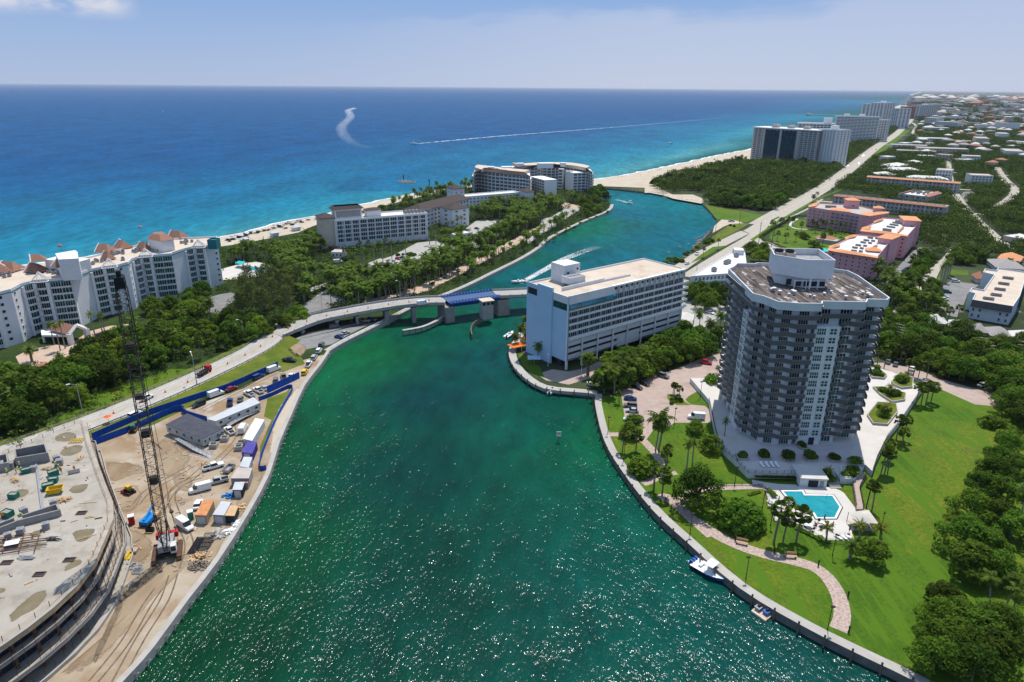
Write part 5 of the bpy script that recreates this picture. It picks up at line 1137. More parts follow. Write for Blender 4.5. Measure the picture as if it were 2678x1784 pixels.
row([A2(x,y)for x,y in((620,460),(670,440),(975,310),(1055,300),(1080,290),(560,400))],T_ROYAL,'tall slim palm beside the porch of the stepped condominium','slim palms by the condominium porch',.85,1)
row([A2(x,y)for x,y in((1590,350),(1690,400),(1870,210),(2150,160),(2090,180),(1380,300))],T_PALM,'coconut palm rising from the shrubs beside the condominium drive','coconut palms beside the condominium drive',.9,1.1)
scatter(DP('525 690 600 655 660 650 695 680 690 715 640 740 560 735 530 720'),17,T_PINE,'feathery olive green casuarina in the tall clump above the bridge road','casuarinas above the bridge road',4.5,.85,1.15)
scatter(DP('470 770 560 745 640 750 690 728 700 745 600 790 520 822'),14,T_BROAD,'leafy tree below the casuarina clump','plants below the casuarina clump',4,.6,.85)
scatter(DP('512 608 600 592 690 574 745 548 752 580 700 610 690 640 720 690 700 705 640 650 640 610 560 610'),46,T_PALM,'coconut palm in the dense grove between the condominium pool and the beach hotel','palms between the condominium and the beach hotel',3.6,.75,1.0)
scatter(DP('512 585 600 562 690 545 745 520 752 570 700 600 690 640 640 640 600 592'),34,T_BUSH,'low green bush under the palm grove behind the beach','bushes behind the beach',3,1,1.6)
scatter(DP('720 700 760 650 800 640 900 655 980 625 1050 600 1090 605 1030 640 960 668 880 695 820 712 750 715'),52,T_PALM,'coconut palm in the dense row between the bridge road and the hotel forecourt','palms above the bridge road',3.4,.8,1.1)
scatter(DP('720 700 760 650 800 640 900 655 980 625 1050 600 1090 605 1030 640 960 668 880 695 820 712 750 715'),26,T_BUSH,'dark understorey bush below the palms above the bridge road','understorey above the bridge road',4,.5,.75)
scatter(DP('1060 600 1150 562 1210 535 1260 505 1250 495 1180 525 1100 560 1040 590'),36,T_PALM,'coconut palm in the row along the inlet promenade','palms along the inlet promenade',3.2,.8,1.05)
scatter(DP('1010 618 1150 562 1210 535 1260 505 1240 500 1180 525 1100 555 1040 585'),34,T_BUSH,'dense dark bush under the palms along the inlet promenade','understorey along the promenade',3.6,.45,.7)
scatter(DP('1085 505 1130 478 1230 470 1310 462 1345 475 1300 490 1230 500 1150 520 1095 530'),52,T_PALM,'coconut palm in the garden before the white wing and the curved condominium','palms before the white wing',3.6,.75,1.0)
scatter(DP('1085 510 1130 482 1230 474 1310 466 1345 478 1300 492 1230 505 1150 525 1095 535'),26,T_BUSH,'green bush in the garden before the white wing','bushes before the white wing',4,.6,.9)
scatter(DP('1315 480 1350 450 1385 438 1408 460 1400 482 1370 496 1330 510'),22,T_BROAD,'bushy tree crowding the tip of the point at the inlet mouth','trees on the point at the inlet mouth',4,.65,.95)
scatter(DP('1290 520 1340 502 1395 482 1400 490 1345 514 1280 548 1240 572 1230 568'),26,T_BUSH,'low dark bush on the inlet bank beside the promenade','bushes on the inlet bank',3,.55,.8)
row([B2(x,y)for x,y in((1530,830),(1600,780),(1670,745),(1745,705),(1810,680),(1880,660),(1480,870),(1930,630))],T_YOUNG,'young yellow green palm lining the promenade above the inlet','young palms above the inlet',1.3,1.7)
scatter(DP('890 482 940 462 1000 440 1080 428 1095 440 1020 460 960 485 900 492'),34,T_PALM,'coconut palm on the dune behind the long hotel wing','palms on the dune',5,.7,1.0)
scatter(DP('745 540 790 495 860 476 890 482 760 510 756 545'),10,T_BUSH,'low bush on the dune beside the beach hotel','bushes on the dune by the hotel',4,1,1.6)
row([BH(x,y)for x,y in((650,980),(780,945),(890,910),(1005,865),(1185,830),(1490,690),(1570,680),(1635,800),(1700,780),(1730,560),(1790,560),(1850,540),(1900,520))],T_ROYAL,'tall clean trunked palm in the beach hotel forecourt','tall palms in the beach hotel forecourt',.85,1.05)
row([BH(x,y)for x,y in((410,850),(520,850),(610,800),(710,790),(840,760),(930,740))],T_SABAL,'round clipped palm on the lawn at the foot of the beach hotel','round palms at the foot of the beach hotel',.9,1.0)
row([BH(x,y)for x,y in((1085,830),(1150,820),(1230,835),(1290,830),(1940,710),(1560,850),(2070,570),(2120,590))],T_BUSH,'clipped round shrub in the beach hotel forecourt','clipped shrubs in the beach hotel forecourt',.8,1.3)
row([H1(x,y)for x,y in((820,1480),)],T_DATE,'large feathery date palm on the hotel terrace',None,1.25,1.3)
row([B3(x,y)for x,y in((205,880),(110,1060),(150,1010),(310,1160),(215,1050))],T_PALM,'coconut palm by the umbrellas on the hotel point','palms on the hotel point',.75,.95)
scatter(pts(B3,'1060 1240 1300 1150 1480 1060 1700 960 1900 1000 2000 1120 1880 1180 1600 1240 1400 1330 1200 1400 1080 1480 960 1500 880 1400'),30,T_BROAD[:3],'broad tree in the belt between the hotel and the pink parking lot','trees between the hotel and the parking lot',4.6,.65,1.0,1.5,1.8)
scatter(pts(B3,'900 1420 1080 1300 1300 1230 1300 1350 1120 1480 960 1530'),18,T_PALM,'coconut palm in the belt between the hotel terrace and the parking lot','palms between the hotel and the parking lot',3.2,.7,.95)
row([B3(x,y)for x,y in((1850,560),(1920,620),(2000,560),(1970,640),(2080,590),(1780,600),(2110,680),(1900,690))],T_BROAD[:3],'dense tree beside the low white motel','trees beside the motel',.8,1.1)
row([B3(x,y)for x,y in((1850,870),(1960,950),(2060,900),(2040,1010),(2100,1050))],T_PALM+T_BROAD[:1],'tall plant by the hotel entrance canopy','plants by the entrance canopy',.9,1.1)
row([C4(x,y)for x,y in((1180,900),(1260,870),(1130,870),(1300,920),(1360,960),(1220,960))],T_BROAD[3:],'loose green tree between the motel and the curving street','trees by the curving street',.8,1.1)
row([C4(x,y)for x,y in((760,825),(590,920),(1355,600),(1375,590),(1455,570),(1470,560),(1830,300),(1815,305),(1865,250),(2030,210))],T_SABAL,'cabbage palm on the grass strips of the coast road','cabbage palms along the coast road',.8,1)
row([C4(x,y)for x,y in((1420,730),(1515,745),(1630,735),(1690,630),(1540,590),(1590,560),(1780,880),(1390,660),(1930,780),(1850,640),(2000,690),(1960,620))],T_SABAL,'cabbage palm on the bright lawn before the pink condominiums','cabbage palms on the pink condominium lawn',.9,1.15)
row([PK(x,y)for x,y in((260,500),(320,490),(390,500),(440,480),(500,470),(580,540),(700,560),(740,620),(790,560),(640,640),(560,660),(890,540),(430,700),(350,840),(1060,470))],T_SABAL,'cabbage palm around the round pool of the pink condominiums','cabbage palms around the pink condominium pool',.75,1)
row([PK(x,y)for x,y in((130,640),(170,660),(100,620),(300,790),(380,870),(330,800))],T_BROAD[3:],'small leafy tree on the bright lawn before the pink condominiums','small trees on the pink condominium lawn',.55,.7)
row([C4(x,y)for x,y in((900,560),(940,570),(480,840),(520,810),(390,890),(420,870),(690,740),(640,760),(660,720))],T_BUSH,'rounded bush on the rocky bank beside the coast road','bushes on the bank beside the coast road',.9,1.5)
row([C4(180+i*30,970-(i%2)*22)for i in range(7)],T_BUSH,'yellow green bush behind the hotel roof by the coast road','bushes behind the hotel',1.2,1.6)
dune=pts(C1,'235 545 330 505 450 480 560 455 680 425 800 430 1000 432 1150 432 1260 455 1330 470 1280 520 1180 560 1070 620 960 660 930 690 830 700 720 690 640 690 560 680 530 650 540 610 450 590 380 600 290 610 250 580')
scatter(dune,55,T_BROAD,'rounded tree in the dune wood between the inlet and the tall towers','trees of the dune wood',8.5,.85,1.25,1,1.8)
scatter(pts(C1,'440 500 520 470 570 480 640 500 600 520 520 530'),8,T_PALM,'palm standing on top of the dune wood near the beach','palms in the dune wood',8,.9,1.1,1,2.5)
scatter(pts(C1,'560 690 520 660 640 640 760 640 900 640 960 640 1000 590 1060 560 1000 650 920 700 800 720 700 712'),26,T_BROAD[:3],'dark tree at the edge of the dune wood above the inlet lawn','trees above the inlet lawn',6,.9,1.3)
row([C1(x,y)for x,y in((680,430),(700,425),(735,420),(760,425),(715,428))],T_PALM,'palm at the seaward foot of the broad dark tower','palms at the foot of the broad dark tower',.9,1.1)
scatter(pts(C3,'430 760 560 900 640 960 900 930 1000 1080 1250 1100 1500 1120 1900 1130 2200 1100 2300 1600 2100 1650 1700 1560 1300 1560 1100 1530 1000 1400 860 1330 640 1300 480 1260 380 1200 400 1000'),60,T_FINE+T_BROAD,'broad tree in the wood between the tower forecourt and the town houses','trees between the tower and the town houses',5,.75,1.15,1.5)
scatter(pts(C3,'700 560 900 480 1150 500 1230 640 1180 740 1000 900 860 900 700 760 640 700'),18,T_FINE+T_PALM+T_BROAD[3:],'leafy tree between the street and the parking lot of the pale blue block','trees beside the pale blue block parking lot',4.4,.8,1.1)
scatter(pts(C3,'260 330 400 300 560 380 700 460 640 600 560 720 560 640 480 480 330 400'),14,T_PALM+T_BROAD[3:],'palm or small tree in the gap behind the tower roof','plants behind the tower',4,.8,1.1)
scatter(pts(C3,'690 330 880 170 960 90 1060 110 1060 200 960 290 880 400 760 460 690 420'),14,T_BROAD[:3],'broad tree between the pink parking lot and the street','trees between the pink condominium lot and the street',4.6,.6,.85)
row([C3(x,y)for x,y in((1150,440),(1190,390),(1240,330),(1220,400),(1180,460),(1270,300))],T_ROYAL,'tall royal palm beside the right hand street','royal palms beside the right hand street',1,1.2)
row([C3(x,y)for x,y in((800,250),(880,160),(1365,800),(1230,920),(1150,960),(1950,240))],T_SABAL+T_PALM[:1],'single palm beside the parking lots on the right','palms beside the right hand parking lots',.9,1.1)
row([C3(x,y)for x,y in((415,1400),(500,1400),(780,1450),(840,1500),(900,1520),(1000,1510),(560,1300),(690,1330))],T_SABAL,'round headed cabbage palm in the tower forecourt by the parked cars','cabbage palms in the tower forecourt',.8,1)
scatter(pts(RB,'380 0 700 60 900 120 700 250 440 230 260 240 200 100'),12,T_BROAD[:3],'dark tree behind the pale blue block near the hipped house','trees behind the pale blue block',5,.7,.95)
for x,y,s_,k in((770,500,.9,0),(720,560,1.0,1),(790,600,.9,2),(700,640,1.05,0),(640,700,1.1,1),(730,730,1.1,2),(590,820,1.2,0),(700,850,1.25,1),(780,900,1.1,2),(560,970,1.35,0),(660,1010,1.4,1),(600,1080,1.3,2),(700,1100,1.1,0),(470,1230,1.0,1),(520,1310,1.0,2),(450,1330,1.0,0),(440,1420,1.05,1),(500,1400,1.0,2),(420,1520,1.05,0),(490,1490,1.0,1),(640,1400,1.2,2),(720,1360,1.1,0),(580,1460,1.1,1),(690,1480,1.15,2),(600,1560,1.1,0)):
 place((T_FINE+T_BROAD[:1])[k],B8(x,y),TR.uniform(0,6.28),s_*.82,'big dark rounded tree in the line along the right edge of the lawn','dark trees along the right edge of the lawn')
row([B8(x,y)for x,y in((690,1230),(790,1290),(820,690),(830,820),(760,1220))],T_PALM,'palm among the dark trees at the right edge of the photograph','palms at the right edge',.75,.9)
scatter(pts(B8,'700 330 760 330 820 440 780 470 690 460'),7,T_BUSH,'bright green bush at the far right corner of the lawn','bushes at the far corner of the lawn',2.4,1.3,1.7)
scatter(pts(B8,'420 20 620 30 760 60 840 150 850 300 740 260 640 220 500 190 430 110'),22,T_FINE+T_BROAD[3:],'spreading tree shading the far end of the lawn','trees at the far end of the lawn',4.6,.8,1.1)
scatter(pts(B8,'740 60 900 60 900 420 800 420 750 300'),14,T_FINE+T_BROAD[:2],'tree at the right edge beyond the far corner of the lawn','trees beyond the far corner of the lawn',5,.8,1.1)
BR=random.Random(23);zone=pts(C1,'1640 330 1760 210 1800 120 2680 120 2680 420 2200 420 1960 330 1700 400');k=0
while k<46:
 q=(BR.uniform(600,3600),BR.uniform(900,4200))
 if not inside(q,zone)or blocked(q,26)or any(inside(q,r_)for r_ in ROADP):continue
 k+=1;l=BR.uniform(16,34);a=BR.choice((-.42,-.42,1.1));e=Vector((math.cos(a),math.sin(a)))*l;q=Vector(q);far_=q.y>1900
 fb('far mid rise block rising from the trees of the hazy inland town' if far_ else 'pale mid rise block among the inland trees beyond the tan condominiums',(*(q-e),0),(*(q+e),0),BR.uniform(9,17)*(1.5 if far_ else 1),BR.uniform(16,26),BR.choice((m_wallg,m_tan,m_wall,beige)),BR.choice((m_roofw,m_rooft,m_tan)),0 if far_ else 7,3,.55,.5,W_dark2,0,'apartment_block','building','far mid rise blocks' if far_ else 'inland mid rise blocks',.5,2.6)
# inland woods: one mass of crowns each, built from clusters of leaf-sized faces
def mass(name,spots,m,faces,size,zb=1.8,seed=3):
 rg=np.random.default_rng(seed);n=len(spots);sp=np.array([(x,y,r)for x,y,r in spots])
 d=rg.normal(size=(n,faces,3));d/=np.linalg.norm(d,axis=2,keepdims=True);d[:,:,2]=np.abs(d[:,:,2])*1.0-.15
 off=rg.normal(size=(n,5,3))*.38;pick=rg.integers(0,5,size=(n,faces));cen=np.take_along_axis(off,pick[:,:,None],axis=1)
 r=sp[:,2][:,None,None];ctr=np.stack([sp[:,0],sp[:,1],np.full(n,zb)+sp[:,2]*.72],1)[:,None,:]
 p=ctr+(cen*np.array([1,1,.45])+d*.62*rg.uniform(.75,1.1,size=(n,faces,1)))*r
 nrm=d+rg.normal(size=d.shape)*.45;nrm/=np.linalg.norm(nrm,axis=2,keepdims=True);a=np.cross(nrm,rg.normal(size=d.shape));a/=np.linalg.norm(a,axis=2,keepdims=True);b=np.cross(nrm,a)
 s=size*r*rg.uniform(.6,1.3,size=(n,faces,1));v=np.stack([p-a*s,p+b*s*.8,p+a*s,p-b*s*.8],2).reshape(-1,3)
 q=n*faces;me=bpy.data.meshes.new(name);me.vertices.add(q*4);me.vertices.foreach_set('co',v.ravel());me.loops.add(q*4);me.loops.foreach_set('vertex_index',np.arange(q*4));me.polygons.add(q);me.polygons.foreach_set('loop_start',np.arange(q)*4);me.polygons.foreach_set('loop_total',np.full(q,4));me.materials.append(m);me.update();me.validate()
 return tag(link(name,me),kind='stuff')
m_mass=M('far crowns',(.022,.05,.006),.85,scale=.07,col2=(.105,.155,.016),detail=4,trans=.2);
def fill(poly,step,r0,r1,clr=2,jit=.45):
 xs_=[p[0]for p in poly];ys_=[p[1]for p in poly];o=[];y=min(ys_)
 while y<max(ys_):
  x=min(xs_)
  while x<max(xs_):
   p=(x+TR.uniform(-jit,jit)*step,y+TR.uniform(-jit,jit)*step);x+=step
   if inside(p,poly)and not any(inside(p,q)for q in ROADP)and not blocked(p,clr):o.append((p[0],p[1],TR.uniform(r0,r1)))
  y+=step
 return o
def grove(name,jobs,label_seed=9):
 rg=random.Random(label_seed);V,F,MI=[],[],[];base=0;src=[]
 for t in T_PALM:src.append([(np.array([tuple(v.co)for v in k.data.vertices]),[tuple(q.vertices)for q in k.data.polygons],0 if k.name.startswith('trunk')else 1)for k in KIDS[t.name]])
 for poly,n,s0,s1,clr in jobs:
  xs_=[p[0]for p in poly];ys_=[p[1]for p in poly];k=0;tries=0
  while k<n and tries<30*n:
   tries+=1;p=(rg.uniform(min(xs_),max(xs_)),rg.uniform(min(ys_),max(ys_)))
   if not inside(p,poly)or blocked(p,clr)or any(inside(p,q)for q in ROADP):continue
   k+=1;a=rg.uniform(0,6.28);s_=rg.uniform(s0,s1);rot=np.array([[math.cos(a),math.sin(a),0],[-math.sin(a),math.cos(a),0],[0,0,1]])*s_
   for v,f,mi in rg.choice(src):
    V.append(v@rot+np.array([p[0],p[1],1.8]));F+=[tuple(i+base for i in q)for q in f];MI+=[mi]*len(f);base+=len(v)
 me=bpy.data.meshes.new(name);me.from_pydata(np.concatenate(V).tolist(),[],F);me.materials.append(m_barkg);me.materials.append(m_palm);me.polygons.foreach_set('material_index',MI);me.update()
 return tag(link(name,me),kind='stuff')
J1=DP('512 612 600 596 690 578 745 552 752 580 700 600 690 640 720 690 700 705 640 650 640 600 560 592');J2=DP('720 700 760 650 800 640 900 655 980 625 1050 600 1090 605 1030 640 960 668 880 695 820 712 750 715');J3=DP('1010 618 1150 562 1210 535 1260 505 1240 495 1180 520 1100 552 1040 582');J4=DP('1085 505 1130 478 1230 470 1310 462 1345 475 1300 490 1230 500 1150 520 1095 530');J5=DP('890 482 940 462 1000 440 1080 428 1095 440 1020 460 960 485 900 492')
grove('palm_grove',[(J1,75,.9,1.2,1.5),(J2,95,.95,1.35,1.5),(J3,105,.9,1.25,1.5),(DP('1040 642 1150 582 1240 541 1290 511 1300 520 1250 560 1160 602 1050 655'),40,.8,1.1,.5),(J4,80,.9,1.25,1.5),(J5,45,.8,1.1,1.5),(DP('640 600 700 600 760 640 740 690 700 690 650 640'),18,.9,1.2,1.5),(DP('985 560 1050 540 1090 545 1060 575 1010 590'),12,.9,1.1,1.5)])
left_all=[tuple(p[:2])for p in DP('505 578 560 568 690 543 745 508 770 500 880 480 985 458 1090 432 1300 440 1385 440 1405 462 1395 484 1338 508 1268 543 1238 568 1198 592 1128 627 1060 660 1000 682 900 700 800 715 720 712 690 725 640 745 560 790 500 822 400 866 340 890 250 935 180 960 60 1020 -60 1060 -60 880 60 850 190 800 300 770 400 745 440 690 500 690')]
def not_prom(o):return[q for q in o if not inside(q,[tuple(v[:2])for v in prom])]
mass('undergrowth',not_prom(fill(left_all,3.6,1.1,2.1,.8)),m_mass,34,.17,1.5,seed=12)
mass('undergrowth',not_prom(fill(J2,5,1.8,3.0,1))+not_prom(fill(J3,5,1.8,2.8,1))+fill(J1,6,1.6,2.8,1)+fill(J4,6,1.6,2.6,1),m_mass,50,.15,1.8,seed=13)
mass('undergrowth',fill([tuple(q[:2])for q in pts(B3,'860 1440 1060 1240 1300 1150 1480 1060 1700 940 1900 960 2000 1120 1880 1180 1600 1240 1400 1330 1200 1400 1080 1480 960 1520')],3.4,1.1,2.2,1),m_mass,40,.16,1.5,seed=14)
mass('undergrowth',fill(pts(C3,'240 330 400 300 700 460 860 480 1150 500 1230 640 1180 780 1000 900 1250 1100 1500 1120 1900 1130 2200 1100 2300 1600 2100 1650 1700 1560 1300 1560 1100 1530 1000 1400 860 1330 640 1300 480 1260 380 1200 430 760'),4,1.3,2.6,1),m_mass,40,.16,1.5,seed=15)
mass('undergrowth',fill(pts(B8,'380 1560 420 1300 500 1100 520 960 560 830 640 680 700 520 720 400 900 300 1000 400 1000 1600'),4.2,.7,1.5,1),m_mass,36,.17,1.5,seed=16)
mass('dune_wood',fill(dune,6.0,4.0,6.0),m_mass,60,.13)
near_in=pts(C2,'1200 1000 1350 720 1600 690 1800 560 2000 420 2400 420 2900 500 3000 900 2400 1080 2100 1200 1980 1060 1900 1000 1640 1000 1500 1120 1380 960')
mass('inland_wood',fill(near_in,6.0,3.6,5.6)+fill(pts(C2,'520 330 800 300 1100 470 820 480 500 440'),6,3.5,5.2)+fill(pts(C2,'1640 600 1900 430 2080 440 2060 600 1700 690'),6,3.5,5.5)+fill(pts(C2,'1000 590 1330 700 1340 760 1020 680'),6,3,4.5)+fill(pts(RB,'700 -40 1600 -40 1600 30 1100 60'),6,3,4.5),m_mass,90,.11,seed=4)
mass('inland_wood',fill(pts(C1,'1300 560 1400 490 1500 400 1740 300 2100 280 2700 330 2700 820 2000 780 1600 660 1380 580'),6.5,3.2,5.4,2.5),m_mass,60,.13,seed=21)
mid_in=pts(C1,'1270 440 1330 340 1480 290 1600 210 1690 150 1720 160 1690 230 1600 290 1470 350 1400 410 1330 450')
mass('roadside_wood',fill(mid_in,8.0,4.5,7.0,3),m_mass,50,.14,seed=5)
mid2=pts(C1,'1600 400 1720 270 1760 200 2100 200 2500 200 2700 330 2700 560 2300 560 2160 480 2000 480 1880 400 1500 500 1480 470')
mass('inland_wood',fill(mid2,9.5,4.2,7.0,4),m_mass,46,.14,seed=6)
far1=pts(C1,'1740 200 1745 130 1800 90 2700 110 2900 200');mass('far_wood',fill(far1,16,6.5,10,4),m_mass,22,.22,seed=7)
far2=pts(C1,'1745 130 1730 90 1800 55 2600 62 2900 120');mass('far_wood',fill(far2,46,12,22,10),m_mass,16,.26,seed=8)
# small distant houses among the trees
HR=random.Random(17);hw_=[m_wall,m_tan,m_wallg];hr_=[th_roof,m_terra,th_roof,m_tan,th_roof2,m_rooft]
hproto=[]
for i in range(6):
 t=thing('distant_house','small distant house among the inland trees','house',(0,0,0));MB().box((0,0,0),(17,11,4.2)).build('wall',hw_[i%3],t);r_=MB();hip_roof(r_,(-8.5,0),(8.5,0),11,4.2,7.2,.8);r_.build('roof',hr_[i],t);hproto.append(t)
k=0
for(poly,n,s0,s1,lab)in((mid2,110,1.0,1.5,'small distant house with a pale or red roof among the inland trees'),(far1,100,1.6,3.0,'tiny far house roof showing between far inland trees'),(far2,50,4,8,'speck of a white building in the hazy far town')):
 xs_=[p[0]for p in poly];ys_=[p[1]for p in poly];j=0
 while j<n:
  p=(HR.uniform(min(xs_),max(xs_)),HR.uniform(min(ys_),max(ys_)))
  if not inside(p,poly)or blocked(p,8)or any(inside(p,q)for q in ROADP):continue
  place(HR.choice(hproto),(p[0],p[1],1.8+(5 if s0<3 else 14)),HR.choice((.5,2.07))+HR.uniform(-.2,.2),HR.uniform(s0,s1)*.72,lab,lab);j+=1
def town(poly,n,s0,s1,z0):
 b=MB();xs_=[p[0]for p in poly];ys_=[p[1]for p in poly];j=0
 while j<n:
  p=(HR.uniform(min(xs_),max(xs_)),HR.uniform(min(ys_),max(ys_)))
  if not inside(p,poly)or any(inside(p,q)for q in ROADP):continue
  j+=1;s=HR.uniform(s0,s1);b.box((p[0],p[1],1.8),(s*HR.uniform(1,2.2),s,z0+HR.random()*s*.35),HR.choice((.5,2.07)),HR.choice((0,0,1,2,3)))
 tag(b.build('far_town',[th_roof,m_tan,m_terra,m_wallg]),kind='stuff')
town(mid2,40,11,16,5);town(far1,380,11,22,11);town(far2,800,20,60,18)
mass('edge_wood',fill(pts(B8,'900 100 1500 100 1800 1600 920 1600'),7,3.4,5.2,1)+fill(pts(C3,'2300 300 3400 300 3600 1700 2300 1640'),7,3.4,5.2,1)+fill(pts(C2,'2400 420 3600 500 3600 1300 2400 1080'),8,3.4,5.2,1),m_mass,80,.12,seed=31)
# the bridge and the road that climbs to it
m_bridge=M('bridge concrete',(.30,.29,.275),.85,scale=.3,col2=(.37,.36,.34),detail=7);m_blue=M('blue steel',(.012,.06,.28),.55,scale=.6,col2=(.02,.085,.36));m_pier=M('pier concrete',(.24,.23,.215),.9,scale=.4,col2=(.31,.30,.28),detail=7)
cl=[Vector(p)for p in RL]+[B1(660,1465,4.0),B1(880,1375,4.9),B1(1100,1300,5.8),B1(1340,1250,6.6),B1(1640,1195,7.7),B1(1940,1150,8.6),B1(2200,1125,9.1)]
span0,span1=B2(600,1470,9.3),B2(1070,1408,9.4)
cr=[span1,B2(1250,1400,9.0),Vector((26,331,8.2)),Vector((52,352,5.0)),Vector((80,384,2.4))]
brd=thing('drawbridge','concrete drawbridge with a blue steel lift span crossing the inlet','bridge',(-20,312,0))
W_=11.5
low=smooth_path(cl[:7],4);mb=MB();l,r=offset(low,W_/2),offset(low,-W_/2);l2,r2=offset(low,W_/2+6),offset(low,-W_/2-6);n=len(low)
struct('road',MB().ribbon([(p.x,p.y,p.z+.02)for p in low],W_),m_road)
vs=[(*p,q.z)for p,q in zip(l,low)]+[(*p,1.7)for p in l2]+[(*p,q.z)for p,q in zip(r,low)]+[(*p,1.7)for p in r2]
tag(MB().add(vs,[(i,i+1,n+i+1,n+i)for i in range(n-1)]+[(3*n+i,3*n+i+1,2*n+i+1,2*n+i)for i in range(n-1)]).build('embankment',m_verge),kind='structure')
def deck(path,name,md,th=1.3,wd=W_,parent=brd):
 ps=smooth_path(path,4);n=len(ps);l,r=offset(ps,wd/2),offset(ps,-wd/2);li,ri=offset(ps,wd/2-1.5),offset(ps,-wd/2+1.5);b=MB()
 vs=[(*p,q.z+.03)for p,q in zip(l,ps)]+[(*p,q.z+.03)for p,q in zip(r,ps)]+[(*p,q.z-.5)for p,q in zip(l,ps)]+[(*p,q.z-.5)for p,q in zip(r,ps)]+[(*p,q.z-th)for p,q in zip(li,ps)]+[(*p,q.z-th)for p,q in zip(ri,ps)]
 f=[]
 for i in range(n-1):
  for a,c in((1,0),(0,2),(3,1),(2,4),(5,3),(4,5)):f.append((a*n+i,a*n+i+1,c*n+i+1,c*n+i))
 b.add(vs,f);b.build(name,md,parent);return ps,l,r
def parapet(ps,side,name,m,h=.85,th=.35,parent=brd,posts=None,wd=W_):
 e=offset(ps,side*(wd/2-.05));e2=offset(ps,side*(wd/2-.05-th));n=len(ps);vs=[(*p,q.z-.3)for p,q in zip(e,ps)]+[(*p,q.z+h)for p,q in zip(e,ps)]+[(*p,q.z+h)for p,q in zip(e2,ps)]+[(*p,q.z)for p,q in zip(e2,ps)]
 b=MB().add(vs,[(k*n+i,k*n+i+1,(k+1)*n+i+1,(k+1)*n+i)for k in range(3)for i in range(n-1)])
 if posts:
  for p,h_ in along([Vector((*a,q.z))for a,q in zip(e,ps)],posts):b.box((p.x,p.y,p.z+h),(.25,.25,.45),h_)
 b.build(name,m,parent)
dl,_,_=deck(cl[6:]+[span0+(cl[-1]-span0)*.0],'deck',m_bridge)
for s_ in(1,-1):parapet(dl,s_,'parapet',m_bridge,posts=6)
dr,_,_=deck(cr,'deck',m_bridge)
for s_ in(1,-1):parapet(dr,s_,'parapet',m_bridge,posts=6)
sp,_,_=deck([span0,span0.lerp(span1,.5),span1],'lift_span',m_blue,2.2)
sb=brd
for s_ in(1,-1):
 e=offset(sp,s_*(W_/2-.2));b=MB();pts_=[Vector((*a,q.z))for a,q in zip(e,sp)]
 for z in(.5,1.1):
  for a,c in zip(pts_[:-1],pts_[1:]):b.tube(a+Vector((0,0,z)),c+Vector((0,0,z)),.13,n=4)
 for p,h in along(pts_,1.6):b.box((p.x,p.y,p.z),(.2,.2,1.15),h)
 for p,h in along(pts_,1.6,.4):b.box((p.x,p.y,p.z+.55),(.8,.12,.5),h,1)
 b.build('railing',[m_blue,m_trim],sb)
e=offset(sp,0);MB().ribbon([(p.x,p.y,p.z+.06)for p in sp],W_-2.4).build('grating',M('blue grey grating',(.06,.105,.21),.6,.2,3),sb)
for(x,y,w2)in((1045,1540,1.1),(1300,1460,1.2),(1560,1425,1.3),(1850,1405,1.6),(2120,1385,1.8)):
 p=B1(x,y,0)
 i=min(range(len(dl)),key=lambda k:(dl[k].to_2d()-p.to_2d()).length);c=dl[i];d=(dl[min(i+1,len(dl)-1)]-dl[max(i-1,0)]).to_2d().normalized();nn=Vector((-d.y,d.x));b=MB();h=math.atan2(d.y,d.x)
 for s_ in(-3.8,0,3.8):q=c.to_2d()+nn*s_;b.box((q.x,q.y,-2),(w2,w2,c.z-.2),h)
 b.box((c.x,c.y,c.z-2.2),(w2+.3,10.5,.95),h);b.build('pier',m_pier,brd)
for k,(p,sx,sy)in enumerate(((span0,4.5,11.5),(span1,6,11.5))):
 d=(span1-span0).to_2d().normalized();h=math.atan2(d.y,d.x);MB().box((p.x+(0 if k==0 else 2)*d.x,p.y,-2),(sx,sy,p.z+.3),h).build('bascule_pier',m_pier,brd)
hs=B2(985,1500,9);h=math.atan2((span1-span0).y,(span1-span0).x)
kh=MB().box((hs.x,hs.y,2),(5.2,4.4,8.6),h).build('control_house',m_bridge,brd)
MB().box((hs.x,hs.y,10.6),(6.2,5.4,.4),h).build('roof',m_rooft,kh)
b=MB();d=Vector((math.cos(h),math.sin(h)));nn=Vector((d.y,-d.x))
for t in(-2,0,2):p=hs.to_2d()+d*t+nn*2.22;b.box((p.x,p.y,8.9),(1.4,.12,1.3),h)
b.build('window',m_glass,kh)
for label,a,mid,c in(('curved timber fender with white rails left of the drawbridge channel',(1975,1455),(2180,1415),(2345,1340)),):
 fe=thing('fender',label,'fender',B1(*mid,1).to_tuple());ps=smooth_path([B1(*a,1.2),B1(*mid,1.2),B1(*c,1.2),B1(2430,1270,1.2)],4)
 b=MB()
 for z in(0,.7,1.4):
  for p,q in zip(ps[:-1],ps[1:]):b.wall(p,q,.6+z,1.0+z,.35)
 b.build('rail',m_cap,fe);MB().ribbon([(p.x,p.y,2.6)for p in ps],1.6).build('walkway',m_cap,fe)
 for p,hh in along(ps,3):MB().tube((p.x,p.y,-2),(p.x,p.y,2.5),.28,n=6).build('pile',m_bark,fe)
fe=thing('fender','short curved timber fender right of the drawbridge channel','fender',D(1092,758,1).to_tuple());ps=smooth_path([D(1085,775,1.2),D(1083,758,1.2),D(1092,745,1.2),D(1105,738,1.2)],4);b=MB()
for z in(0,.7,1.4):
 for p,q in zip(ps[:-1],ps[1:]):b.wall(p,q,.6+z,1.0+z,.35)
b.build('rail',m_bark,fe)
for p,hh in along(ps,3):MB().tube((p.x,p.y,-2),(p.x,p.y,2.6),.28,n=6).build('pile',m_bark,fe)
full=[Vector((p.x,p.y,p.z))for p in low]+dl[1:]
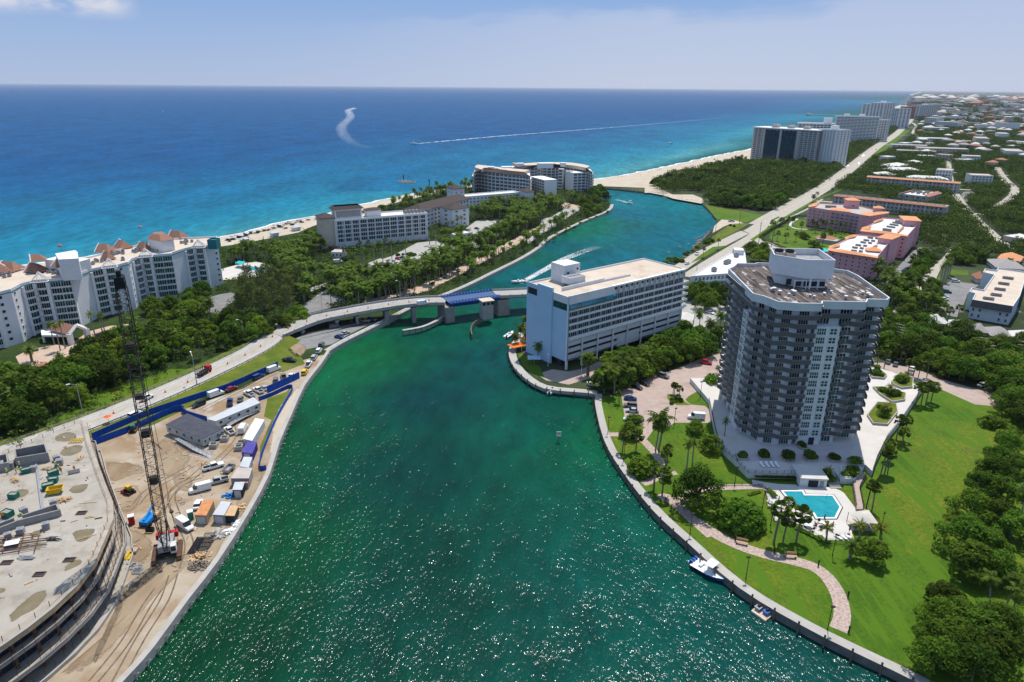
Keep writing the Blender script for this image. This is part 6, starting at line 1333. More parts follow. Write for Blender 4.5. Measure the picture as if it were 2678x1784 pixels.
def stripe(off,wd,m,name,dash=None,path=full):
 b=MB();e=offset(path,off);ps=[Vector((*p,q.z+.055))for p,q in zip(e,path)]
 if dash:
  for p,h in along(ps,dash):b.box((p.x,p.y,p.z-.01),(dash*.35,wd,.012),h)
 else:b.ribbon([tuple(p)for p in ps],wd)
 struct('road_marking',b,m)
stripe(.16,.14,m_yel,'y');stripe(-.16,.14,m_yel,'y');stripe(3.6,.13,m_white,'w');stripe(-3.6,.13,m_white,'w')
gr=offset(low,W_/2+.5)
for side,lab in((1,'steel guard rail on the hedge side of the bridge road'),(-1,'steel guard rail on the building site side of the bridge road')):
 t=thing('guard_rail',lab,'guard rail',low[12].to_tuple());e=[Vector((*p,q.z))for p,q in zip(offset(low,side*(W_/2+.4)),low)][6:]
 b=MB()
 for p,q in zip(e[:-1],e[1:]):b.add([(p.x,p.y,p.z+.45),(q.x,q.y,q.z+.45),(q.x,q.y,q.z+.8),(p.x,p.y,p.z+.8)],[(0,1,2,3)])
 b.build('rail',m_steel if side>0 else m_bark,t);b=MB()
 for p,h in along(e,3):b.box((p.x,p.y,p.z-.4),(.15,.15,1.2),h)
 b.build('posts',m_bark,t)
# sea walls
m_pile=M('weathered timber pile',(.14,.10,.07),.9,scale=2,col2=(.22,.17,.12))
sw=thing('seawall','long pale concrete sea wall along the building site','sea wall',(-72,200,0));ps=smooth_path([Vector((p.x,p.y,0))for p in L_inlet[13:]],2)
b=MB();l,r=offset(ps,.3),offset(ps,-1.0);n=len(ps);zt=2.15
vs=[(*p,zt)for p in l]+[(*p,zt)for p in r]+[(*p,-2)for p in l]+[(*p,1.6)for p in r]
b.add(vs,[(i,i+1,n+i+1,n+i)for i in range(n-1)]+[(2*n+i,2*n+i+1,i+1,i)for i in range(n-1)]+[(n+i,n+i+1,3*n+i+1,3*n+i)for i in range(n-1)])
b.build('cap',m_cap,sw)
b=None
first=None
for p,h in along([Vector((*q,0))for q in offset(ps,.55)],3.1):
 if first is None:first=MB().tube((0,0,-2),(0,0,1.3),.17,n=6).tube((0,0,1.3),(-.1,-.9,1.9),.14,n=5).build('pile',m_cap,sw).data;bpy.data.objects.remove(bpy.data.objects[first.name])if False else None;continue
 o=link('pile',first,sw);o.location=(p.x,p.y,0);o.rotation_euler=(0,0,h+R(180))
KIDS[sw.name][1].location=(*ps[0].to_2d(),0)
pw=thing('seawall','concrete sea wall with a railing below the palm promenade on the left bank','sea wall',(0,440,0));ps2=smooth_path([Vector((p.x,p.y,0))for p in L_inlet[:14]],3);l,r=offset(ps2,.3),offset(ps2,-2.6);n=len(ps2)
b=MB().add([(*p,2.0)for p in l]+[(*p,2.0)for p in r]+[(*p,-2)for p in l],[(i,i+1,n+i+1,n+i)for i in range(n-1)]+[(2*n+i,2*n+i+1,i+1,i)for i in range(n-1)]);b.build('cap',m_conc,pw)
b=MB();e=[Vector((*p,2))for p in offset(ps2,-.1)][8:]
for p,q in zip(e[:-1],e[1:]):b.tube(p+Vector((0,0,1)),q+Vector((0,0,1)),.07,n=4)
for p,h in along(e,4):b.box((p.x,p.y,2),(.12,.12,1),h)
b.build('railing',m_trim,pw)
rw=thing('seawall','pale concrete sea wall and walkway curving along the park lawn','sea wall',(40,150,0));ps3=smooth_path(R_front,3);l,r=offset(ps3,.3),offset(ps3,-2.0);n=len(ps3)
b=MB().add([(*p,1.98)for p in l]+[(*p,1.98)for p in r]+[(*p,-2)for p in l]+[(*p,1.7)for p in r],[(i,i+1,n+i+1,n+i)for i in range(n-1)]+[(2*n+i,2*n+i+1,i+1,i)for i in range(n-1)]+[(n+i,n+i+1,3*n+i+1,3*n+i)for i in range(n-1)])
b.f[n-1:2*(n-1)]=b.f[n-1:2*(n-1)];b.m[n-1:2*(n-1)]=[1]*(n-1);b.build('cap',[m_cap,m_wallc],rw)
pil_=thing('mooring_pile','brown timber mooring pile standing in the water along the park sea wall','pile',(0,0,0),'mooring piles along the park sea wall')
MB().tube((0,0,-2),(0,0,2.9),.2,n=7).build('shaft',m_pile,pil_);MB().lathe((0,0,2.9),[(.22,0),(.2,.12),(.03,.2)],7).build('cap',m_dark,pil_)
for p,h in along([Vector((*q,0))for q in offset(ps3,.85)],5.2,14):place(pil_,(p.x,p.y,0),h,1)
hw2=thing('seawall','timber and concrete dock edge curving round the hotel point','sea wall',(2,250,0));ps4=smooth_path([Vector((p.x,p.y,0))for p in([R_front[-1]]+R_hotel[:8])],3);l,r=offset(ps4,.4),offset(ps4,-2.6);n=len(ps4)
MB().add([(*p,2.0)for p in l]+[(*p,2.0)for p in r]+[(*p,.8)for p in l],[(i,i+1,n+i+1,n+i)for i in range(n-1)]+[(2*n+i,2*n+i+1,i+1,i)for i in range(n-1)]).build('boardwalk',m_cap,hw2)
pil2=thing('mooring_pile','timber mooring pile along the dock of the hotel point','pile',(0,0,0),'mooring piles along the hotel dock')
MB().tube((0,0,-2),(0,0,3.0),.2,n=7).build('shaft',m_pile,pil2)
for p,h in along([Vector((*q,0))for q in offset(ps4,.9)],5.0,3):place(pil2,(p.x,p.y,0),h,1)
# the building under construction
ZS=12.8
so_=[(-137,150),(-133.5,156),(-124.5,176),(-122.2,175.2),(-114,163.5),(-101.5,147),(-92.5,135.5),(-88.8,129),(-86.5,121.5),(-84.3,114),(-83.8,107),(-84.6,101),(-86,96),(-88,91),(-92,82),(-100,70),(-150,60),(-200,100),(-160,150)]
m_slab=M('fresh concrete slab',(.32,.285,.235),.85,scale=.09,col2=(.39,.355,.305),detail=9);overlay(m_slab,(.25,.22,.18),.16,.5,.68);overlay(m_slab,(.43,.41,.385),.12,.58,.72,seed=5)
m_pud=M('muddy water puddle',(.15,.115,.05),.3,scale=.25,col2=(.21,.165,.09),detail=6,spec=.5)
m_cmu=M('grey block wall',(.24,.23,.22),.9,scale=1.2,col2=(.30,.29,.28),detail=5);m_plank=M('raw timber',(.46,.29,.15),.85,scale=1,col2=(.58,.40,.23));m_rust=M('rusty steel',(.10,.055,.035),.8,scale=2,col2=(.16,.09,.06))
m_green=M('green bin paint',(.012,.13,.085),.6,scale=1,col2=(.03,.19,.13));m_yellow=M('yellow machine paint',(.55,.34,.01),.55,scale=1,col2=(.62,.42,.03));m_red=M('red paint',(.45,.02,.025),.5,.15);m_tarp=M('blue tarpaulin',(.005,.055,.33),.7,scale=.5,col2=(.01,.075,.40),detail=6)
bld=thing('building_shell','curved concrete building shell under construction with open floors and a stained slab','building site',(-110,120,1.8));so_c=ccw(so_)
MB().prism(so_c,ZS-.45,ZS).build('top_slab',m_slab,bld)
for k,z in enumerate((2.1,5.6,9.1)):
 e=inset(so_c,[-2.2,-1.4,-.2][k]);MB().prism(e,z-.35,z).build('floor_slab',m_slab,bld)
 b=MB();ring(b,e,.25,z,z+.5);b.build('slab_edge',m_cmu if k else m_conc,bld)
MB().prism(inset(so_c,2.0),2.0,ZS-.5).build('core_wall',M('navy net and floor shade',(.012,.017,.03),.8,scale=.4,col2=(.03,.04,.06),detail=6),bld)  # debris net and shade of the open floors both put into this navy
b=MB();e=inset(so_c,1.0);e.append(e[0])
for p,h in along([Vector((q.x,q.y,0))for q in e],4.2):b.box((p.x,p.y,2.1),(.5,.35,ZS-2.5),h)
b.build('columns',m_rust,bld)  # dark brown puts the shade between the floors into the column colour
b=MB();e=inset(so_c,.05);e.append(e[0])
for z0,z1 in((ZS-1.1,ZS-.46),):
 for p,q in zip(e[:-1],e[1:]):b.wall(p,q,z0,z1,.12)
b.build('edge_formwork',m_plank,bld)
st=thing('scaffold','tangle of rusty shoring posts and rails along the curved edge of the building shell','scaffold',(-83,105,1.8));e=inset(so_c,-.7);e.append(e[0]);e2=inset(so_c,-1.6);e2.append(e2[0]);b=MB()
pp=along([Vector((q.x,q.y,0))for q in e],2.1)
for p,h in pp:
 b.tube((p.x,p.y,2.1),(p.x,p.y,ZS-.5+random.uniform(-.5,.3)),.055,n=4)
b.build('posts',m_rust,st);b=MB()
for z in(3.2,6.2,6.8,9.9,10.5):
 for p,q in zip(e[:-1],e[1:]):b.tube((p.x,p.y,z),(q.x,q.y,z),.045,n=4)
b.build('rails',m_rust,st)
gd=thing('guard_rail','temporary guard rail of timber posts and wires round the fresh slab','guard rail',(-100,140,ZS));b=MB();e=inset(so_c,.9)[:];e=[Vector((p.x,p.y,ZS))for p in e];e.append(e[0])
for p,h in along(e,3.0):b.box((p.x,p.y,ZS),(.09,.09,1.15),h)
b.build('posts',m_rust,gd);b=MB()
for z in(.45,.8,1.1):
 for p,q in zip(e[:-1],e[1:]):b.tube((p.x,p.y,ZS+z),(q.x,q.y,ZS+z),.028,n=3)
b.build('rails',m_plank,gd)
SL=lambda f,x,y,dz=0:f(x,y,ZS+dz)
for f,s in((A3,'640 240 650 190 740 140 850 140 905 185 860 225 760 250'),(A3,'700 400 720 340 860 290 970 290 960 350 880 400 770 420'),(A3,'800 825 850 770 960 745 1030 745 1020 800 940 850 850 850'),(A3,'190 850 200 810 290 800 345 830 300 880 220 900'),(A3,'840 1320 920 1280 1080 1260 1115 1290 1040 1380 950 1430 890 1420'),(A3,'330 1340 420 1290 500 1285 480 1330 400 1370'),(A4,'90 860 330 640 500 580 490 660 380 790 250 850 110 940'),(A4,'690 340 780 270 870 260 860 310 740 370 680 390'),(A4,'0 560 60 570 50 600 0 620'),(A3,'270 355 350 315 430 320 420 345 300 370')):
 soft_sheet('puddle',f,s,m_pud,.012,ZS,.6)
def site_thing(name,label,cat,loc,group=None):return thing(name,label,cat,loc,group)
def lowwall(label,a,b,h,th=.35):
 t=thing('block_wall',label,'wall',tuple((Vector(a)+Vector(b))/2));MB().wall(a,b,ZS,ZS+h,th).build('blockwork',m_cmu,t);return t
lowwall('long low grey block wall across the middle of the slab',SL(A3,205,1250),SL(A3,715,1120),1.7);lowwall('shorter block wall parallel to the long one on the slab',SL(A3,280,1185),SL(A3,680,1050),1.7)
lowwall('short block wall closing the end of the two long ones',SL(A3,680,1050),SL(A3,715,1120),1.7);lowwall('block wall at the left edge below the long one',SL(A3,-20,1340),SL(A3,205,1250),1.6);lowwall('block wall running up the slab from the left edge',SL(A3,0,1280),SL(A3,180,1210),1.6)
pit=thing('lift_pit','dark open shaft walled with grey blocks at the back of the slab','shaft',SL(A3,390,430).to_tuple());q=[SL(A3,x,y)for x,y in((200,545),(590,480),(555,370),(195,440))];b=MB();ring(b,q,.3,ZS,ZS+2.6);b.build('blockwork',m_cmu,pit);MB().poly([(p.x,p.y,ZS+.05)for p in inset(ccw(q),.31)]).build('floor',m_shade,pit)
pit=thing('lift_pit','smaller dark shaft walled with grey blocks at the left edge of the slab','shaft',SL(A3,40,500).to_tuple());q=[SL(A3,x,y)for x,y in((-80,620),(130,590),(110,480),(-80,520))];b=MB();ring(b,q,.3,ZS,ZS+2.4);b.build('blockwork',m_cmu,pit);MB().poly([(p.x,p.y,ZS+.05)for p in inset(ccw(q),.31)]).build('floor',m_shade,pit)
jt=thing('screed_rail','long steel rail lying across the slab from the shaft to the block walls','rail',SL(A3,450,750).to_tuple());b=MB()
for k in range(1):b.wall(SL(A3,420,480),SL(A3,500,1060),ZS,ZS+.35,.5)
b.build('rail',m_steel,jt)
bin_=thing('material_bin','green open material bin on the slab','bin',(0,0,0),'green bins on the slab');b=MB();qb=[(-1.1,-.8),(1.1,-.8),(1.1,.8),(-1.1,.8)];b.box((0,0,.15),(2.2,1.6,.1));ring(b,qb,.1,.15,1.45);b.build('body',m_green,bin_);MB().box((0,0,.3),(1.9,1.3,.95)).build('load',m_cmu,bin_)
for x,y in((630,640),(630,720),(310,610),(165,905),(95,1120),(570,800)):place(bin_,SL(A3,x,y),TR.uniform(-.3,.9),TR.uniform(.85,1.1))
pal=thing('block_pallet','pallet of grey concrete blocks on the slab','pallet',(0,0,0),'block pallets on the slab');MB().box((0,0,0),(1.3,1.3,.15)).build('pallet',m_plank,pal);b=MB()
for i in range(3):
 for j in range(3):
  for k in range(4):b.box((-.42+i*.42,-.42+j*.42,.16+k*.3),(.39,.39,.27))
b.build('blocks',m_ac,pal)
for x,y in((670,470),(705,520),(630,1000),(285,1090),(100,1380),(250,1330),(545,1265),(400,590),(130,560),(10,560)):place(pal,SL(A3,x,y),TR.uniform(0,1),TR.uniform(1,1.35))
sk=thing('tipping_skip','yellow tipping skip standing on the slab','skip',SL(A3,650,850).to_tuple(),rz=.35);b=MB();b.add([(-1.3,-.9,.2),(1.0,-.9,.2),(1.0,.9,.2),(-1.3,.9,.2),(-1.6,-1,1.5),(2.0,-1,1.6),(2.0,1,1.6),(-1.6,1,1.5),(-1.35,-.85,1.5),(1.75,-.85,1.58),(1.75,.85,1.58),(-1.35,.85,1.5),(-1.1,-.75,.35),(.9,-.75,.35),(.9,.75,.35),(-1.1,.75,.35)],[(0,1,5,4),(1,2,6,5),(2,3,7,6),(3,0,4,7),(4,5,9,8),(5,6,10,9),(6,7,11,10),(7,4,8,11),(8,9,13,12),(9,10,14,13),(10,11,15,14),(11,8,12,15),(12,13,14,15),(3,2,1,0)]);b.build('bucket',m_yellow,sk,local=True);MB().box((0,-.6,0),(2.2,.2,.2)).box((0,.6,0),(2.2,.2,.2)).build('skids',m_dark,sk,local=True)
yr=thing('form_rack','yellow steel rack lying by the edge of the slab','rack',SL(A3,900,245).to_tuple(),rz=.2);b=MB()
for i in range(6):b.box((-1.5+i*.6,0,.1),(.14,2.2,.15))
for j in range(3):b.box((0,-1+j,.26),(3.4,.14,.12))
b.build('frame',m_yellow,yr,local=True)
def lumber(label,p,n,ln,m,spread,h=0,flat=False):
 t=thing('lumber_pile',label,'lumber',tuple(p));b=MB()
 for i in range(n):
  a=h+TR.uniform(-spread,spread);b.box((p[0]+TR.uniform(-.7,.7),p[1]+TR.uniform(-.5,.5),p[2]+.06*i%.5+.02),(ln*TR.uniform(.6,1),.14,.09),a)
 b.build('planks',m,t)
lumber('heap of loose pale planks on the slab beside the yellow skip',SL(A3,750,935),26,3,m_plank,1.2);lumber('small fan of pale planks near the back edge of the slab',SL(A3,940,440),14,2.8,m_plank,.35,-1.2);lumber('stack of pale planks near the left shaft of the slab',SL(A3,180,700),16,3,m_plank,.6,-.8)
lumber('flat bundle of planks between the block pallets on the slab',SL(A3,555,570),12,2.6,m_plank,.3);lumber('single long plank lying on the slab',SL(A3,1035,960),1,4,m_plank,.1,.3);lumber('short board in the puddle near the curved edge',SL(A3,1040,1370),2,3,m_plank,.15,.5);lumber('board lying on the slab above the big puddle',SL(A3,1055,1135),2,2.6,m_plank,.15,.4)
lumber('dark bundle of steel bars on the slab',SL(A4,280,250),12,3,m_steel,.1);lumber('bundle of dark boards at the foot of the scaffold frames',SL(A3,610,1400),8,3,m_dark,.1)
sf=thing('scaffold_heap','heap of dark scaffold frames and beams across the lower slab','scaffold',SL(A3,250,1450).to_tuple());b=MB()
for i in range(13):
 a=SL(A3,-60+TR.uniform(-20,40),1400+i*16);c=SL(A3,380+TR.uniform(-40,200),1335+i*14);b.tube(a+Vector((0,0,.3+.1*(i%3))),c+Vector((0,0,.3+.1*(i%4))),.09,n=4)
for x in(30,220,400):b.tube(SL(A3,x,1530,.6),SL(A3,x+60,1340,.6),.12,n=4)
b.build('beams',m_rust,sf)
for x,y in((955,1090),(730,1355)):pass
for f,x,y in((A3,955,1090),(A4,740,270),(A4,420,425),(A4,70,300)):
 t=thing('floor_opening','small dark framed opening in the slab','opening',SL(f,x,y).to_tuple(),'openings in the slab');p=SL(f,x,y);q=rect((p.x-.9,p.y-.5),(p.x+.9,p.y-.3),1.1);MB().poly([(v.x,v.y,ZS+.02)for v in q]).build('hole',m_shade,t);b=MB();ring(b,inset(ccw(q),-.15),.15,ZS,ZS+.2);b.build('frame',m_rust,t)
bs=thing('plywood_sheet','bright white sheet lying on the scaffold frames','sheet',SL(A3,140,1430).to_tuple());p=SL(A3,140,1430,.9);MB().box(p,(2.6,1.8,.08),.4).build('sheet',m_trim,bs)
# people
def skin_mesh(joints,bones,name):
 me=bpy.data.meshes.new(name);me.from_pydata([j[:3]for j in joints],bones,[]);o=bpy.data.objects.new(name,me);C.objects.link(o)
 m1=o.modifiers.new('s','SKIN');o.modifiers.new('u','SUBSURF').levels=1
 for v,j in zip(me.skin_vertices[0].data,joints):v.radius=(j[3],j[3]*(j[4]if len(j)>4 else .85))
 me.skin_vertices[0].data[0].use_root=True
 dg=bpy.context.evaluated_depsgraph_get();r=bpy.data.meshes.new_from_object(o.evaluated_get(dg));bpy.data.objects.remove(o);return r
def person(label,top,legs,skin,helmet,pose,group=None):
 bend=.75 if pose=='bend' else .0;t=thing('person',label,'person',(0,0,0),group)
 cx,cz=math.sin(bend),math.cos(bend);ch=(cx*.45,0,.95+cz*.45);nk=(cx*.58,0,.95+cz*.58);hd=(cx*.66,0,.97+cz*.68);hd2=(cx*.74,0,1.0+cz*.76)
 J=[(0,0,.95,.13,1.2),(*ch,.15,1.2),(*nk,.06),(*hd,.095),(*hd2,.09)];B=[(0,1),(1,2),(2,3),(3,4)]
 for s_ in(1,-1):
  k=len(J);J+=[(.0,s_*.1,.88,.09),(.04+bend*.08,s_*.11,.48,.065),(-.02,s_*.12,.06,.045),(.12,s_*.13,.03,.04)];B+=[(0,k),(k,k+1),(k+1,k+2),(k+2,k+3)]
  k=len(J);a=.35 if pose!='stand' else .08;J+=[(ch[0],s_*.2,ch[2]+.05,.055),(ch[0]+a*.5,s_*.26,ch[2]-.22,.042),(ch[0]+a+.06,s_*.2,ch[2]-(.42 if pose!='reach' else .2),.035),(ch[0]+a+.12,s_*.19,ch[2]-(.5 if pose!='reach' else .22),.035)];B+=[(1,k),(k,k+1),(k+1,k+2),(k+2,k+3)]
 me=skin_mesh(J,B,'body')
 for m in(top,legs,skin):me.materials.append(m)
 for p in me.polygons:
  z=p.center.z;along_=(p.center.x*cx+(z-.95)*cz)
  p.material_index=1 if z<.93 and abs(p.center.y)<.18 and p.center.x<.3+bend*0 and along_<.05 else(2 if along_>.56 or(abs(p.center.y)>.14 and along_<.12)else 0);p.use_smooth=True
 link('body',me,t)
 if helmet:MB().lathe((hd2[0],0,hd2[2]+.0),[(.15,-.02),(.13,.06),(.08,.12),(.02,.14)],10).build('helmet',helmet,t)
 else:MB().lathe((hd2[0]-.02,0,hd2[2]-.02),[(.1,0),(.1,.07),(.06,.11)],8).build('hair',m_dark,t)
 return t
m_hv=M('yellow green vest',(.45,.62,.02),.8,.1);m_hvo=M('orange vest',(.75,.16,.01),.8,.1);m_jean=M('dark trousers',(.03,.035,.06),.9,.2);m_skin=M('skin',(.35,.2,.13),.6,.1);m_hel=M('helmet white',(.7,.7,.68),.4,.05);m_hely=M('helmet yellow',(.7,.5,.02),.4,.05)
wk=[person('worker in a yellow green vest and white helmet on the slab',m_hv,m_jean,m_skin,m_hel,'stand'),person('worker in a yellow green vest stooping over work on the slab',m_hv,m_jean,m_skin,m_hel,'bend'),person('worker in an orange vest on the slab',m_hvo,m_jean,m_skin,m_hely,'reach')]
for k,x,y,lab in((0,240,560,'worker in a yellow green vest standing right of the left shaft'),(1,245,610,'stooping worker in a yellow green vest beside the left shaft'),(0,90,640,'worker in a yellow green vest at the left shaft wall'),(1,190,620,'stooping worker in a yellow green vest in the group of four'),(0,660,560,'worker in a yellow green vest between the block pallets and green bins'),(2,725,620,'worker in an orange vest beside the two green bins'),(2,180,540,'worker in an orange vest at the corner of the large shaft'),(2,40,1160,'worker in an orange vest at the left edge of the slab'),(1,275,1140,'stooping worker in a yellow green vest at the low block wall'),(2,880,600,'worker in an orange vest behind the dark plate on the slab'),(0,700,590,'worker in a yellow green vest carrying dark boards')):
 place(wk[k],SL(A3,x,y),TR.uniform(0,6),1.05,lab)
pl=thing('steel_plate','dark upright steel plate leaning near the workers on the slab','plate',SL(A3,870,620).to_tuple());MB().wall(SL(A3,800,635),SL(A3,940,605),ZS,ZS+1.1,.12).build('plate',m_steel,pl)
place(wk[2],A6(1115,335),1,1.05,'worker in an orange vest standing behind the white pickup')
# crawler crane
cr_=thing('crawler_crane','tall crawler crane with a dark lattice boom and red counterweight on the building site','crane',(-79.3,130.8,1.8));bx=Vector((-79.3,130.8,0));hd=R(-68);cx_=Vector((math.cos(hd),math.sin(hd),0));cy_=Vector((-cx_.y,cx_.x,0));m_boom=M('dark boom steel',(.035,.028,.024),.6,scale=2,col2=(.07,.055,.045));m_crw=M('worn white crane paint',(.5,.49,.46),.6,scale=1,col2=(.6,.58,.55))
for s_ in(1,-1):
 tr_=MB();c=bx+cy_*s_*2.6
 prof=[(-3.6,.5),(-3.2,.05),(3.2,.05),(3.6,.5),(3.2,1.1),(-3.2,1.1)]
 vs=[c+cx_*a+cy_*o+Vector((0,0,1.8+z))for o in(-.45,.45)for a,z in prof];tr_.add(vs,[(i,(i+1)%6,6+(i+1)%6,6+i)for i in range(6)]+[(5,4,3,2,1,0),(6,7,8,9,10,11)])
 for i in range(14):q=c+cx_*(-3.1+i*.48);tr_.box((q.x,q.y,2.9),(.3,1.0,.06),hd)
 tr_.build('track',m_rust,cr_)
MB().box((bx.x,bx.y,2.6),(4,4.4,.7),hd).lathe((bx.x,bx.y,3.3),[(1.4,0),(1.4,.4)],16).build('undercarriage',m_dark,cr_)
MB().box((bx.x-cx_.x*.8,bx.y-cx_.y*.8,3.7),(5.4,3.2,1.5),hd).build('machinery_house',m_ac,cr_)
for s_ in(1,-1):q=bx-cx_*3.9+cy_*s_*1.4;MB().box((q.x,q.y,3.9),(1.3,1.9,1.3),hd).build('counterweight',m_red,cr_)
q=bx+cx_*1.8+cy_*1.7;cab=MB().box((q.x,q.y,3.7),(2.0,1.2,1.9),hd).build('cab',m_crw,cr_);q2=q+cx_*1.0;MB().box((q2.x,q2.y,4.3),(.1,1.0,1.1),hd).build('window',m_glass,cab)
foot_=bx+cx_*1.7+Vector((0,0,4.0));tip=Vector((-77.4,130,67.5));bo=MB();ax=(tip-foot_).normalized();u=cy_;v_=ax.cross(u).normalized();LB=(tip-foot_).length
def bw(t):return 1.05*min(1,.25+t*6)if t<.13 else 1.05
nseg=38;prev=None
for i in range(nseg+1):
 t=i/nseg;w2=bw(t)if t<.96 else .85;c=foot_+ax*LB*t;cs=[c+u*a*w2+v_*b_*w2 for a,b_ in((1,1),(-1,1),(-1,-1),(1,-1))]
 if prev:
  for k in range(4):
   bo.tube(prev[k],cs[k],.105,n=4,cap=False);bo.tube(cs[k],cs[(k+1)%4],.05,n=3,cap=False);bo.tube(prev[k],cs[(k+1)%4]if i%2 else cs[k-1],.05,n=3,cap=False)
 prev=cs
bm=bo.build('boom',m_boom,cr_)
b=MB();b.box((tip.x,tip.y,tip.z-1.4),(2.3,1.7,2.3),hd);b.box((tip.x,tip.y,tip.z+.9),(1.2,.8,1.2),hd);b.build('boom_head',m_dark,bm)
for t in(.28,.46,.6,.78):c=foot_+ax*LB*t;MB().box((c.x,c.y,c.z),(1.5,1.5,1.6 if t<.5 else .9),hd).build('platform',m_boom,bm)
gt=bx-cx_*3.2+Vector((0,0,9));b=MB()
for s_ in(1,-1):
 b.tube(bx+cy_*s_*.9+Vector((0,0,5.2)),gt+cy_*s_*.6,.13,n=4);b.tube(bx-cx_*3.4+cy_*s_*.9+Vector((0,0,5.2)),gt+cy_*s_*.6,.11,n=4);b.tube(gt+cy_*s_*.6,tip+cy_*s_*.4-Vector((0,0,1)),.035,n=3)
b.build('gantry',m_boom,cr_)
hk=Vector((-76.1,130,14.3));b=MB();b.tube(tip+(hk-tip)*0+Vector((hk.x-tip.x,hk.y-tip.y,-1)),hk,.05,n=4);b.tube(hk-Vector((0,0,.6)),(-79.0,135.2,2.0),.05,n=4);b.build('hoist_rope',m_dark,cr_);MB().lathe((hk.x,hk.y,hk.z-.8),[(.1,0),(.45,.3),(.45,.7),(.1,1)],8).build('hook_block',m_rust,cr_)
# site huts and containers
m_ctop=M('container grey',(.42,.44,.46),.6,scale=.6,col2=(.5,.51,.52));m_whitec=M('container white',(.66,.66,.65),.6,scale=.5,col2=(.73,.73,.72));m_purp=M('purple container',(.06,.05,.24),.6,scale=.6,col2=(.085,.07,.30));m_rusto=M('rusty orange roof',(.46,.17,.06),.85,scale=.7,col2=(.56,.27,.12),detail=7);m_khaki=M('khaki container',(.36,.30,.20),.75,scale=.5,col2=(.43,.37,.26));m_croof=M('charcoal roof',(.05,.052,.07),.8,scale=.4,col2=(.075,.077,.095));m_cream=M('cream cladding',(.50,.50,.46),.7,scale=.4,col2=(.56,.56,.52))
def crate(name,label,cat,f,roof,z,mw,mr,zb=1.8,door=True,ribs=.6,wins=0):
 q=[f(x,y,z)for x,y in roof];ff=ccw(q);c=sum(ff,Vector((0,0)))/4;t=thing(name,label,cat,(c.x,c.y,1.8));b=MB();b.prism(ff,zb,z-.02)
 if ribs:
  for p,q_ in zip(ff,ff[1:]+ff[:1]):
   l=(q_-p).length;k=int(l/ribs);nn=Vector(((q_-p).y,-(q_-p).x)).normalized();h=math.atan2((q_-p).y,(q_-p).x)
   for i in range(k):m_=p.lerp(q_,(i+.5)/k)+nn*.03;b.box((m_.x,m_.y,zb+.15),(ribs*.5,.06,z-zb-.3),h)
 b.build('shell',mw,t);MB().prism(inset(ff,-.06),z,z+.1).build('roof',mr,t)
 if door:
  e=sorted(zip(ff,ff[1:]+ff[:1]),key=lambda e:(e[0]+e[1]).y)[0];p,h=on_wall(e[0],e[1],.5,0,.08);MB().box((p.x,p.y,zb+.1),(min(2,(e[1]-e[0]).length*.7),.06,min(2.1,z-zb-.3)),h).build('door',m_ctop,t)
 if wins:place_windows(t,[w for e in zip(ff,ff[1:]+ff[:1])if(e[1]-e[0]).length>6 for w in grid(e[0],e[1],zb+.8,z-.4,wins,1,.3,.75,W_plain)])
 return t
of=crate('site_office','cream site office with a dark two part roof and access ramp','site office',A5,((150,945),(400,815),(825,990),(580,1112)),5.0,m_cream,m_croof,2.5,True,0,5)
tx=bpy.data.curves.new('lettering','FONT');tx.body='COAST';tx.size=1.15;tx.extrude=.01;to=bpy.data.objects.new('lettering',tx)
pa,pb=A5(660,1120,4.1),A5(830,1030,4.1);dd=(A5(825,990,5)-A5(580,1112,5)).to_2d().normalized();C.objects.link(to);dgp=bpy.context.evaluated_depsgraph_get();tm=bpy.data.meshes.new_from_object(to.evaluated_get(dgp));bpy.data.objects.remove(to)
tm.materials.append(m_croof);lo=link('lettering',tm,of);wp=A5(580,1112,5).to_2d()+dd*((A5(825,990,5)-A5(580,1112,5)).to_2d().length*.52);nn=Vector((dd.y,-dd.x));lo.location=(wp.x+nn.x*.1,wp.y+nn.y*.1,3.2);lo.rotation_euler=(R(90),0,math.atan2(dd.y,dd.x))
b=MB();rp=[A5(280,1100,2.9),A5(480,1220,2.7),A5(690,1320,1.85)];b.ribbon([tuple(p)for p in rp],1.5)
rm=thing('access_ramp','galvanised ramp with hand rails in front of the dark roofed site office','ramp',rp[1].to_tuple());b.build('deck',m_steel,rm);b=MB()
for o in(.8,-.8):
 e=[Vector((*a,q.z))for a,q in zip(offset(rp,o),rp)]
 for z in(.5,1):
  for p,q in zip(e[:-1],e[1:]):b.tube(p+Vector((0,0,z)),q+Vector((0,0,z)),.05,n=4)
 for p,h in along(e,1.6):b.box(p,(.07,.07,1),h)
b.build('hand_rail',m_steel,rm)
crate('site_office','long pale site office with a grey curved roof beside the parked cars','site office',A5,((640,880),(735,905),(1255,690),(1175,625)),4.8,m_cream,m_ctop,2.4,True,0,5)
b=MB();rp=[A5(880,950,2.7),A5(1060,850,2.7),A5(1230,780,2.2)];b.ribbon([tuple(p)for p in rp],1.6);rm=thing('access_ramp','galvanised ramp with hand rails along the long pale site office','ramp',rp[1].to_tuple());b.build('deck',m_steel,rm);b=MB()
for o in(.8,-.8):
 e=[Vector((*a,q.z))for a,q in zip(offset(rp,o),rp)]
 for z in(.5,1):
  for p,q in zip(e[:-1],e[1:]):b.tube(p+Vector((0,0,z)),q+Vector((0,0,z)),.05,n=4)
 for p,h in along(e,1.6):b.box(p,(.07,.07,1),h)
b.build('hand_rail',m_steel,rm)
crate('container','long white shipping container beside the blue fence','container',A5,((1060,1110),(1160,1135),(1305,890),(1200,872)),4.3,m_whitec,m_whitec)
crate('container','purple container standing at the end of the long white one','container',A5,((1038,1268),(1162,1288),(1218,1150),(1108,1140)),4.2,m_purp,m_purp)
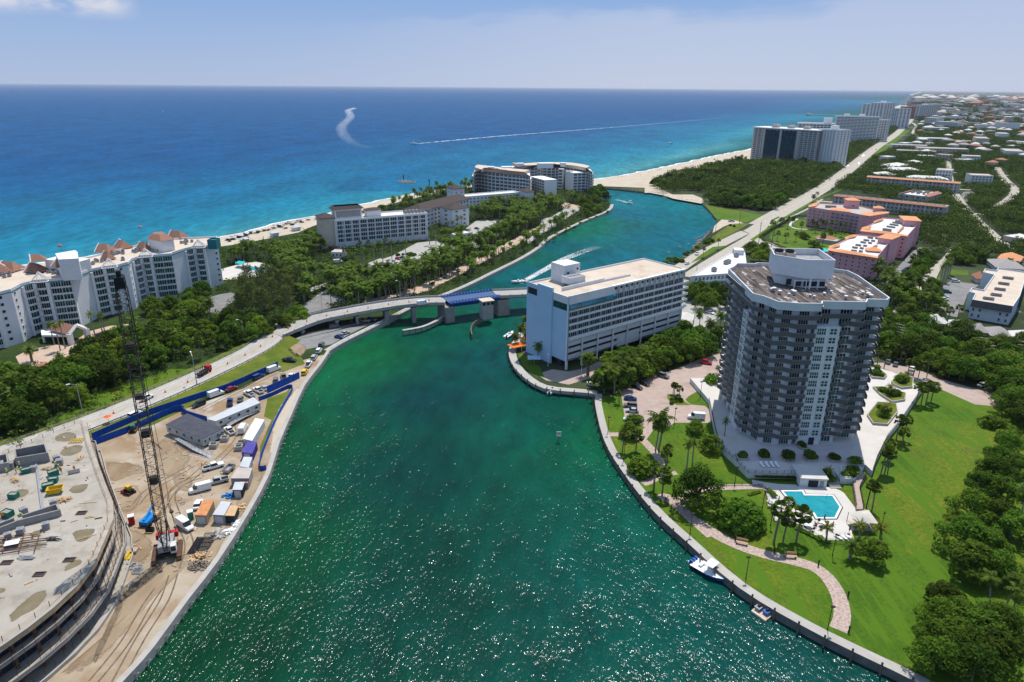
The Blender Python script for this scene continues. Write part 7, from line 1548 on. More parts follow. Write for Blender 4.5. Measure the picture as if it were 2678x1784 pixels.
crate('container','pale grey container below the purple one','container',A5,((1020,1435),(1120,1450),(1162,1328),(1065,1325)),4.2,m_ctop,m_ctop)
crate('container','khaki container with a rusty orange roof beside the portable toilet','container',A6,((1028,885),(1160,890),(1250,715),(1130,712)),4.4,m_khaki,m_rusto)
crate('container','dull grey container right of the rusty roofed one','container',A6,((1240,880),(1370,888),(1450,735),(1340,725)),4.4,m_ac,m_ctop)
crate('shed','open timber lean-to roof against the dull grey container','shed',A6,((1352,890),(1490,895),(1538,780),(1420,768)),4.0,m_shade,m_plank,1.8,False,0)
crate('shed','low grey flat roofed shed by the sea wall with a weathered roof','shed',A6,((1450,455),(1660,455),(1700,335),(1530,330)),4.4,m_ac,m_tan,1.8,False,0)
crate('shed','small reddish roofed lean-to below the grey shed','shed',A6,((1560,510),(1650,510),(1665,455),(1562,455)),3.6,m_ac,m_terra,1.8,False,0)
crate('container','dark open tool container with a grey roof near the sea wall','container',A6,((1470,590),(1580,590),(1610,500),(1500,500)),4.2,m_shade,m_ctop)
for k,(f,x,y,mm,lab)in enumerate(((A6,295,985,m_red,'red portable toilet standing alone on the sand'),(A6,985,930,m_green,'green portable toilet beside the khaki container'))):
 p=f(x,y);t=thing('portable_toilet',lab,'portable toilet',p.to_tuple());MB().box((p.x,p.y,1.8),(1.3,1.3,2.2),.5).build('cabin',mm,t);MB().box((p.x,p.y,4.0),(1.4,1.4,.25),.5).build('roof',m_trim,t);MB().box((p.x+.3,p.y-.62,2.0),(.8,.08,1.8),.5).build('door',mm,t)
for k,(x,y,lab)in enumerate(((1035,1190,'square concrete chamber nearest the white container'),(1010,1240,'square concrete chamber beside the purple container'),(845,1135,'square concrete chamber at the corner of the dark roofed office'),(715,1215,'square concrete chamber at the foot of the office ramp'))):
 p=A5(x,y);t=thing('concrete_chamber',lab,'concrete box',p.to_tuple());b=MB();ring(b,rect((p.x-1.1,p.y-.9),(p.x+1.1,p.y-.7),2),.25,1.8,3.2);b.build('walls',m_conc,t)
b=MB();zone=pts(A6,'0 260 400 0 900 160 1350 250 1560 560 1500 900 1250 1250 900 1560 300 1560 100 1000')
for i in range(420):
 q=(TR.uniform(-110,-60),TR.uniform(100,190))
 if inside(q,zone):b.box((q[0],q[1],1.82),(TR.uniform(.2,1.6),TR.uniform(.12,.35),TR.uniform(.05,.25)),TR.uniform(0,3),TR.choice((0,0,1,2)))
tag(b.build('scattered_debris',[m_plank,m_cmu,m_conc]),kind='stuff');b=MB()
for i in range(260):
 q=(TR.uniform(-150,-84),TR.uniform(90,172))
 if inside(q,inset(so_c,2)):b.box((q[0],q[1],ZS+.01),(TR.uniform(.15,1.5),TR.uniform(.08,.3),TR.uniform(.04,.2)),TR.uniform(0,3),TR.choice((0,0,1,2)))
tag(b.build('scattered_debris',[m_plank,m_cmu,m_rust]),kind='stuff')
bl=thing('boom_lift','bright blue boom lift parked on the sand','boom lift',A6(490,960).to_tuple());m_lb=M('bright blue paint',(.01,.19,.52),.45,.15);p=A6(490,970)
MB().box((p.x,p.y,2.4),(2.2,4.2,.9),-.1).build('chassis',m_lb,bl);MB().tube((p.x-.2,p.y-1.6,3.3),(p.x-.5,p.y+3.6,4.2),.35,.28,6).tube((p.x-.5,p.y+3.6,4.2),(p.x-.6,p.y+3.9,3.0),.25,n=6).build('arm',m_lb,bl);MB().box((p.x+1.5,p.y+1.6,2.4),(1.1,2.0,1.2),-.1).build('engine_cover',m_plank,bl)
for a,c in((-1.2,-1.4),(1.2,-1.4),(-1.2,1.4),(1.2,1.4)):MB().tube((p.x+a-.2,p.y+c,2.3),(p.x+a+.2,p.y+c,2.3),.5,n=12).build('wheel',m_dark,bl)
b=MB();q=A6(505,1075,2.0);ring(b,rect((q.x-.9,q.y-.4),(q.x+.9,q.y-.4),.9),.07,2.0,3.0);b.build('basket',m_dark,bl)
def loader(label,p,h,mc):
 t=thing('skid_loader',label,'loader',tuple(p));d=Vector((math.cos(h),math.sin(h),0));s=Vector((-d.y,d.x,0))
 MB().box(p+Vector((0,0,.5)),(2.4,1.3,.9),h).build('body',m_dark,t);MB().box(p+d*.1+Vector((0,0,1.4)),(1.2,1.1,.9),h).build('cab',mc,t)
 for k in(1,-1):MB().box(p+s*k*.85+Vector((0,0,.05)),(2.6,.4,.75),h).build('track',m_rust,t)
 q=p+d*1.9;MB().box(q+Vector((0,0,.1)),(.7,1.9,.7),h).build('bucket',m_red,t);MB().tube(p+s*.75+Vector((0,0,1.5)),q+s*.75+Vector((0,0,.5)),.1,n=4).tube(p-s*.75+Vector((0,0,1.5)),q-s*.75+Vector((0,0,.5)),.1,n=4).build('lift_arms',m_dark,t)
loader('tracked skid loader with a red bucket on the brown sand',A6(265,630),R(155),m_yellow);loader('small dark tracked loader at the blue fence',A2(1370,1290),R(100),m_green)
def heap(label,f,x,y,r,h,m,n,name='rubble_heap',cat='rubble'):
 p=f(x,y);t=thing(name,label,cat,p.to_tuple());b=MB()
 for i in range(n):a=TR.uniform(0,6.28);d=r*TR.random()**.7;b.box((p.x+math.cos(a)*d*1.3,p.y+math.sin(a)*d,p.z+max(0,h*(1-d/r))*TR.random()),(TR.uniform(.3,1.8),TR.uniform(.15,.5),TR.uniform(.1,.35)),TR.uniform(0,3))
 b.build('debris',m,t)
heap('heap of broken planks by the sea wall at the bottom of the site',A6,1110,1380,2.0,1,m_plank,40);heap('heap of brown brush and scrap below the rebar cages',A6,1080,1480,1.9,1.2,m_bark,60);heap('white rubble along the sea wall beside the lean-to',A6,1430,1080,1.1,.6,m_trim,36);heap('tan rubble and sacks behind the rebar cages',A6,1310,1110,1.8,.8,m_conc,40);heap('small pile of stones left of the crane',A6,290,1480,1.3,.6,m_cmu,20);heap('stack of white boards on the edge of the sea wall',A6,1510,985,.8,.5,m_trim,14);heap('blue barrels and hoses before the dark tool container',A6,1430,660,1.6,.8,m_lb,16);heap('scrap wood right of the lean-to',A6,1560,800,1.8,.6,m_plank,20)
rbc=thing('rebar_cage','long black steel reinforcement cages laid by the crane','rebar cage',A6(1150,1200).to_tuple());a,c=A6(1080,1330,2.5),A6(1220,1110,2.5);b=MB();d=(c-a).normalized();s=Vector((-d.y,d.x,0))
for i in range(8):
 for z in(-.6,.7):b.tube(a+s*(i-3.5)*.32+Vector((0,0,z)),c+s*(i-3.5)*.32+Vector((0,0,z)),.06,n=4)
for p,h in along([a,c],1.6):
 for z in(-.6,.7):b.tube(p+s*1.2+Vector((0,0,z)),p-s*1.2+Vector((0,0,z)),.06,n=4)
 b.tube(p+s*1.2+Vector((0,0,-.6)),p+s*1.2+Vector((0,0,.7)),.06,n=4);b.tube(p-s*1.2+Vector((0,0,-.6)),p-s*1.2+Vector((0,0,.7)),.06,n=4)
b.build('bars',m_dark,rbc);pb_=thing('pipe_bundle','bundle of black pipes left of the reinforcement cages','pipes',A6(1020,1240).to_tuple());b=MB()
for i in range(6):b.tube(A6(940+i*18,1335,2+.1*(i%2)),A6(1060+i*16,1140,2+.1*(i%2)),.13,n=6)
b.build('pipes',m_dark,pb_)
fp=thing('form_stack','stack of yellow formwork beams beside the crane','formwork',A6(250,1350).to_tuple());b=MB()
for i in range(8):b.box(A6(215+i*10,1355,1.8+.16*(i%4)),(.18,3.2,.16),R(8))
b.build('beams',m_yellow,fp);fp=thing('brick_pallet','pallet of pink boards beside the yellow formwork beams','pallet',A6(325,1310).to_tuple());MB().box(A6(325,1320),(1.3,1.5,.8),.1).build('boards',m_lot,fp)
for k,(f,x,y,lab)in enumerate(((A6,245,1220,'ribbed grey form panels lying left of the crane'),(A6,355,1530,'ribbed grey form panels nearest the bottom of the site'),(A4,1470,390,'ribbed white form panels on the sand above the dark track'))):
 t=thing('formwork_stack',lab,'formwork',f(x,y).to_tuple());p=f(x,y);b=MB()
 for i in range(6):b.box((p.x+(i-2.5)*.32,p.y,1.85),(.18,1.9,.3),.1)
 b.build('panel',m_steel,t)
# blue fence screens
def screen(label,ps,h=2.1,m=m_tarp,name='fence_screen'):
 ps=[p for p in smooth_path(ps,2)];t=thing(name,label,'fence',ps[len(ps)//2].to_tuple());b=MB();n=len(ps);e1,e2=offset(ps,.04),offset(ps,-.04)
 b.add([(*p,q.z)for p,q in zip(e1,ps)]+[(*p,q.z+h)for p,q in zip(e1,ps)]+[(*p,q.z+h)for p,q in zip(e2,ps)]+[(*p,q.z)for p,q in zip(e2,ps)],[(k*n+i,k*n+i+1,((k+1)%4)*n+i+1,((k+1)%4)*n+i)for k in range(4)for i in range(n-1)]);b.build('fabric',m,t);b=MB()
 for p,hh in along(ps,3):b.tube(p,p+Vector((0,0,h+.1)),.05,n=4)
 b.build('posts',m_steel,t)
screen('long blue fence screen between the bridge road verge and the site parking',[A2(950,1370),A2(1300,1215),A2(1560,1110),A2(1800,1030),A2(2040,950),A5(560,630),A5(860,535),A5(1200,385),A5(1470,262)])
screen('inner blue fence screen curving behind the dark roofed site office',[A2(960,1430),A2(1300,1305),A2(1560,1190),A2(1800,1085),A2(1890,1080),A5(350,800),A5(420,850),A5(640,915)])
screen('short broad blue screen at the end of the site parking',[A5(1340,575),A5(1530,490),A5(1720,400)],2.6)
screen('blue fence screen around the strip of rough grass by the sea wall',[A5(1240,665),A5(1400,610),A5(1590,520),A5(1640,540),A5(1560,690),A5(1480,830),A5(1400,1000),A5(1320,1200),A5(1260,1370),A5(1260,1480),A5(1330,1470)],1.5)
# the park, the tower terrace and the pool
ZP=3.6
pod=pts(B6,'140 65 350 260 480 388 1040 395 1360 370 1500 385 1560 455 1720 455 1800 360 1850 290',ZP)+pts(B8,'145 590 165 530 215 430 280 350 378 205 240 130 165 108 120 110',ZP)+[Vector((112,232,ZP)),Vector((66,232,ZP)),B4(10,1060,ZP),B4(50,1250,ZP)]
m_pw=M('pale terrace wall',(.58,.60,.58),.75,scale=.3,col2=(.66,.67,.655));m_iron=M('dark iron fence',(.02,.022,.022),.6,.2)
te=thing('terrace','raised pale terrace with retaining walls round the foot of the tower','terrace',(88,175,1.8))
MB().prism([(p.x,p.y)for p in pod],1.7,ZP).build('base',[m_pw],te)
fl_=MB().poly([(p.x,p.y,ZP+.012)for p in pod]).build('paving',m_deckw,te)
MB().poly([(p.x,p.y,ZP+.024)for p in pts(B6,'280 60 1730 60 1690 150 1650 270 360 250',ZP)]).build('tile_bands',m_brown,te)
def railing(label,ps,h=1.05,m=m_iron,step=2.0,name='railing',cat='railing',mid=(.12,.55)):
 t=thing(name,label,cat,tuple(ps[len(ps)//2]));b=MB()
 for z in mid+(h,):
  for p,q in zip(ps[:-1],ps[1:]):b.tube(p+Vector((0,0,z)),q+Vector((0,0,z)),.045,n=4)
 b.build('rails',m,t);b=MB()
 for p,hh in along(ps,step):b.box(p,(.08,.08,h),hh)
 b.build('posts',m,t);return t
railing('dark railing along the front edge of the tower terrace',pts(B6,'350 262 480 392 1040 398',ZP))
railing('dark railing along the lawn side of the tower terrace',pts(B8,'145 590 165 530 215 430 280 350 378 205',ZP))
railing('dark railing on the left edge of the tower terrace',[B4(10,1060,ZP),B4(50,1250,ZP)]+pts(B6,'140 65 350 262',ZP))
def planter(label,q,h,plants,grp,z=ZP,s=1.):
 q=ccw(q);c=sum(q,Vector((0,0)))/len(q);t=thing('planter',label,'planter',(c.x,c.y,z));b=MB();ring(b,q,.28,z+.01,z+h);b.build('wall',m_cap,t);MB().poly([(p.x,p.y,z+h-.12)for p in inset(q,.281)]).build('soil',m_verge,t)
 for pr,k in plants:
  for _ in range(k):
   for _t in range(30):
    a=TR.random();w_=[TR.random()for _ in q];sw_=sum(w_);p=sum((v*x for v,x in zip(q,w_)),Vector((0,0)))/sw_
    if inside(p,inset(q,.6)):break
   place(TR.choice(pr),(p.x,p.y,z+h-.15),TR.uniform(0,6),TR.uniform(.55,.85)*s,'plant growing in the '+label.split(' with')[0],'plants in the '+label.split(' with')[0])
for i,(x,y)in enumerate(((405,195),(675,195),(940,205),(1210,210),(1485,215),(1745,265))):
 c=B6(x,y+25,ZP);planter(('first','second','third','fourth','fifth','sixth')[i]+' square terrace planter from the lawn side',rect((c.x-1.6,c.y-1.2),(c.x+1.6,c.y-1.2),3.0),.7,[(T_BUSH[2:],1),(T_BUSH[:1],1)],None,ZP,1.25)
c=B6(1110,85,ZP);planter('long terrace planter at the tower door',rect((c.x-1.2,c.y-2),(c.x+1.2,c.y-2),4),.6,[(T_BUSH,3)],None)
for s_,lab,k in(('118 335 165 275 255 285 262 320 215 380 145 375','largest hexagonal planter on the white deck with palms',3),('145 205 200 205 300 235 295 265 235 275 180 240','middle hexagonal planter on the white deck with shrubs',2),('230 180 270 135 335 165 330 205 280 210 245 195','hexagonal planter nearest the lawn wall with shrubs',2),('132 130 165 112 212 150 200 165 140 160','farthest hexagonal planter on the white deck with a hedge',1)):
 planter(lab,pts(B8,s_,ZP),.8,[(T_BUSH,6+k),(T_YOUNG,k)],None,ZP,1.1)
ph_=thing('pool_house','low white pool house set into the terrace wall','pool house',B6(1230,480).to_tuple());q=rect(B6(1075,545,1.9),B6(1390,560,1.9),7);MB().prism(q,1.8,4.3).build('wall',m_pw,ph_);MB().prism(inset(ccw(q),-.25),4.3,4.6).build('roof',m_deckw,ph_)
p,h=on_wall(q[0],q[1],.5,0,.03);MB().box((p.x,p.y,1.9),(2.6,.14,2.0),h).build('door',m_shade,ph_);p,h=on_wall(q[0],q[1],.82,0,.03);MB().box((p.x,p.y,1.9),(1.0,.14,1.9),h).build('door',m_ac,ph_)
stp=thing('steps','flight of steps from the terrace down to the pool','steps',B6(1510,520).to_tuple());a,b_=B6(1465,565,1.9),B6(1545,565,1.9);b=MB();d=(b_-a).normalized();n_=Vector((-d.y,d.x,0))
for i in range(9):m_=(a+b_)/2+n_*(i*.55);b.box((m_.x,m_.y,1.8),(3,.56,.2*(i+1)),math.atan2(d.y,d.x))
b.build('treads',m_cap,stp)
pl_=thing('planter','angular white planter full of bushes beside the pool steps','planter',B6(1640,430).to_tuple());q=ccw(pts(B6,'1555 460 1690 470 1790 360 1760 330 1560 340',3.0));b=MB();ring(b,inset(q,-.1),.3,1.8,3.9);b.build('wall',m_pw,pl_)
for i in range(7):place(TR.choice(T_BUSH),B6(TR.uniform(1570,1740),TR.uniform(345,430),3.6),TR.uniform(0,6),.9,'bush in the angular white planter beside the pool steps','bushes in the planter by the pool steps')
for i in range(5):place(TR.choice(T_BUSH+T_YOUNG),B6(TR.uniform(1370,1450),TR.uniform(380,500),2.6),TR.uniform(0,6),.75,'leafy plant at the corner of the pool house','plants at the corner of the pool house')
rmp=thing('ramp','narrow pale ramp descending from the terrace beside the lawn','ramp',B6(1750,600).to_tuple());q=ccw([v for v in pts(B6,'1805 365 1700 500 1745 810 1832 815 1782 560 1860 420',2.6)]);MB().prism(q,1.7,2.6).build('base',m_lot,rmp)
railing('dark railing down the narrow ramp on its pool side',pts(B6,'1700 505 1745 810',2.6));railing('dark railing down the narrow ramp on its lawn side',pts(B6,'1860 420 1782 560 1832 815',2.6))
sheet('pool_deck',B6,'690 610 860 585 1000 535 1075 548 1465 560 1560 600 1600 625 1750 825 1870 820 1910 1000 1940 1070 1700 1062 1690 1090 1725 1185 1385 1172 1345 1120 1260 1120 1225 1070 1140 1062 1105 1000 900 945 785 950 700 720',m_deckw,.05)
sheet('pool_deck',B6,'520 470 680 500 830 520 1060 530 1000 560 860 600 700 620 640 560 530 520',m_deckw,.045)
sheet('pool_deck',B6,'1625 942 1740 975 1890 985 1960 1075 1720 1060',m_tan,.06)
pq_=pts(B6,'890 608 1108 608 1132 655 1462 660 1548 790 1488 912 1286 912 1256 858 1160 852 1020 770',1.9);ppool=thing('swimming_pool','turquoise angular swimming pool on the white deck below the tower','swimming pool',B6(1200,760).to_tuple())
m_pool=M('pool water',(.015,.23,.29),.08,scale=.5,col2=(.03,.30,.35),spec=.4,detail=4,bump=.15);MB().poly([(p.x,p.y,1.875)for p in pq_]).build('water',m_pool,ppool);b=MB();ring(b,inset(ccw(pq_),-.55),.55,1.85,1.99);b.build('coping',m_trim,ppool);b=MB();ring(b,inset(ccw(pq_),-.8),.24,1.85,1.955);b.build('tile_line',m_shade,ppool);b=MB()
for x,y in((1310,895),(1380,895),(1400,680)):p=B6(x,y,1.95);b.tube(p,p+Vector((0,.2,.9)),.04,n=4).tube(p+Vector((0,.2,.9)),p+Vector((.5,1.2,.2)),.04,n=4)
b.build('hand_rail',m_steel,ppool)
sl=thing('shade_sail','cream shade sail on posts beside the pool','shade sail',B6(1820,930).to_tuple());q=[B6(x,y,4.6)for x,y in((1655,850),(1888,822),(2005,982),(1745,978))];b=MB();k=7;vs=[]
for i in range(k):
 for j in range(k):u,v=i/(k-1),j/(k-1);p=q[0]*(1-u)*(1-v)+q[1]*u*(1-v)+q[2]*u*v+q[3]*(1-u)*v;vs.append(p+Vector((0,0,1.1*(math.sin(math.pi*u)*math.sin(math.pi*v)))))
b.add(vs,[(i*k+j,(i+1)*k+j,(i+1)*k+j+1,i*k+j+1)for i in range(k-1)for j in range(k-1)]);b.build('canopy',M('cream canvas',(.5,.465,.41),.8,.06),sl,True)
for p in q:MB().tube((p.x,p.y,1.8),p,.07,n=6).build('post',m_iron,sl)
railing('dark iron fence round the lower side of the pool deck',pts(B6,'785 950 1000 1018 1380 1216 1560 1225 1750 1222 1962 1080 1900 985'),1.4,m_iron,2.2,'fence','fence');railing('dark iron fence along the left side of the pool deck',pts(B6,'672 600 700 700 785 952'),1.4,m_iron,2.2,'fence','fence');railing('iron hand rail beside the pink path to the pool gate',pts(B6,'130 545 400 535 560 540 660 560'),1.1,m_iron,2.2)
lg_=thing('sun_lounger','white sun lounger in the row of four on the terrace','sun lounger',(0,0,0),'white sun loungers on the terrace');MB().box((0,-.3,.3),(.65,1.4,.08)).add([(-.32,.4,.38),(.32,.4,.38),(.32,.95,.85),(-.32,.95,.85),(-.32,.42,.3),(.32,.42,.3),(.32,.98,.78),(-.32,.98,.78)],[(0,1,2,3),(7,6,5,4),(0,4,5,1),(2,6,7,3)]).build('bed',m_trim,lg_);MB().box((-.28,-.9,0),(.05,.05,.3)).box((.28,-.9,0),(.05,.05,.3)).box((-.28,.3,0),(.05,.05,.3)).box((.28,.3,0),(.05,.05,.3)).build('legs',m_trim,lg_)
for x,y in((640,308),(702,308),(760,308),(815,310)):place(lg_,B6(x,y,ZP+.03),.15,1.15)
for x,y in((1530,1150),(1590,1150),(1650,1150)):place(lg_,B6(x,y,1.86),.5,1.1,'sun lounger in the row at the lower edge of the pool deck','sun loungers on the pool deck')
for x,y in((740,750),(790,745),(800,790),(750,795)):place(lg_,B6(x,y,1.86),1.5,1.1,'sun lounger by the left fence of the pool deck','sun loungers by the left fence')
ch=thing('patio_chair','dark patio chair around a white table on the pool deck','chair',(0,0,0),'patio chairs on the pool deck');MB().box((0,0,.42),(.5,.5,.06)).build('seat',m_iron,ch);MB().box((0,.24,.45),(.5,.06,.5)).build('backrest',m_iron,ch);MB().box((-.22,-.22,0),(.04,.04,.42)).box((.22,-.22,0),(.04,.04,.42)).box((-.22,.22,0),(.04,.04,.45)).box((.22,.22,0),(.04,.04,.45)).build('legs',m_iron,ch)
tb_=thing('patio_table','round white patio table on the pool deck','table',(0,0,0),'patio tables on the pool deck');MB().lathe((0,0,.7),[(.75,0),(.75,.05)],14).build('table_top',m_trim,tb_);MB().lathe((0,0,0),[(.35,0),(.06,.08),(.06,.7)],8).build('leg',m_trim,tb_)
for x,y in((1345,1015),(1185,1025),(1800,1030)):
 c=B6(x,y,1.86);place(tb_,c,0,1.2)
 for k in range(5):a=k*1.256+x;place(ch,c+Vector((math.cos(a)*1.5,math.sin(a)*1.5,0)),a-R(90),1.2)
um=thing('closed_umbrella','dark red closed parasol standing on the pool deck','parasol',(0,0,0),'closed parasols on the pool deck');MB().tube((0,0,0),(0,0,2.6),.04,n=6).build('pole',m_steel,um);MB().lathe((0,0,1.0),[(.08,0),(.2,.3),(.12,1.2),(.02,1.6)],8).build('canopy',M('maroon canvas',(.11,.015,.02),.8,.2),um);MB().lathe((0,0,0),[(.35,0),(.3,.1),(.06,.14)],10).build('base',m_iron,um)
for x,y in((828,760),(1362,975),(1655,1108),(1458,1060)):place(um,B6(x,y,1.86),0,1.05)
def walk(name,f,s,wd,m,lift):ps=smooth_path(pts(f,s),5);return struct(name,MB().ribbon([(p.x,p.y,1.8+lift)for p in ps],wd),m)
walk('path',B7,'1595 1075 1630 980 1632 880 1590 730 1490 575 1360 480 1160 420 920 365 700 295 500 205 350 115 240 40',3.3,m_path,.05)
walk('path',B5,'1010 1420 860 1290 740 1180 640 1100 580 1110',3.0,m_path,.052)
walk('path',B5,'740 1180 800 1080 900 1040 1060 1022 1240 1015 1440 1012',2.6,m_path,.054)
walk('path',B5,'440 990 520 960 580 910 600 860 560 760 500 690 440 630 390 605 300 588 170 585',2.6,m_path,.056)
walk('path',B5,'430 625 470 570 510 515',3.0,m_path,.058)
walk('path',B5,'580 890 660 905 720 900',2.0,m_path,.06)
bn=thing('bench','brown slatted bench beside the pink flagstone path','bench',(0,0,0));b=MB()
for i in range(3):b.box((0,-.2+i*.2,.45),(1.9,.16,.05))
b.build('seat',m_plank,bn);b=MB()
for i in range(2):b.box((0,.32,.6+i*.22),(1.9,.05,.16))
b.build('backrest',m_plank,bn)
for s_ in(-.8,.8):MB().box((s_,.05,0),(.08,.6,.45)).box((s_,.33,.45),(.08,.06,.5)).build('leg',m_iron,bn)
place(bn,B7(685,265,1.85),R(-22),1.45,'brown slatted bench by the path just below the round bush');place(bn,B7(1145,395,1.85),R(-6),1.45,'brown slatted bench by the path below the pool fence')
lp=thing('lamp_post','short dark lamp post beside the park path','lamp post',(0,0,0),'dark lamp posts in the park');MB().lathe((0,0,0),[(.14,0),(.07,.3),(.055,4.6)],7).build('post',m_iron,lp);MB().box((0,.15,4.55),(.4,.7,.18)).build('lamp_head',m_iron,lp)
for f,x,y in((B5,155,580),(B5,250,350),(B5,285,810),(B5,535,1055),(B5,830,1400),(B5,700,505),(B5,915,275),(B5,1195,1005),(B7,725,590),(B7,1495,1075),(B6,645,795),(B6,740,1005),(B6,1465,1355),(B6,2025,1085),(B6,1860,800)):place(lp,f(x,y,1.85),TR.uniform(0,6),1.25)
bl_=thing('bollard_light','low dark bollard light on the lawn beside the path','bollard light',(0,0,0),'bollard lights along the path');MB().lathe((0,0,0),[(.12,0),(.1,.9)],8).build('post',m_iron,bl_);MB().lathe((0,0,.9),[(.17,0),(.17,.15),(.04,.24)],8).build('cap',m_iron,bl_)
for x,y in((625,232),(990,352),(1408,472),(1688,765),(1697,1100)):place(bl_,B7(x,y,1.83),0,1.4)
pp_=[(T_PALM[1],B5,545,712,1.12,'leaning tall coconut palm, left of the tall pair on the park lawn'),(T_PALM[0],B5,570,708,1.45,'tall coconut palm, right of the tall pair on the park lawn'),(T_SABAL[0],B5,275,730,.95,'slim cabbage palm beside the sea wall at the first path'),(T_SABAL[2],B5,385,725,1.05,'cabbage palm on the small lawn right of the first path'),(T_SABAL[1],B5,530,1040,.95,'tall cabbage palm beside the dense clump by the sea wall'),(T_SABAL[2],B5,600,1090,1.2,'leaning cabbage palm on the small triangular lawn'),(T_SABAL[0],B5,625,880,.9,'cabbage palm at the bend of the flagstone path'),(T_SABAL[0],B5,640,830,.8,'small cabbage palm behind the bend of the path'),(T_ROYAL[1],B5,800,880,.85,'left of the two feathery palms in the middle of the lawn'),(T_ROYAL[1],B5,845,860,.8,'right of the two feathery palms in the middle of the lawn'),(T_BROAD[4],B5,875,575,.72,'young tree in front of the white van'),(T_BROAD[4],B5,1000,720,.85,'leafy tree at the left foot of the terrace'),(T_ROYAL[1],B5,1105,640,.7,'palm against the left terrace wall'),(T_FINE[0],B5,880,1170,1.28,'largest spreading tree over the junction of the park paths'),(T_BROAD[4],B5,340,610,.8,'small leafy tree at the fork of the first path'),(T_BUSH[2],B5,385,480,1.3,'rounded shrub at the end of the parked cars'),(T_BUSH[2],B5,1000,180,2.0,'big rounded shrub beside the tower in the parking lot'),(T_SABAL[1],B6,780,1200,1.28,'thick cabbage palm, leftmost below the pool fence'),(T_SABAL[0],B6,885,1195,1.0,'slender cabbage palm, second below the pool fence'),(T_SABAL[0],B6,1040,1190,1.2,'leaning cabbage palm, third below the pool fence'),(T_SABAL[2],B6,925,900,.8,'short cabbage palm at the left corner of the pool'),(T_YOUNG[0],B6,1390,1170,1.05,'young palm at the lower edge of the pool deck'),(T_YOUNG[0],B6,1775,1170,1.1,'young palm beside the shade sail'),(T_DATE[1],B6,1670,1400,.78,'feathery palm outside the lower pool fence'),(T_BROAD[0],B6,1930,1430,.72,'dark rounded tree at the lower right corner of the pool fence'),(T_YOUNG[0],B6,2010,1200,1.2,'drooping palm behind the dark rounded tree by the pool fence'),(T_SABAL[1],B6,1860,800,.9,'curving slim palm, left of the pair beside the ramp'),(T_SABAL[1],B6,1925,835,.95,'curving slim palm, right of the pair beside the ramp'),(T_SABAL[1],B6,2030,410,.95,'slim palm, left of the trio outside the terrace wall'),(T_SABAL[0],B6,2075,400,1.05,'slim palm, middle of the trio outside the terrace wall'),(T_SABAL[1],B6,2110,390,.9,'slim palm, right of the trio outside the terrace wall'),(T_SABAL[0],B8,255,440,1.0,'slim palm in the row along the white deck, nearest the bend'),(T_SABAL[1],B8,285,440,.9,'slim palm in the row along the white deck, second from the bend'),(T_SABAL[2],B8,280,470,.9,'short palm in the row along the white deck'),(T_SABAL[0],B8,215,540,.85,'palm against the wall of the white deck above the trio'),(T_SABAL[1],B8,345,285,.95,'slim palm at the far end of the white deck, first'),(T_SABAL[0],B8,370,280,1.0,'slim palm at the far end of the white deck, second'),(T_SABAL[1],B8,390,285,1.0,'slim palm at the far end of the white deck, third'),(T_SABAL[2],B8,415,270,1.1,'bushy palm at the far end of the white deck, last of the row'),(T_SABAL[0],B5,690,250,.55,'left small cabbage palm on the parking island'),(T_SABAL[2],B5,700,255,.65,'taller small cabbage palm on the parking island'),(T_SABAL[0],B5,740,300,.65,'right small cabbage palm on the parking island'),(T_SABAL[0],B5,1048,100,.5,'small cabbage palm at the corner of the parking lot'),(T_SABAL[0],B5,240,330,.6,'lone slim palm by the sea wall at the first lamp')]
for pr,f,x,y,s_,lab in pp_:place(pr,f(x,y,1.8),TR.uniform(0,6.28),s_,lab)
sheet('traffic_island',B5,'645 250 700 265 760 295 835 345 720 345 660 310 640 280',m_verge,.06)
for i in range(9):place(TR.choice(T_BUSH[:2]),B5(TR.uniform(655,790),TR.uniform(265,335)),TR.uniform(0,6),.6,'low shrub on the parking island','shrubs on the parking island')
RNG.seed(77)
def dome(label,f,x,y,r,h,n,size,m=m_leaf):
 t=thing('palm_clump',label,'shrub',f(x,y).to_tuple());c=f(x,y);b=MB();blobs=[]
 for i in range(34):fz=(i+.5)/34;a=i*2.39996;k=r*math.sqrt(max(0,1-fz*fz))*.85;blobs.append(((c.x+math.cos(a)*k,c.y+math.sin(a)*k,c.z+h*.8*fz+.5),r*.26,.95))
 crown(b,blobs,n*3,size,lo=.55);b.build('foliage',m,t);g=MB();limbs(g,c,[Vector(q[0])for q in blobs[::3]],.12);g.build('stem',m_bark,t)
dome('great round clump of fan palms on the lawn left of the pool',B5,1245,1330,5.6,6.6,1500,.6,m_leaf);dome('bushy clump of fan palms between the sea wall and the path',B5,430,900,3.9,4.6,800,.6,m_leaf)
def hedge(label,ps,wd,h,m=m_leaf,n=26,size=.3):
 t=thing('hedge',label,'hedge',tuple(ps[len(ps)//2]));b=MB();RNG.seed(len(label))
 for(p,hh)in along([Vector(q)for q in ps],.5):
  for _ in range(n//4):o=Vector((RNG.uniform(-.5,.5),0,0));s_=RNG.uniform(-.5,.5)*wd;q=Vector((p.x-math.sin(hh)*s_+RNG.uniform(-.3,.3),p.y+math.cos(hh)*s_+RNG.uniform(-.3,.3),p.z+(h*RNG.uniform(.75,1.02)if abs(s_)<wd*.4 else h*RNG.random())));leaf(b,q,(Vector((0,0,1))+rdir()).normalized(),size*RNG.uniform(.7,1.4))
 b.build('foliage',m,t);MB().ribbon([(q[0],q[1],q[2]+h*.6)for q in ps],wd*.9).build('core',m_leaf,t)
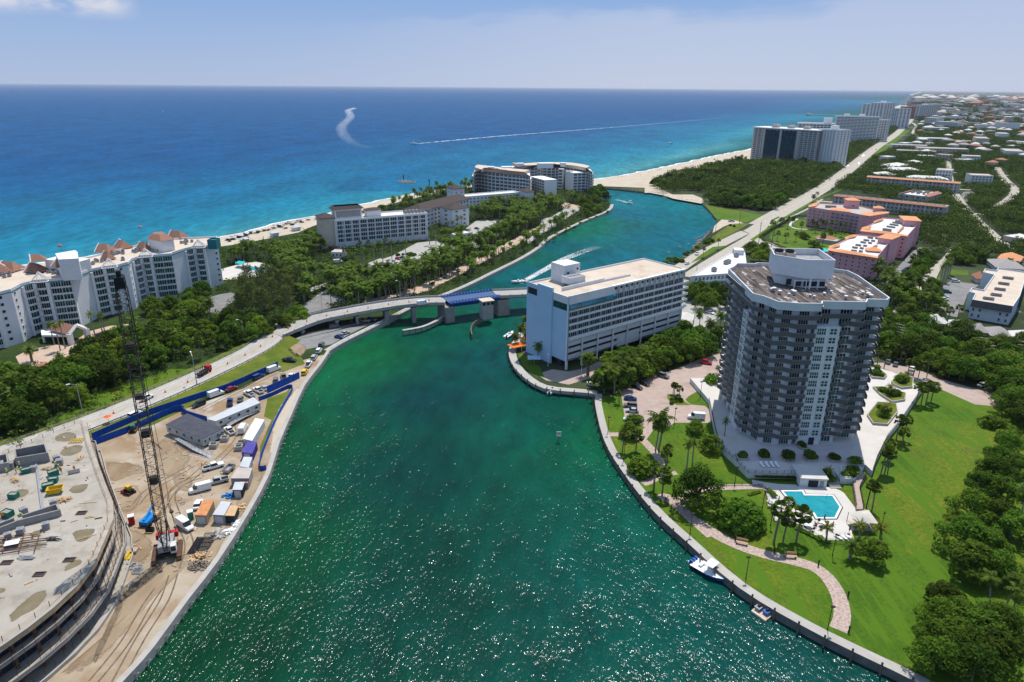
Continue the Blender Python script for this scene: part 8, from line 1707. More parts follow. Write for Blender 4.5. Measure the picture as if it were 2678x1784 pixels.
hedge('dark hedge curving along the bright lawn of the pink condominiums',pts(C4,'1240 690 1270 730 1450 800 1600 860 1700 890'),1.8,1.6,n=30,size=.5);hedge('hedge strip along the coast road before the pink lawn',pts(C4,'1240 690 1340 620 1460 550 1560 490 1640 460 1750 455'),2.2,1.6,n=30,size=.5)
hedge('clipped hedge below the terrace wall behind the pool',pts(B6,'545 430 800 440 1035 445',2.3),3,.8,n=36);hedge('low yellow green hedge beside the left pool gate',pts(B6,'690 590 760 640 790 690'),1.6,1.1,m_leaf2,30);hedge('low ornamental border beside the pink path',pts(B6,'480 655 560 630 620 615'),1.2,.6,m_leaf2,24,.22);hedge('thick hedge along the bottom of the right lawn edge',pts(B8,'370 1560 400 1440 425 1330 440 1240'),3,2.2,m_leaf,46,.4);hedge('hedge strip inside the lower pool fence',pts(B6,'1030 1040 1200 1120 1330 1190'),1.2,.7,m_leaf,24,.25)
m_or=M('orange canvas',(.68,.16,.02),.8,.15)
for i,(x,y,w_,mm,lab)in enumerate(((120,1030,7,m_or,'large flat orange awning on the hotel point'),(195,965,4,m_or,'smaller orange awning behind the large one'))):
 p=B3(x,y,4);t=thing('awning',lab,'awning',p.to_tuple());MB().box((p.x,p.y,4),(w_,w_*.7,.15),.6).build('canopy',mm,t)
 for a,c in((1,1),(1,-1),(-1,1),(-1,-1)):MB().tube((p.x+a*w_*.25,p.y+c*w_*.25,1.8),(p.x+a*w_*.25,p.y+c*w_*.25,4),.07,n=5).build('post',m_trim,t)
ou=thing('parasol','orange and white striped parasol on the hotel point','parasol',(0,0,0),'striped parasols on the hotel point');MB().tube((0,0,0),(0,0,2.6),.05,n=5).build('pole',m_trim,ou);b=MB();vs=[(0,0,2.9)]+[(math.cos(k*.785)*1.7,math.sin(k*.785)*1.7,2.25)for k in range(8)]
b.add(vs,[(0,1+k,1+(k+1)%8)for k in range(8)]);b.m=[k%2 for k in range(8)];b.build('canopy',[m_or,m_trim],ou)
for x,y in((235,850),(225,880),(250,895),(220,920),(245,935),(230,960),(255,970),(235,830)):place(ou,B3(x,y),TR.random(),1.2)
bu=thing('parasol','pale blue square parasol on the lawn of the hotel point','parasol',B3(280,1200).to_tuple());p=B3(280,1205);MB().tube(p,p+Vector((0,0,2.6)),.05,n=5).build('pole',m_trim,bu);b=MB();b.add([p+Vector((0,0,3.1))]+[p+Vector((a,c,2.5))for a,c in((2.6,2.2),(-2.6,2.2),(-2.6,-2.2),(2.6,-2.2))],[(0,1,2),(0,2,3),(0,3,4),(0,4,1)]);b.build('canopy',M('pale blue canvas',(.35,.52,.62),.8,.1),bu)
for x,y in((730,1330),(915,1260),(412,1230)):
 if(x,y)==(730,1330):wl=thing('terrace_lamp','white lamp post on the hotel terrace','lamp post',(0,0,0),'white lamp posts on the hotel terrace');MB().lathe((0,0,0),[(.16,0),(.09,.3),(.08,4.8)],7).build('post',m_trim,wl);MB().box((0,0,4.8),(.9,.5,.2)).build('lamp_head',m_trim,wl)
 place(wl,B3(x,y),.3,1)
sheet('lawn',B3,'130 1120 170 1110 330 1230 380 1340 300 1330 170 1230',m_grass,.03)
# vehicles
m_tyre=M('tyre',(.015,.015,.016),.8,.2);m_cglass=M('car glass',(.012,.016,.02),.08,.3,1,spec=.7)
PAINT={k:M('car paint '+k,c,.28,.08,2,spec=.6)for k,c in dict(white=(.70,.70,.69),silver=(.38,.39,.40),grey=(.13,.135,.14),black=(.012,.012,.014),red=(.42,.012,.018),blue=(.012,.04,.16),yellow=(.68,.43,.01),darkred=(.24,.012,.03),green=(.01,.07,.06),tan=(.33,.27,.2)).items()}
def loft(mb,secs,mi=0):
 k=len(secs[0]);vs=[v for s in secs for v in s];mb.add(vs,[(i*k+j,i*k+(j+1)%k,(i+1)*k+(j+1)%k,(i+1)*k+j)for i in range(len(secs)-1)for j in range(k)]+[tuple(range(k-1,-1,-1)),tuple(range((len(secs)-1)*k,len(secs)*k))],mi)
def sec(x,zl,zm,zh,w,wt):return[(x,-w,zl),(x,w,zl),(x,w,zm),(x,wt,zh),(x,-wt,zh),(x,-w,zm)]
SHAPE={'car':dict(body=[(-2.25,.4,.62,.78,.78,.66),(-2.1,.25,.7,.92,.88,.78),(-1.3,.22,.75,.95,.9,.82),(.9,.22,.72,.93,.9,.82),(1.9,.24,.62,.8,.88,.76),(2.25,.38,.55,.66,.76,.6)],gh=(-1.75,-1.05,.25,1.05,.92,1.42),wb=1.35),'suv':dict(body=[(-2.3,.45,.85,1.05,.85,.8),(-2.2,.3,.85,1.1,.93,.86),(.9,.28,.82,1.06,.95,.86),(2.1,.3,.75,.98,.92,.8),(2.35,.42,.65,.8,.82,.7)],gh=(-2.25,-2.0,.45,1.2,1.05,1.75),wb=1.4),'pickup':dict(body=[(-2.85,.5,.9,1.08,.92,.9),(.9,.4,.88,1.08,.97,.92),(2.6,.42,.85,1.05,.95,.85),(2.85,.5,.75,.9,.85,.78)],gh=(-.75,-.55,.75,1.25,1.05,1.82),wb=1.75),'van':dict(body=[(-2.75,.4,1.2,1.3,.98,.96),(1.5,.35,1.1,1.25,1.0,.96),(2.5,.4,.85,1.1,.95,.85),(2.8,.5,.7,.85,.85,.75)],gh=(-2.75,-2.7,1.0,1.75,1.28,2.25),wb=1.6)}
_vp={}
def vehicle(kind,colour):
 key=kind+colour
 if key in _vp:return _vp[key]
 S=SHAPE[kind];name={'car':'parked_car','suv':'parked_car','pickup':'pickup_truck','van':'van'}[kind]
 t=thing(name,'vehicle',{'car':'car','suv':'car','pickup':'pickup','van':'van'}[kind],(0,0,0));b=MB();loft(b,[sec(*s)for s in S['body']]);x0,x1,x2,x3,zb,zr=S['gh']
 if kind=='pickup':b.box((-1.85,0,1.085),(1.75,1.5,.012));b.m[-6:]=[1]*6
 if kind=='van':loft(b,[[(x,-.97,zb-.1),(x,.97,zb-.1),(x,.85,zr),(x,-.85,zr)]for x in(x0,.75)])
 b.build('body',[PAINT[colour],m_tyre],t);g=MB();w=.84
 gx=x0 if kind!='van' else .76
 loft(g,[[(gx,-w,zb),(gx,w,zb),(gx+(x1-x0)*.02,w,zb+.01),(gx,-w,zb+.01)],[(max(x1,gx),-w,zb),(max(x1,gx),w,zb),(max(x1,gx),w*.82,zr-.03),(max(x1,gx),-w*.82,zr-.03)],[(x2,-w,zb),(x2,w,zb),(x2,w*.82,zr-.03),(x2,-w*.82,zr-.03)],[(x3,-w*.95,zb-.02),(x3,w*.95,zb-.02),(x3-.02,w*.93,zb),(x3-.02,-w*.93,zb)]]);g.build('windows',m_cglass,t)
 r_=MB();r_.prism([(max(x1,gx)-.12,-w*.84),(x2+.1,-w*.84),(x2+.1,w*.84),(max(x1,gx)-.12,w*.84)],zr-.03,zr+.03);r_.build('roof',PAINT[colour],t)
 for sx in(-S['wb'],S['wb']):
  for sy in(-1,1):MB().tube((sx,sy*.72,.34),(sx,sy*.96,.34),.34,n=10).build('wheel',m_tyre,t)
 for sy in(-.6,.6):xf=S['body'][-1][0];MB().box((xf-.05,sy,S['body'][-1][2]),(.14,.34,.14)).build('headlight',m_trim,t)
 _vp[key]=t;return t
def drive(kind,colour,label,p,q,z=None,s=1.0,group=None):
 p,q=Vector(p),Vector(q);place(vehicle(kind,colour),(p.x,p.y,p.z+.03),math.atan2(q.y-p.y,q.x-p.x),s,label,group)
V=lambda f,x,y,dx,dy,z=1.83:(f(x,y,z),f(x+dx,y+dy,z))
for kind,col,lab,pq in(('suv','white','white and grey car on the bridge road nearest the crane',V(A2,1510,955,60,-30,2.15)),('suv','white','white van like car on the bridge road hidden behind the crane boom',V(A2,1390,1130,60,-30,2.1)),('van','white','white van with roof racks at the lower end of the site parking',V(A5,740,605,60,-22)),('van','white','white van parked at the upper end of the blue fence',V(A5,1420,315,60,-22)),('suv','black','black car parked below the white van with roof racks',V(A5,540,725,-60,25)),('car','darkred','dark red car parked along the blue fence',V(A5,920,540,60,-28)),('suv','blue','dark blue car at the upper part of the blue fence',V(A5,1235,400,60,-28)),('pickup','black','black pickup truck on the grass corner under the bridge road',V(A5,1600,205,60,6)),('pickup','blue','blue grey pickup standing upright to the long site office',V(A5,905,700,4,-60)),('car','grey','grey car beside the blue grey pickup',V(A5,1025,660,10,-60)),('pickup','white','white pickup, first of the pair behind the long site office',V(A5,1130,600,-60,-34)),('pickup','white','white pickup with a dark bed, second of the pair behind the long office',V(A5,1235,560,-60,-34)),('car','silver','silver car half hidden by the broad blue screen',V(A5,1310,530,-50,-36)),('suv','grey','grey car standing alone before the broad blue screen',V(A5,1440,440,-4,-60)),('pickup','grey','dark grey pickup behind the broad blue screen',V(A5,1535,405,-20,-60)),('car','white','white car behind the end of the broad blue screen',V(A5,1625,385,30,-50)),('suv','yellow','bright yellow car on the lane along the sea wall',V(A5,1780,345,36,-60)),('pickup','white','white pickup ahead of the yellow car on the sea wall lane',V(A5,1825,255,40,-60)),('suv','silver','silver car, third in the queue on the sea wall lane',V(A5,1890,175,40,-56)),('suv','white','white car, fourth in the queue on the sea wall lane',V(A5,1945,95,36,-56)),('suv','grey','dark car, fifth in the queue on the sea wall lane',V(A5,1975,20,36,-56)),('pickup','white','white pickup at the corner of the dark roofed site office',V(A5,900,1035,-60,-54)),('van','white','white van backed up to the long white container',V(A5,1060,1015,34,-60)),('pickup','white','white pickup with an open tailgate near the worker in orange',V(A6,1250,335,60,-18)),('pickup','silver','silver pickup with a dark bed cover beside the large white van',V(A6,1300,505,-60,14)),('van','white','large white van parked across the middle of the site',V(A6,1095,600,-60,16)),('van','white','white van parked diagonally by the crane',V(A6,920,1030,60,42)),('car','white','white car tucked behind the khaki container',V(A6,1070,780,20,-50)),('van','white','white van crossing the bridge before the blue span',V(B1,2180,1165,60,-10,9.15)),('car','silver','silver car under the bridge approach',V(B1,1385,1465,60,-20)),('car','blue','dark blue car at the bank under the bridge approach',V(B1,1325,1505,60,10)),('suv','blue','blue car by the pier at the far end under the bridge',V(B1,1660,1330,50,10)),('suv','grey','grey car in the shade under the bridge',V(B1,1270,1400,60,-10)),('suv','black','black car in the shade under the bridge',V(B1,1470,1350,60,-14)),('suv','tan','brown car behind the pier under the bridge',V(B1,1590,1340,40,4)),('car','white','white sports car, first of three beside the beach hotel drive',V(B1,1890,725,50,14)),('car','red','bright red sports car, middle of three beside the beach hotel drive',V(B1,1925,700,50,12)),('car','blue','blue sports car, last of three beside the beach hotel drive',V(B1,1975,690,50,8)),('van','white','white van by the low service building',V(B1,1310,735,60,-6)),('suv','black','black car beside the white van at the service building',V(B1,1390,715,50,0)),('car','white','white car on the promenade drive above the inlet',V(B2,1472,825,20,-30)),('car','green','teal car at the flower bed of the hotel forecourt',V(B2,895,795,40,6)),('suv','black','black car in the far bay of the hotel forecourt',V(B2,1105,740,40,6)),('suv','grey','dark car in the condominium forecourt at the left',V(A2,330,465,60,-10)),('van','black','long black vehicle by the condominium porch',V(A2,1060,320,60,-20)),('car','blue','dark blue car alone at the left end of the pink parking lot',V(B5,340,300,60,4)),('suv','grey','dark grey car, first of three at the lawn edge of the pink lot',V(B5,340,360,-60,-4)),('car','silver','silver car, second of three at the lawn edge of the pink lot',V(B5,355,400,-60,-4)),('car','white','white car, third of three at the lawn edge of the pink lot',V(B5,340,470,-60,-4)),('car','black','black car, left of the pair under the trees of the pink lot',V(B5,395,205,60,26)),('car','black','black car, right of the pair under the trees of the pink lot',V(B5,455,175,60,26)),('suv','grey','grey car by the hedge in the middle of the pink lot',V(B5,610,115,60,20)),('suv','red','red car at the far end of the pink lot beside the tower',V(B5,960,5,60,10)),('van','white','white van with a green panel at the lawn below the tower',V(B5,880,455,-60,-4)),('car','white','white car nearest on the road behind the hotel',V(C4,415,990,30,-16,2.05)),('pickup','white','white pickup farther up the road behind the hotel',V(C4,525,880,-10,14,2.05)),('pickup','silver','silver pickup at the boat ramp of the inlet',V(C4,910,515,60,-2)),('van','white','white delivery truck at the edge of the dune wood',V(C4,1405,380,-50,20)),('car','grey','dark car driving up the right hand street',V(C3,985,435,10,-40)),('car','silver','silver car at the lower end of the pink condominium lot',V(C3,655,345,50,10)),('car','blue','blue car, left of the pair in the pink condominium lot',V(C3,745,270,50,-6)),('car','black','black car, right of the pair in the pink condominium lot',V(C3,775,248,50,-6)),('car','red','red car at the upper end of the pink condominium lot',V(C3,955,90,50,-6)),('car','white','white car at the top of the pink condominium lot',V(C3,1020,40,50,-6)),('suv','white','white car by the hedge of the grey parking lot',V(C3,1335,395,60,4)),('suv','green','dark green car in the grey parking lot',V(C3,1235,520,60,8)),('car','white','white car, upper of the two in the grey parking lot',V(C3,1205,575,60,4)),('car','white','white car, lower of the two in the grey parking lot',V(C3,1205,605,60,4)),('car','grey','grey car, first at the far side of the tower forecourt',V(C3,550,1340,14,-40)),('car','grey','dark car, second at the far side of the tower forecourt',V(C3,635,1370,14,-40)),('car','white','white car, third at the far side of the tower forecourt',V(C3,825,1420,14,-40)),('car','white','white car under the tree at the far end of the lawn',V(B8,655,195,20,-6)),('suv','grey','grey car in the shade beside the hotel canopy',V(B3,2050,630,60,20)),('car','white','white car by the hedge of the hotel parking',V(B3,1960,730,60,20)),('suv','black','black car behind the motel trees',V(B3,2090,650,60,20))):
 drive(kind,col,lab,*pq)
for i,(x,y)in enumerate(((1430,640),(1500,590),(1390,680),(1560,545),(1610,520),(1650,480),(1660,440),(1240,800),(1330,720))):
 p,q=C1(x*.9+150,y*.6+40,2.05)if False else(A1A[-4].lerp(A1A[-3],i/9)+Vector((TR.choice((-4,4)),0,0)),A1A[-4].lerp(A1A[-3],i/9)+Vector((TR.choice((-4,4)),0,0))+(A1A[-3]-A1A[-4]).normalized()*3)
for i in range(14):
 k=TR.choice((3,4,5,6,7,8,9));a,b_=A1A[k],A1A[k+1];d=(b_-a).normalized();p=a.lerp(b_,TR.random())+Vector((-d.y,d.x,0))*TR.choice((-5,-2.2,2.2,5));drive(TR.choice(('car','suv')),TR.choice(('white','silver','grey','red')),'small car far down the straight coast road',p,p+d,group='cars far down the coast road')
trk=thing('stake_truck','dark stake bed truck stopped on the bridge road','truck',A2(2100,690,2.3).to_tuple());p,q=A2(2090,700,2.25),A2(2150,665,2.3);h=math.atan2(q.y-p.y,q.x-p.x);d=Vector((math.cos(h),math.sin(h),0));s=Vector((-d.y,d.x,0))
MB().box(p+Vector((0,0,.8)),(6.5,2.2,.3),h).build('chassis',m_dark,trk);cb=MB().box(p+d*2.6+Vector((0,0,.6)),(1.7,2.1,2.0),h).build('cab',m_red,trk);MB().box(p+d*3.48+Vector((0,0,1.6)),(.1,1.8,.8),h).build('window',m_cglass,cb);b=MB()
for k in(1,-1):
 for z in(1.3,1.8,2.3):m_=p-d*.9+s*k*1.05;b.box((m_.x,m_.y,p.z+z),(4.6,.06,.16),h)
 for t in(-3,-2,-1,0,1,1.3):m_=p+d*t+s*k*1.05;b.box((m_.x,m_.y,p.z+1.1),(.1,.1,1.5),h)
b.build('stakes',m_rust,trk)
for a,c in((-2,1),(-2,-1),(2.4,1),(2.4,-1)):m_=p+d*a+s*c*.95;MB().tube(m_+s*-.2+Vector((0,0,.45)),m_+s*.2+Vector((0,0,.45)),.45,n=10).build('wheel',m_tyre,trk)
tl=thing('trailer','grey open box trailer beside the white pickup','trailer',A6(1430,350).to_tuple());p=A6(1430,365);q=A6(1500,300);h=math.atan2(q.y-p.y,q.x-p.x);b=MB();dd=(q-p).normalized();ring(b,rect(p-dd*1.8+Vector((dd.y,-dd.x,0))*1,p+dd*1.8+Vector((dd.y,-dd.x,0))*1,2),.08,2.3,3.1);b.box((p.x,p.y,2.25),(3.4,1.8,.06),h);b.build('box',m_steel,tl)
for k in(1,-1):m_=p+Vector((-dd.y,dd.x,0))*k*1.1;MB().tube(m_+Vector((-.1,0,.35)),m_+Vector((.1,0,.35)),.34,n=10).build('wheel',m_tyre,tl)
cn=thing('traffic_cone','orange traffic cone on the centre line of the bridge road','traffic cone',(0,0,0),'traffic cones along the bridge road');m_cone=M('cone orange',(.85,.13,.015),.6,.08);MB().lathe((0,0,0),[(.22,.04),(.16,.35),(.05,.8),(.04,.82)],10).build('cone',m_cone,cn);MB().box((0,0,0),(.55,.55,.05)).build('base',m_cone,cn);MB().lathe((0,0,.42),[(.16,0),(.115,.18)],10).build('band',m_trim,cn)
for p,h in along(full,9.5,3):
 place(cn,(p.x+.4,p.y,p.z+.06),h,1.35)
ob=thing('parasol','orange work parasol on the bridge road beside the blue fence','parasol',A2(1130,1190).to_tuple());p=A2(1115,1195,2.1);MB().tube(p,p+Vector((0,0,2.3)),.05,n=5).build('pole',m_trim,ob);b=MB();b.add([p+Vector((0,0,2.7))]+[p+Vector((math.cos(k*1.05)*1.3,math.sin(k*1.05)*1.3,2.1))for k in range(6)],[(0,1+k,1+(k+1)%6)for k in range(6)]);b.build('canopy',m_cone,ob)
sl_=thing('street_lamp','tall street lamp with a single arm','street lamp',(0,0,0));MB().lathe((0,0,0),[(.2,0),(.14,1),(.09,9)],8).build('pole',m_steel,sl_);MB().tube((0,0,8.9),(0,1.6,9.7),.07,.05,6).build('arm',m_steel,sl_);MB().box((0,2.0,9.6),(.35,1.0,.2)).build('lamp_head',m_trim,sl_)
for f,x,y,z,r,s_,lab in((A2,850,1100,1.9,2.5,1.15,'pale street lamp at the near end of the grass strip by the hedge'),(A2,2018,800,2.2,.6,1.2,'brown street lamp beside the stake bed truck'),(B1,350,1530,3,2.5,1.0,'white street lamp by the casuarinas above the bridge road'),(B1,1950,1110,8.3,2.5,1,'white street lamp on the far side of the bridge'),(B1,1150,1250,6,2.5,.9,'slim street lamp on the bridge approach before the palms'),(C4,525,1045,2,1,.95,'dark street lamp behind the hotel on the coast road'),(C4,400,890,2,-1,.8,'street lamp on the bank of the inlet by the road'),(C4,800,650,2,-1,.7,'street lamp by the rocky bank near the boat ramp'),(B3,1430,0+1270,1.9,1,.01,None)):
 if lab:place(sl_,f(x,y,z),r,s_,lab)
up_=thing('utility_pole','tall wooden utility pole','utility pole',(0,0,0));MB().tube((0,0,-.3),(0,0,13),.2,.13,7).build('pole',m_pile,up_);MB().box((0,0,11.8),(2.4,.12,.14)).box((0,0,10.6),(1.8,.12,.12)).build('cross_arm',m_pile,up_)
for x,y,s_,lab in((1215,750,1.15,'tall dark utility pole at the crossing on the coast road'),(1000,540,.95,'utility pole beside the inlet lawn'),(725,690,.95,'utility pole at the foot of the rocky bank'),(1525,290,.9,'utility pole at the edge of the dune wood'),(1345,880,1.2,'steel signal mast by the curving street'),(728,370,.6,'short pole on the far edge of the inlet lawn')):place(up_,C4(x,y,2),.6,s_,lab)
wi_=thing('power_lines','overhead power lines crossing the trees before the town houses','power lines',C3(1400,1000,9).to_tuple())
for k in range(4):
 a,c=C3(640,880+30*k,10-k*.6),C3(2300,1100+45*k,10-k*.6);b=MB();pv_=a
 for i in range(1,13):t=i/12;q=a.lerp(c,t)+Vector((0,0,-1.2*math.sin(math.pi*t)));b.tube(pv_,q,.03,n=3,cap=False);pv_=q
 b.build('wire',m_steel,wi_)
sg=thing('channel_sign','white square channel sign on a post standing in the water','sign',P(1460,1152,0).to_tuple());p=P(1461,1155,0);MB().tube(p-Vector((0,0,2)),p+Vector((0,0,3.6)),.12,n=6).build('post',m_pile,sg);MB().box(p+Vector((0,-.15,1.9)),(1.5,.08,1.7)).build('board',m_trim,sg);MB().box(p+Vector((0,-.2,2.8)),(1.1,.04,.35)).build('band',m_cone,sg)
# boats
m_hull=M('white hull',(.72,.72,.71),.3,.05,spec=.5);m_bhull=M('blue hull',(.01,.09,.38),.3,.1,spec=.5);m_foamw=M('white foam',(.85,.88,.88),.9,.05)
def hull(mb,L_,W,H,mi=0,deck=True):
 secs=[]
 for t in np.linspace(0,1,9):
  x=-L_/2+L_*t;w=W/2*(1-max(0,(t-.45)/.55)**2.2*.97);z=H*(1+.35*max(0,t-.5)*2);k=.25+.55*max(0,(t-.7)/.3);secs.append([(x,0,-.35+k*H*.8*(t>.7)),(x,w*.75,.1+(t>.8)*.1),(x,w,z),(x,0,z-.02),(x,-w,z),(x,-w*.75,.1+(t>.8)*.1)])
 loft(mb,secs,mi);n0=8*6;k0=len(mb.m)-n0-2
 for i in range(n0):
  if i%6 in(2,3):mb.m[k0+i]=1
def motorboat(name,label,p,h,L_,W,mh,top='t',group=None):
 t=thing(name,label,'boat',(0,0,0),group);b=MB();hull(b,L_,W,.95);b.build('hull',[mh[0]if isinstance(mh,list)else mh,m_hull],t);MB().prism([(-L_*.42,-W*.36),(L_*.2,-W*.36),(L_*.36,0),(L_*.2,W*.36),(-L_*.42,W*.36)],.94,.99).build('deck',m_trim,t);MB().box((-.1,0,.98),(L_*.15,W*.35,.85)).build('console',m_trim,t);MB().add([(L_*.07,-W*.18,1.8),(L_*.07,W*.18,1.8),(L_*.02,W*.18,2.4),(L_*.02,-W*.18,2.4)],[(0,1,2,3)]).build('windscreen',m_cglass,t)
 if top=='t':
  MB().prism([(-L_*.14,-W*.38),(L_*.1,-W*.34),(L_*.1,W*.34),(-L_*.14,W*.38)],2.75,2.87).build('hard_top',m_hull,t);b=MB()
  for a in(-.12,.08):
   for c in(-.3,.3):b.tube((L_*a,W*c,.95),(L_*a,W*c,2.75),.05,n=4)
  b.build('posts',m_steel,t)
 MB().box((-L_*.28,0,.98),(L_*.08,W*.5,.5)).build('seat',m_trim,t)
 for c in(-.22,.0,.22)[:3 if L_>9 else 1]:MB().box((-L_*.5-.25,W*c+(0 if L_>9 else 0),.2),(.7,.5,1.3)).build('outboard',m_bhull if L_>9 else m_dark,t)
 return place(t,p,h)
p,q=B7(295,440,0),B7(580,600,0);motorboat('moored_boat','large white boat with blue sides and a hard top at the park wall',(p+q)/2+Vector((-1.2,-1.1,.1)),math.atan2(q.y-p.y,q.x-p.x),(q-p).length*1.15,4.2,[m_bhull],'t')
MB().box((0,0,0),(.01,.01,.01))
p,q=B3(165,435,0),B3(85,440,0);WB=(p,q);motorboat('motor_boat','small white motor boat speeding down the inlet with a long white wake',(p+q)/2+Vector((0,0,.2)),math.atan2(q.y-p.y,q.x-p.x),8,2.6,m_hull,'n')
p2,q2=C1(60,650,0),C1(125,668,0);motorboat('motor_boat','white motor boat with a cabin turning at the inlet mouth',p2.lerp(q2,.7)+Vector((0,0,.2)),math.atan2(q2.y-p2.y,q2.x-p2.x),8.5,2.8,m_hull,'t')
p3=D(950,331,0);motorboat('motor_boat','distant white boat drawing a long straight wake across the sea',p3+Vector((0,0,.3)),R(190),14,5,m_hull,'t');p4=D(812,249,0);motorboat('motor_boat','far white boat at the end of a curling foam trail',p4+Vector((0,0,.3)),R(60),26,9,m_hull,'t')
b4=[B3(475,1480,0),B3(425,1490,0)];motorboat('tender','small white tender at the edge of the hotel dock',b4[0]+Vector((-1,-1,.1)),R(55),4.5,1.8,m_hull,'n');motorboat('moored_boat','white boat on the left side of the hotel point',B3(45,945,0)+Vector((0,0,.1)),R(65),8,2.6,m_hull,'n');motorboat('moored_boat','white boat lying at the corner of the hotel dock under palms',B3(805,1440,0)+Vector((0,-1.5,.1)),R(20),7,2.4,m_hull,'t')
t=thing('floating_dock','brown floating platform beside the hotel dock','dock',B3(390,1440,0).to_tuple());p=B3(390,1445,0);MB().box((p.x,p.y,.1),(4,2.2,.35),-.2).build('deck',m_plank,t)
for i,(x,y,lab,z)in enumerate(((1540,330,'dark speck of a boat out on the sea before the tall towers',0),(1880,233,'tiny white boat near the horizon above the coast',0),(375,256,'tiny white wake and boat far out on the left',0))):
 motorboat('distant_boat',lab,D(x,y,0),2,12,4,m_dark if i==0 else m_hull,'t')
def foam(ps,w0,w1,n,s0,seed,m=None,z=.05):
 rg=random.Random(seed);b=MB();lens=[(Vector(q)-Vector(p)).length for p,q in zip(ps[:-1],ps[1:])];tot=sum(lens)
 for _ in range(n):
  t=rg.random()**1.5;dl_=t*tot;i=0
  while i<len(lens)-1 and dl_>lens[i]:dl_-=lens[i];i+=1
  a,c=Vector(ps[i]),Vector(ps[i+1]);d=(c-a).normalized();nn=Vector((-d.y,d.x,0));wd=w0+(w1-w0)*t;o=rg.choice((-1,1))*wd*(rg.random()**.5);p=a+d*dl_+nn*o;s=s0*rg.uniform(.4,1.3)*(1.15-.8*t);an=rg.uniform(-.5,.5);e=(d*math.cos(an)+nn*math.sin(an))*s*1.8;f=Vector((-e.y,e.x,0))*.35
  b.add([p-e+Vector((0,0,z)),p-f*rg.uniform(.5,1)+Vector((0,0,z)),p+e*rg.uniform(.6,1)+Vector((0,0,z)),p+f*rg.uniform(.5,1)+Vector((0,0,z))],[(0,1,2,3)])
 tag(b.build('wake',m or m_foamw),kind='stuff')
foam([B3(150,440,0),B3(330,340,0),B3(560,215,0),B3(720,150,0),B3(800,120,0)],1.6,3.4,1500,.55,1)
foam([C1(110,664,0),C1(60,645,0),C1(20,638,0)],1.0,2.4,260,.8,2)
def veil(ps,w0,w1,name='wake',a0=.9,a1=.05):
 m=bpy.data.materials.new('fading foam');m.use_nodes=True;t=m.node_tree;b=t.nodes['Principled BSDF'];b.inputs['Base Color'].default_value=(.8,.84,.86,1);b.inputs['Roughness'].default_value=.9;at_=t.nodes.new('ShaderNodeAttribute');at_.attribute_name='cover';tc_=t.nodes.new('ShaderNodeTexCoord');no=t.nodes.new('ShaderNodeTexNoise');no.inputs['Scale'].default_value=.09;no.inputs['Detail'].default_value=5;t.links.new(tc_.outputs['Object'],no.inputs[0]);mu=t.nodes.new('ShaderNodeMath');mu.operation='MULTIPLY';mr=t.nodes.new('ShaderNodeMapRange');mr.inputs[1].default_value=.35;mr.inputs[2].default_value=.55;t.links.new(no.outputs[0],mr.inputs[0]);t.links.new(mr.outputs[0],mu.inputs[0]);t.links.new(at_.outputs['Fac'],mu.inputs[1]);t.links.new(mu.outputs[0],b.inputs['Alpha'])
 ps=smooth_path(ps,6);n=len(ps);mb=MB();rows=5;cov=[]
 for i,p in enumerate(ps):
  t_=i/(n-1);d=(ps[min(i+1,n-1)]-ps[max(i-1,0)]).normalized();nn=Vector((-d.y,d.x,0));wd=w0+(w1-w0)*t_
  for j in range(rows):u=(j/(rows-1)-.5)*2;mb.v.append(tuple(p+nn*u*wd+Vector((0,0,.12))));cov.append((a0+(a1-a0)*t_**.6)*(1-u*u))
 mb.f=[(i*rows+j,i*rows+j+1,(i+1)*rows+j+1,(i+1)*rows+j)for i in range(n-1)for j in range(rows-1)];mb.m=[0]*len(mb.f);o=mb.build(name,m);c=o.data.attributes.new('cover','FLOAT','POINT');c.data.foreach_set('value',cov);tag(o,kind='stuff')
veil([D(x,y,0)for x,y in((952,331),(1040,323),(1150,313),(1280,303),(1420,292),(1560,280),(1700,268))],3.5,11,a0=1.4,a1=.02)
veil([D(x,y,0)for x,y in((815,249),(801,254),(806,268),(786,290),(790,310),(810,328),(850,342))],20,14,a0=.7,a1=.0)
veil([B3(150,440,0),B3(330,340,0),B3(560,215,0),B3(720,150,0),B3(900,90,0)],1.8,5,a0=.9,a1=.05)
jd=thing('jet_ski_dock','pale floating dock with two jet skis beside the park sea wall','dock',B7(930,860,0).to_tuple());q=[B7(x,y,.5)+Vector((-.8,-.7,0))for x,y in((800,870),(935,965),(1055,870),(915,780))];MB().prism(q,-.1,.5).build('deck',m_rooft,jd)
def jetski(label,a,b_,mh):
 t=thing('jet_ski',label,'jet ski',(0,0,0));b=MB();hull(b,3.2,1.2,.5);b.build('hull',[mh,mh],t);MB().box((-.3,0,.5),(1.5,.45,.35)).build('seat',m_dark,t);MB().tube((.55,-.4,1.0),(.55,.4,1.0),.05,n=5).tube((.6,0,.5),(.55,0,1.0),.07,n=5).build('handlebar',m_dark,t);place(t,(a+b_)/2+Vector((-.8,-.7,.2)),math.atan2((b_-a).y,(b_-a).x),1.1)
jetski('grey covered jet ski on the floating dock',B7(845,875,.5),B7(945,805,.5),m_ac);jetski('dark blue jet ski on the floating dock',B7(925,910,.5),B7(1025,850,.5),m_bhull)
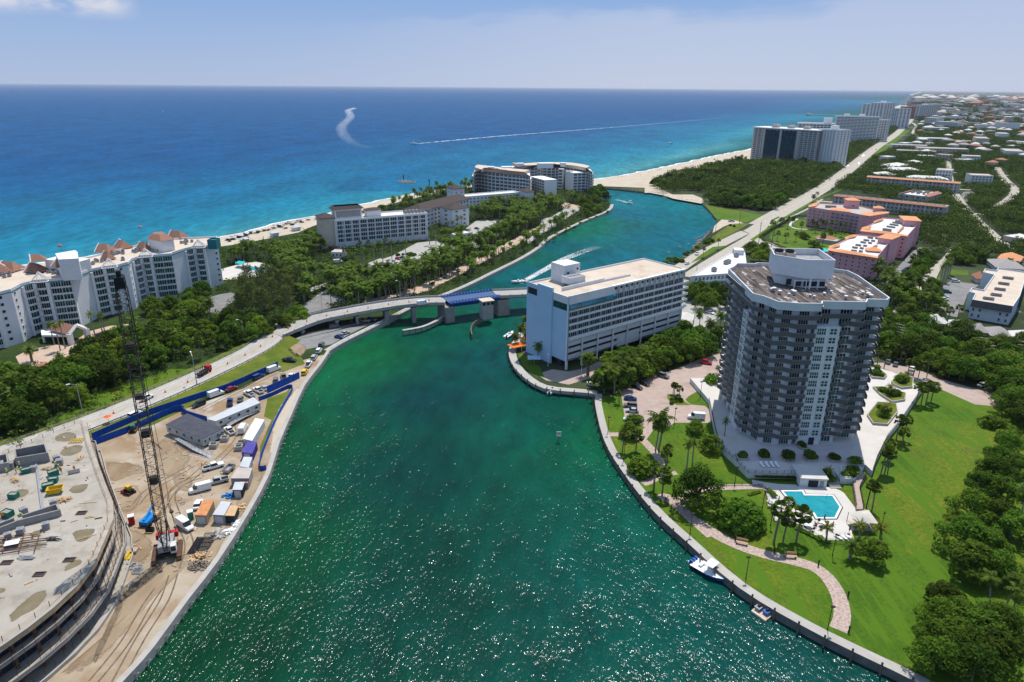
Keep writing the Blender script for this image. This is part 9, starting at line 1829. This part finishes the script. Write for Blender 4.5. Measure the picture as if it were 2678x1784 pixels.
# shore things
rk=thing('rock_jetty','low rock island with a marker post off the beach','rocks',D(935,418,0).to_tuple())
def rocks(mb,ps,n,spread,s0,seed):
 rg=random.Random(seed)
 for _ in range(n):
  i=rg.randrange(len(ps)-1);p=Vector(ps[i]).lerp(Vector(ps[i+1]),rg.random());p=p+Vector((rg.gauss(0,spread),rg.gauss(0,spread),rg.uniform(-.3,.3)));s=s0*rg.uniform(.5,1.3);vs=[]
  for a in range(6):vs.append(p+Vector((math.cos(a*1.05)*s*rg.uniform(.7,1.1),math.sin(a*1.05)*s*rg.uniform(.7,1.1),rg.uniform(-.2,.15)*s)))
  vs+=[p+Vector((rg.uniform(-.2,.2)*s,rg.uniform(-.2,.2)*s,s*.75)),p-Vector((0,0,s*.6))];mb.add(vs,[(a,(a+1)%6,6)for a in range(6)]+[((a+1)%6,a,7)for a in range(6)])
b=MB();rocks(b,[D(918,417,.2),D(953,420,.2)],60,2,2.2,3);b.build('boulders',m_rock,rk);p=D(928,414,0);MB().tube(p,p+Vector((0,0,6)),.5,n=6).build('marker',m_dark,rk)
t=thing('rock_revetment','bank of boulders along the sand at the inlet mouth','rocks',C4(60,190,0).to_tuple());b=MB();rocks(b,[P(1565,490,.5),C4(0,195,.5),C4(100,205,.5),C4(170,225,.5),C4(260,255,.5),C4(400,280,.5),C4(570,305,.5)],230,1.6,1.9,4);b.build('boulders',m_rock,t)
t=thing('rock_revetment','bank of boulders below the coast road beside the inlet','rocks',C4(600,720,0).to_tuple());b=MB();rocks(b,[C4(830,540,.5),C4(780,600,.5),C4(690,640,.5),C4(590,710,.5),C4(530,770,.5),C4(470,850,.5)],150,1.2,1.2,5);b.build('boulders',m_rock,t)
MBu=thing('buoy','small red buoy in the string along the inlet bank','buoy',(0,0,0),'buoys along the inlet bank');MB().lathe((0,0,-.3),[(.2,0),(.6,.3),(.55,.8),(.15,1.1)],8).build('float',M('faded red float',(.55,.12,.08),.6,.15),MBu);MB().lathe((0,0,.25),[(.6,0),(.6,.12)],8).build('band',m_trim,MBu)
for x,y in((205,865),(335,805),(515,710),(545,695),(605,660),(650,630),(690,600),(740,540),(725,480),(685,450),(630,425),(585,395),(500,352),(450,330)):place(MBu,C4(x,y,0),0,1.3)
for x,y,lab in((322,524,'red buoy off the beach, nearer the hotel'),(138,567,'red buoy off the beach, behind the condominium roof'),(987,420,'dark channel marker post in the sea by the inlet')):
 if 'dark' in lab:t=thing('channel_marker',lab,'marker',D(x,y,0).to_tuple());p=D(x,y+6,0);MB().tube(p-Vector((0,0,1)),p+Vector((0,0,6)),.5,n=6).build('post',m_dark,t);MB().box(p+Vector((0,0,5)),(1.6,.3,1.4)).build('board',m_dark,t)
 else:place(MBu,D(x,y,0),0,2.2,lab)
bu_=thing('beach_umbrella','white beach umbrella over loungers on the sand','umbrella',(0,0,0),'umbrellas on the beach');MB().tube((0,0,0),(0,0,2.3),.05,n=5).build('pole',m_trim,bu_);b=MB();b.add([(0,0,2.6)]+[(math.cos(k*.785)*1.6,math.sin(k*.785)*1.6,2.0)for k in range(8)],[(0,1+k,1+(k+1)%8)for k in range(8)]);b.build('canopy',m_ctop,bu_)
bl2=thing('beach_lounger','dark beach lounger on the sand','lounger',(0,0,0),'loungers on the beach');MB().box((0,-.3,.3),(1.6,1.6,.25)).add([(-.8,.5,.5),(.8,.5,.5),(.8,1.1,1.2),(-.8,1.1,1.2)],[(0,1,2,3)]).build('bed',m_shade,bl2);MB().box((-.7,-.9,0),(.08,.08,.3)).box((.7,-.9,0),(.08,.08,.3)).box((-.7,.4,0),(.08,.08,.3)).box((.7,.4,0),(.08,.08,.3)).build('legs',m_plank,bl2)
for i in range(70):
 t=TR.random();x=165+800*t**1.1;y=505-205*t+TR.gauss(0,13);p=B1(x,y,1.6);place(bl2,(p.x,p.y,1.45),TR.uniform(2,2.6),1.15)
 if i%3==0:place(bu_,(p.x+1.6,p.y,1.45),0,.85)
for x,y in((1000,300),(1090,290),(840,345),(770,385),(850,400)):place(bl2,B1(x,y,1.5),2.2,1.5)
for x,y,lab in((660,465,'white and grey lifeguard hut on the beach nearest the condominium'),(885,405,'white lifeguard hut on the beach nearest the hotel'),(355,530,'small white hut in the dune grass behind the loungers')):
 p=B1(x,y,1.7);t=thing('beach_hut',lab,'hut',p.to_tuple());MB().box((p.x,p.y,2.2),(5,3.6,2.4),.9).build('cabin',m_wall,t);r_=MB();hip_roof(r_,(p.x-2,p.y-2),(p.x+2,p.y+2),4,4.6,5.8,.6);r_.build('roof',m_ctop,t)
bp_=person('distant person on the sand',PAINT['red'],m_jean,m_skin,None,'stand','people on the far beach')
for i in range(16):k=TR.random();p=br_w[1].lerp(br_w[3],k*.8);q=Vector((-.87,.49))*-TR.uniform(4,30);place(bp_,(p.x+q.x,p.y+q.y,1.2),TR.uniform(0,6),1.1,'distant person on the wide beach beyond the inlet','people on the far beach')
for x,y in((1080,290),(640,395),(545,490),(960,330)):place(bp_,B1(x,y,1.4),TR.uniform(0,6),1.1,'distant person on the beach among the loungers','people on the near beach')
cpq=pts(B1,'345 785 400 765 575 800 510 835',1.9);t=thing('swimming_pool','turquoise rectangular pool on a pale deck behind the stepped condominium','swimming pool',B1(460,800).to_tuple());MB().poly([(p.x,p.y,1.87)for p in cpq]).build('water',m_pool,t);b=MB();ring(b,inset(ccw(cpq),-.5),.5,1.84,2.0);b.build('coping',m_trim,t)
p=B1(305,735,4.5);t=thing('awning','turquoise awning beside the pool behind the stepped condominium','awning',p.to_tuple());m_tq=M('turquoise canvas',(.02,.42,.45),.8,.1);MB().prism([B1(x,y,4.5)for x,y in((255,740),(330,750),(360,725),(290,715))],4.4,4.6).build('canopy',m_tq,t)
for x,y in((262,760),(330,770),(350,745)):q=B1(x,y,1.8);MB().tube(q,(q.x,q.y,4.4),.1,n=5).build('post',m_trim,t)
p=PK(485,830,4);t=thing('awning','turquoise awning beside the orange tent by the nearest pink condominium','awning',p.to_tuple());MB().prism([PK(x,y,4)for x,y in((420,800),(500,805),(545,860),(460,860))],3.9,4.1).build('canopy',m_tq,t);q=PK(485,885,1.8);MB().tube((q.x,q.y,1.8),(q.x,q.y,3.9),.12,n=5).build('post',m_trim,t)
p=PK(490,885,3);t=thing('awning','orange tent beside the nearest pink condominium','awning',p.to_tuple());MB().prism([PK(x,y,3)for x,y in((440,870),(540,870),(545,900),(450,905))],2.8,3.0).build('canopy',m_or,t);MB().tube((p.x,p.y,1.8),(p.x,p.y,2.8),.12,n=5).build('post',m_trim,t)
drop_unused(ALLP+hproto)
# haze
hz=bpy.data.materials.new('haze air');hz.use_nodes=True;nt=hz.node_tree;nt.nodes.clear();o_=N('ShaderNodeOutputMaterial');pv2=N('ShaderNodeVolumePrincipled');pv2.inputs['Color'].default_value=(.86,.90,1.0,1);pv2.inputs['Density'].default_value=HAZE;pv2.inputs['Anisotropy'].default_value=.0;L(pv2.outputs[0],o_.inputs['Volume'])
if HAZE>0:
 hb=MB();hb.box((0,45000,-4),(200000,260000,114));tag(hb.build('haze',hz),kind='stuff')
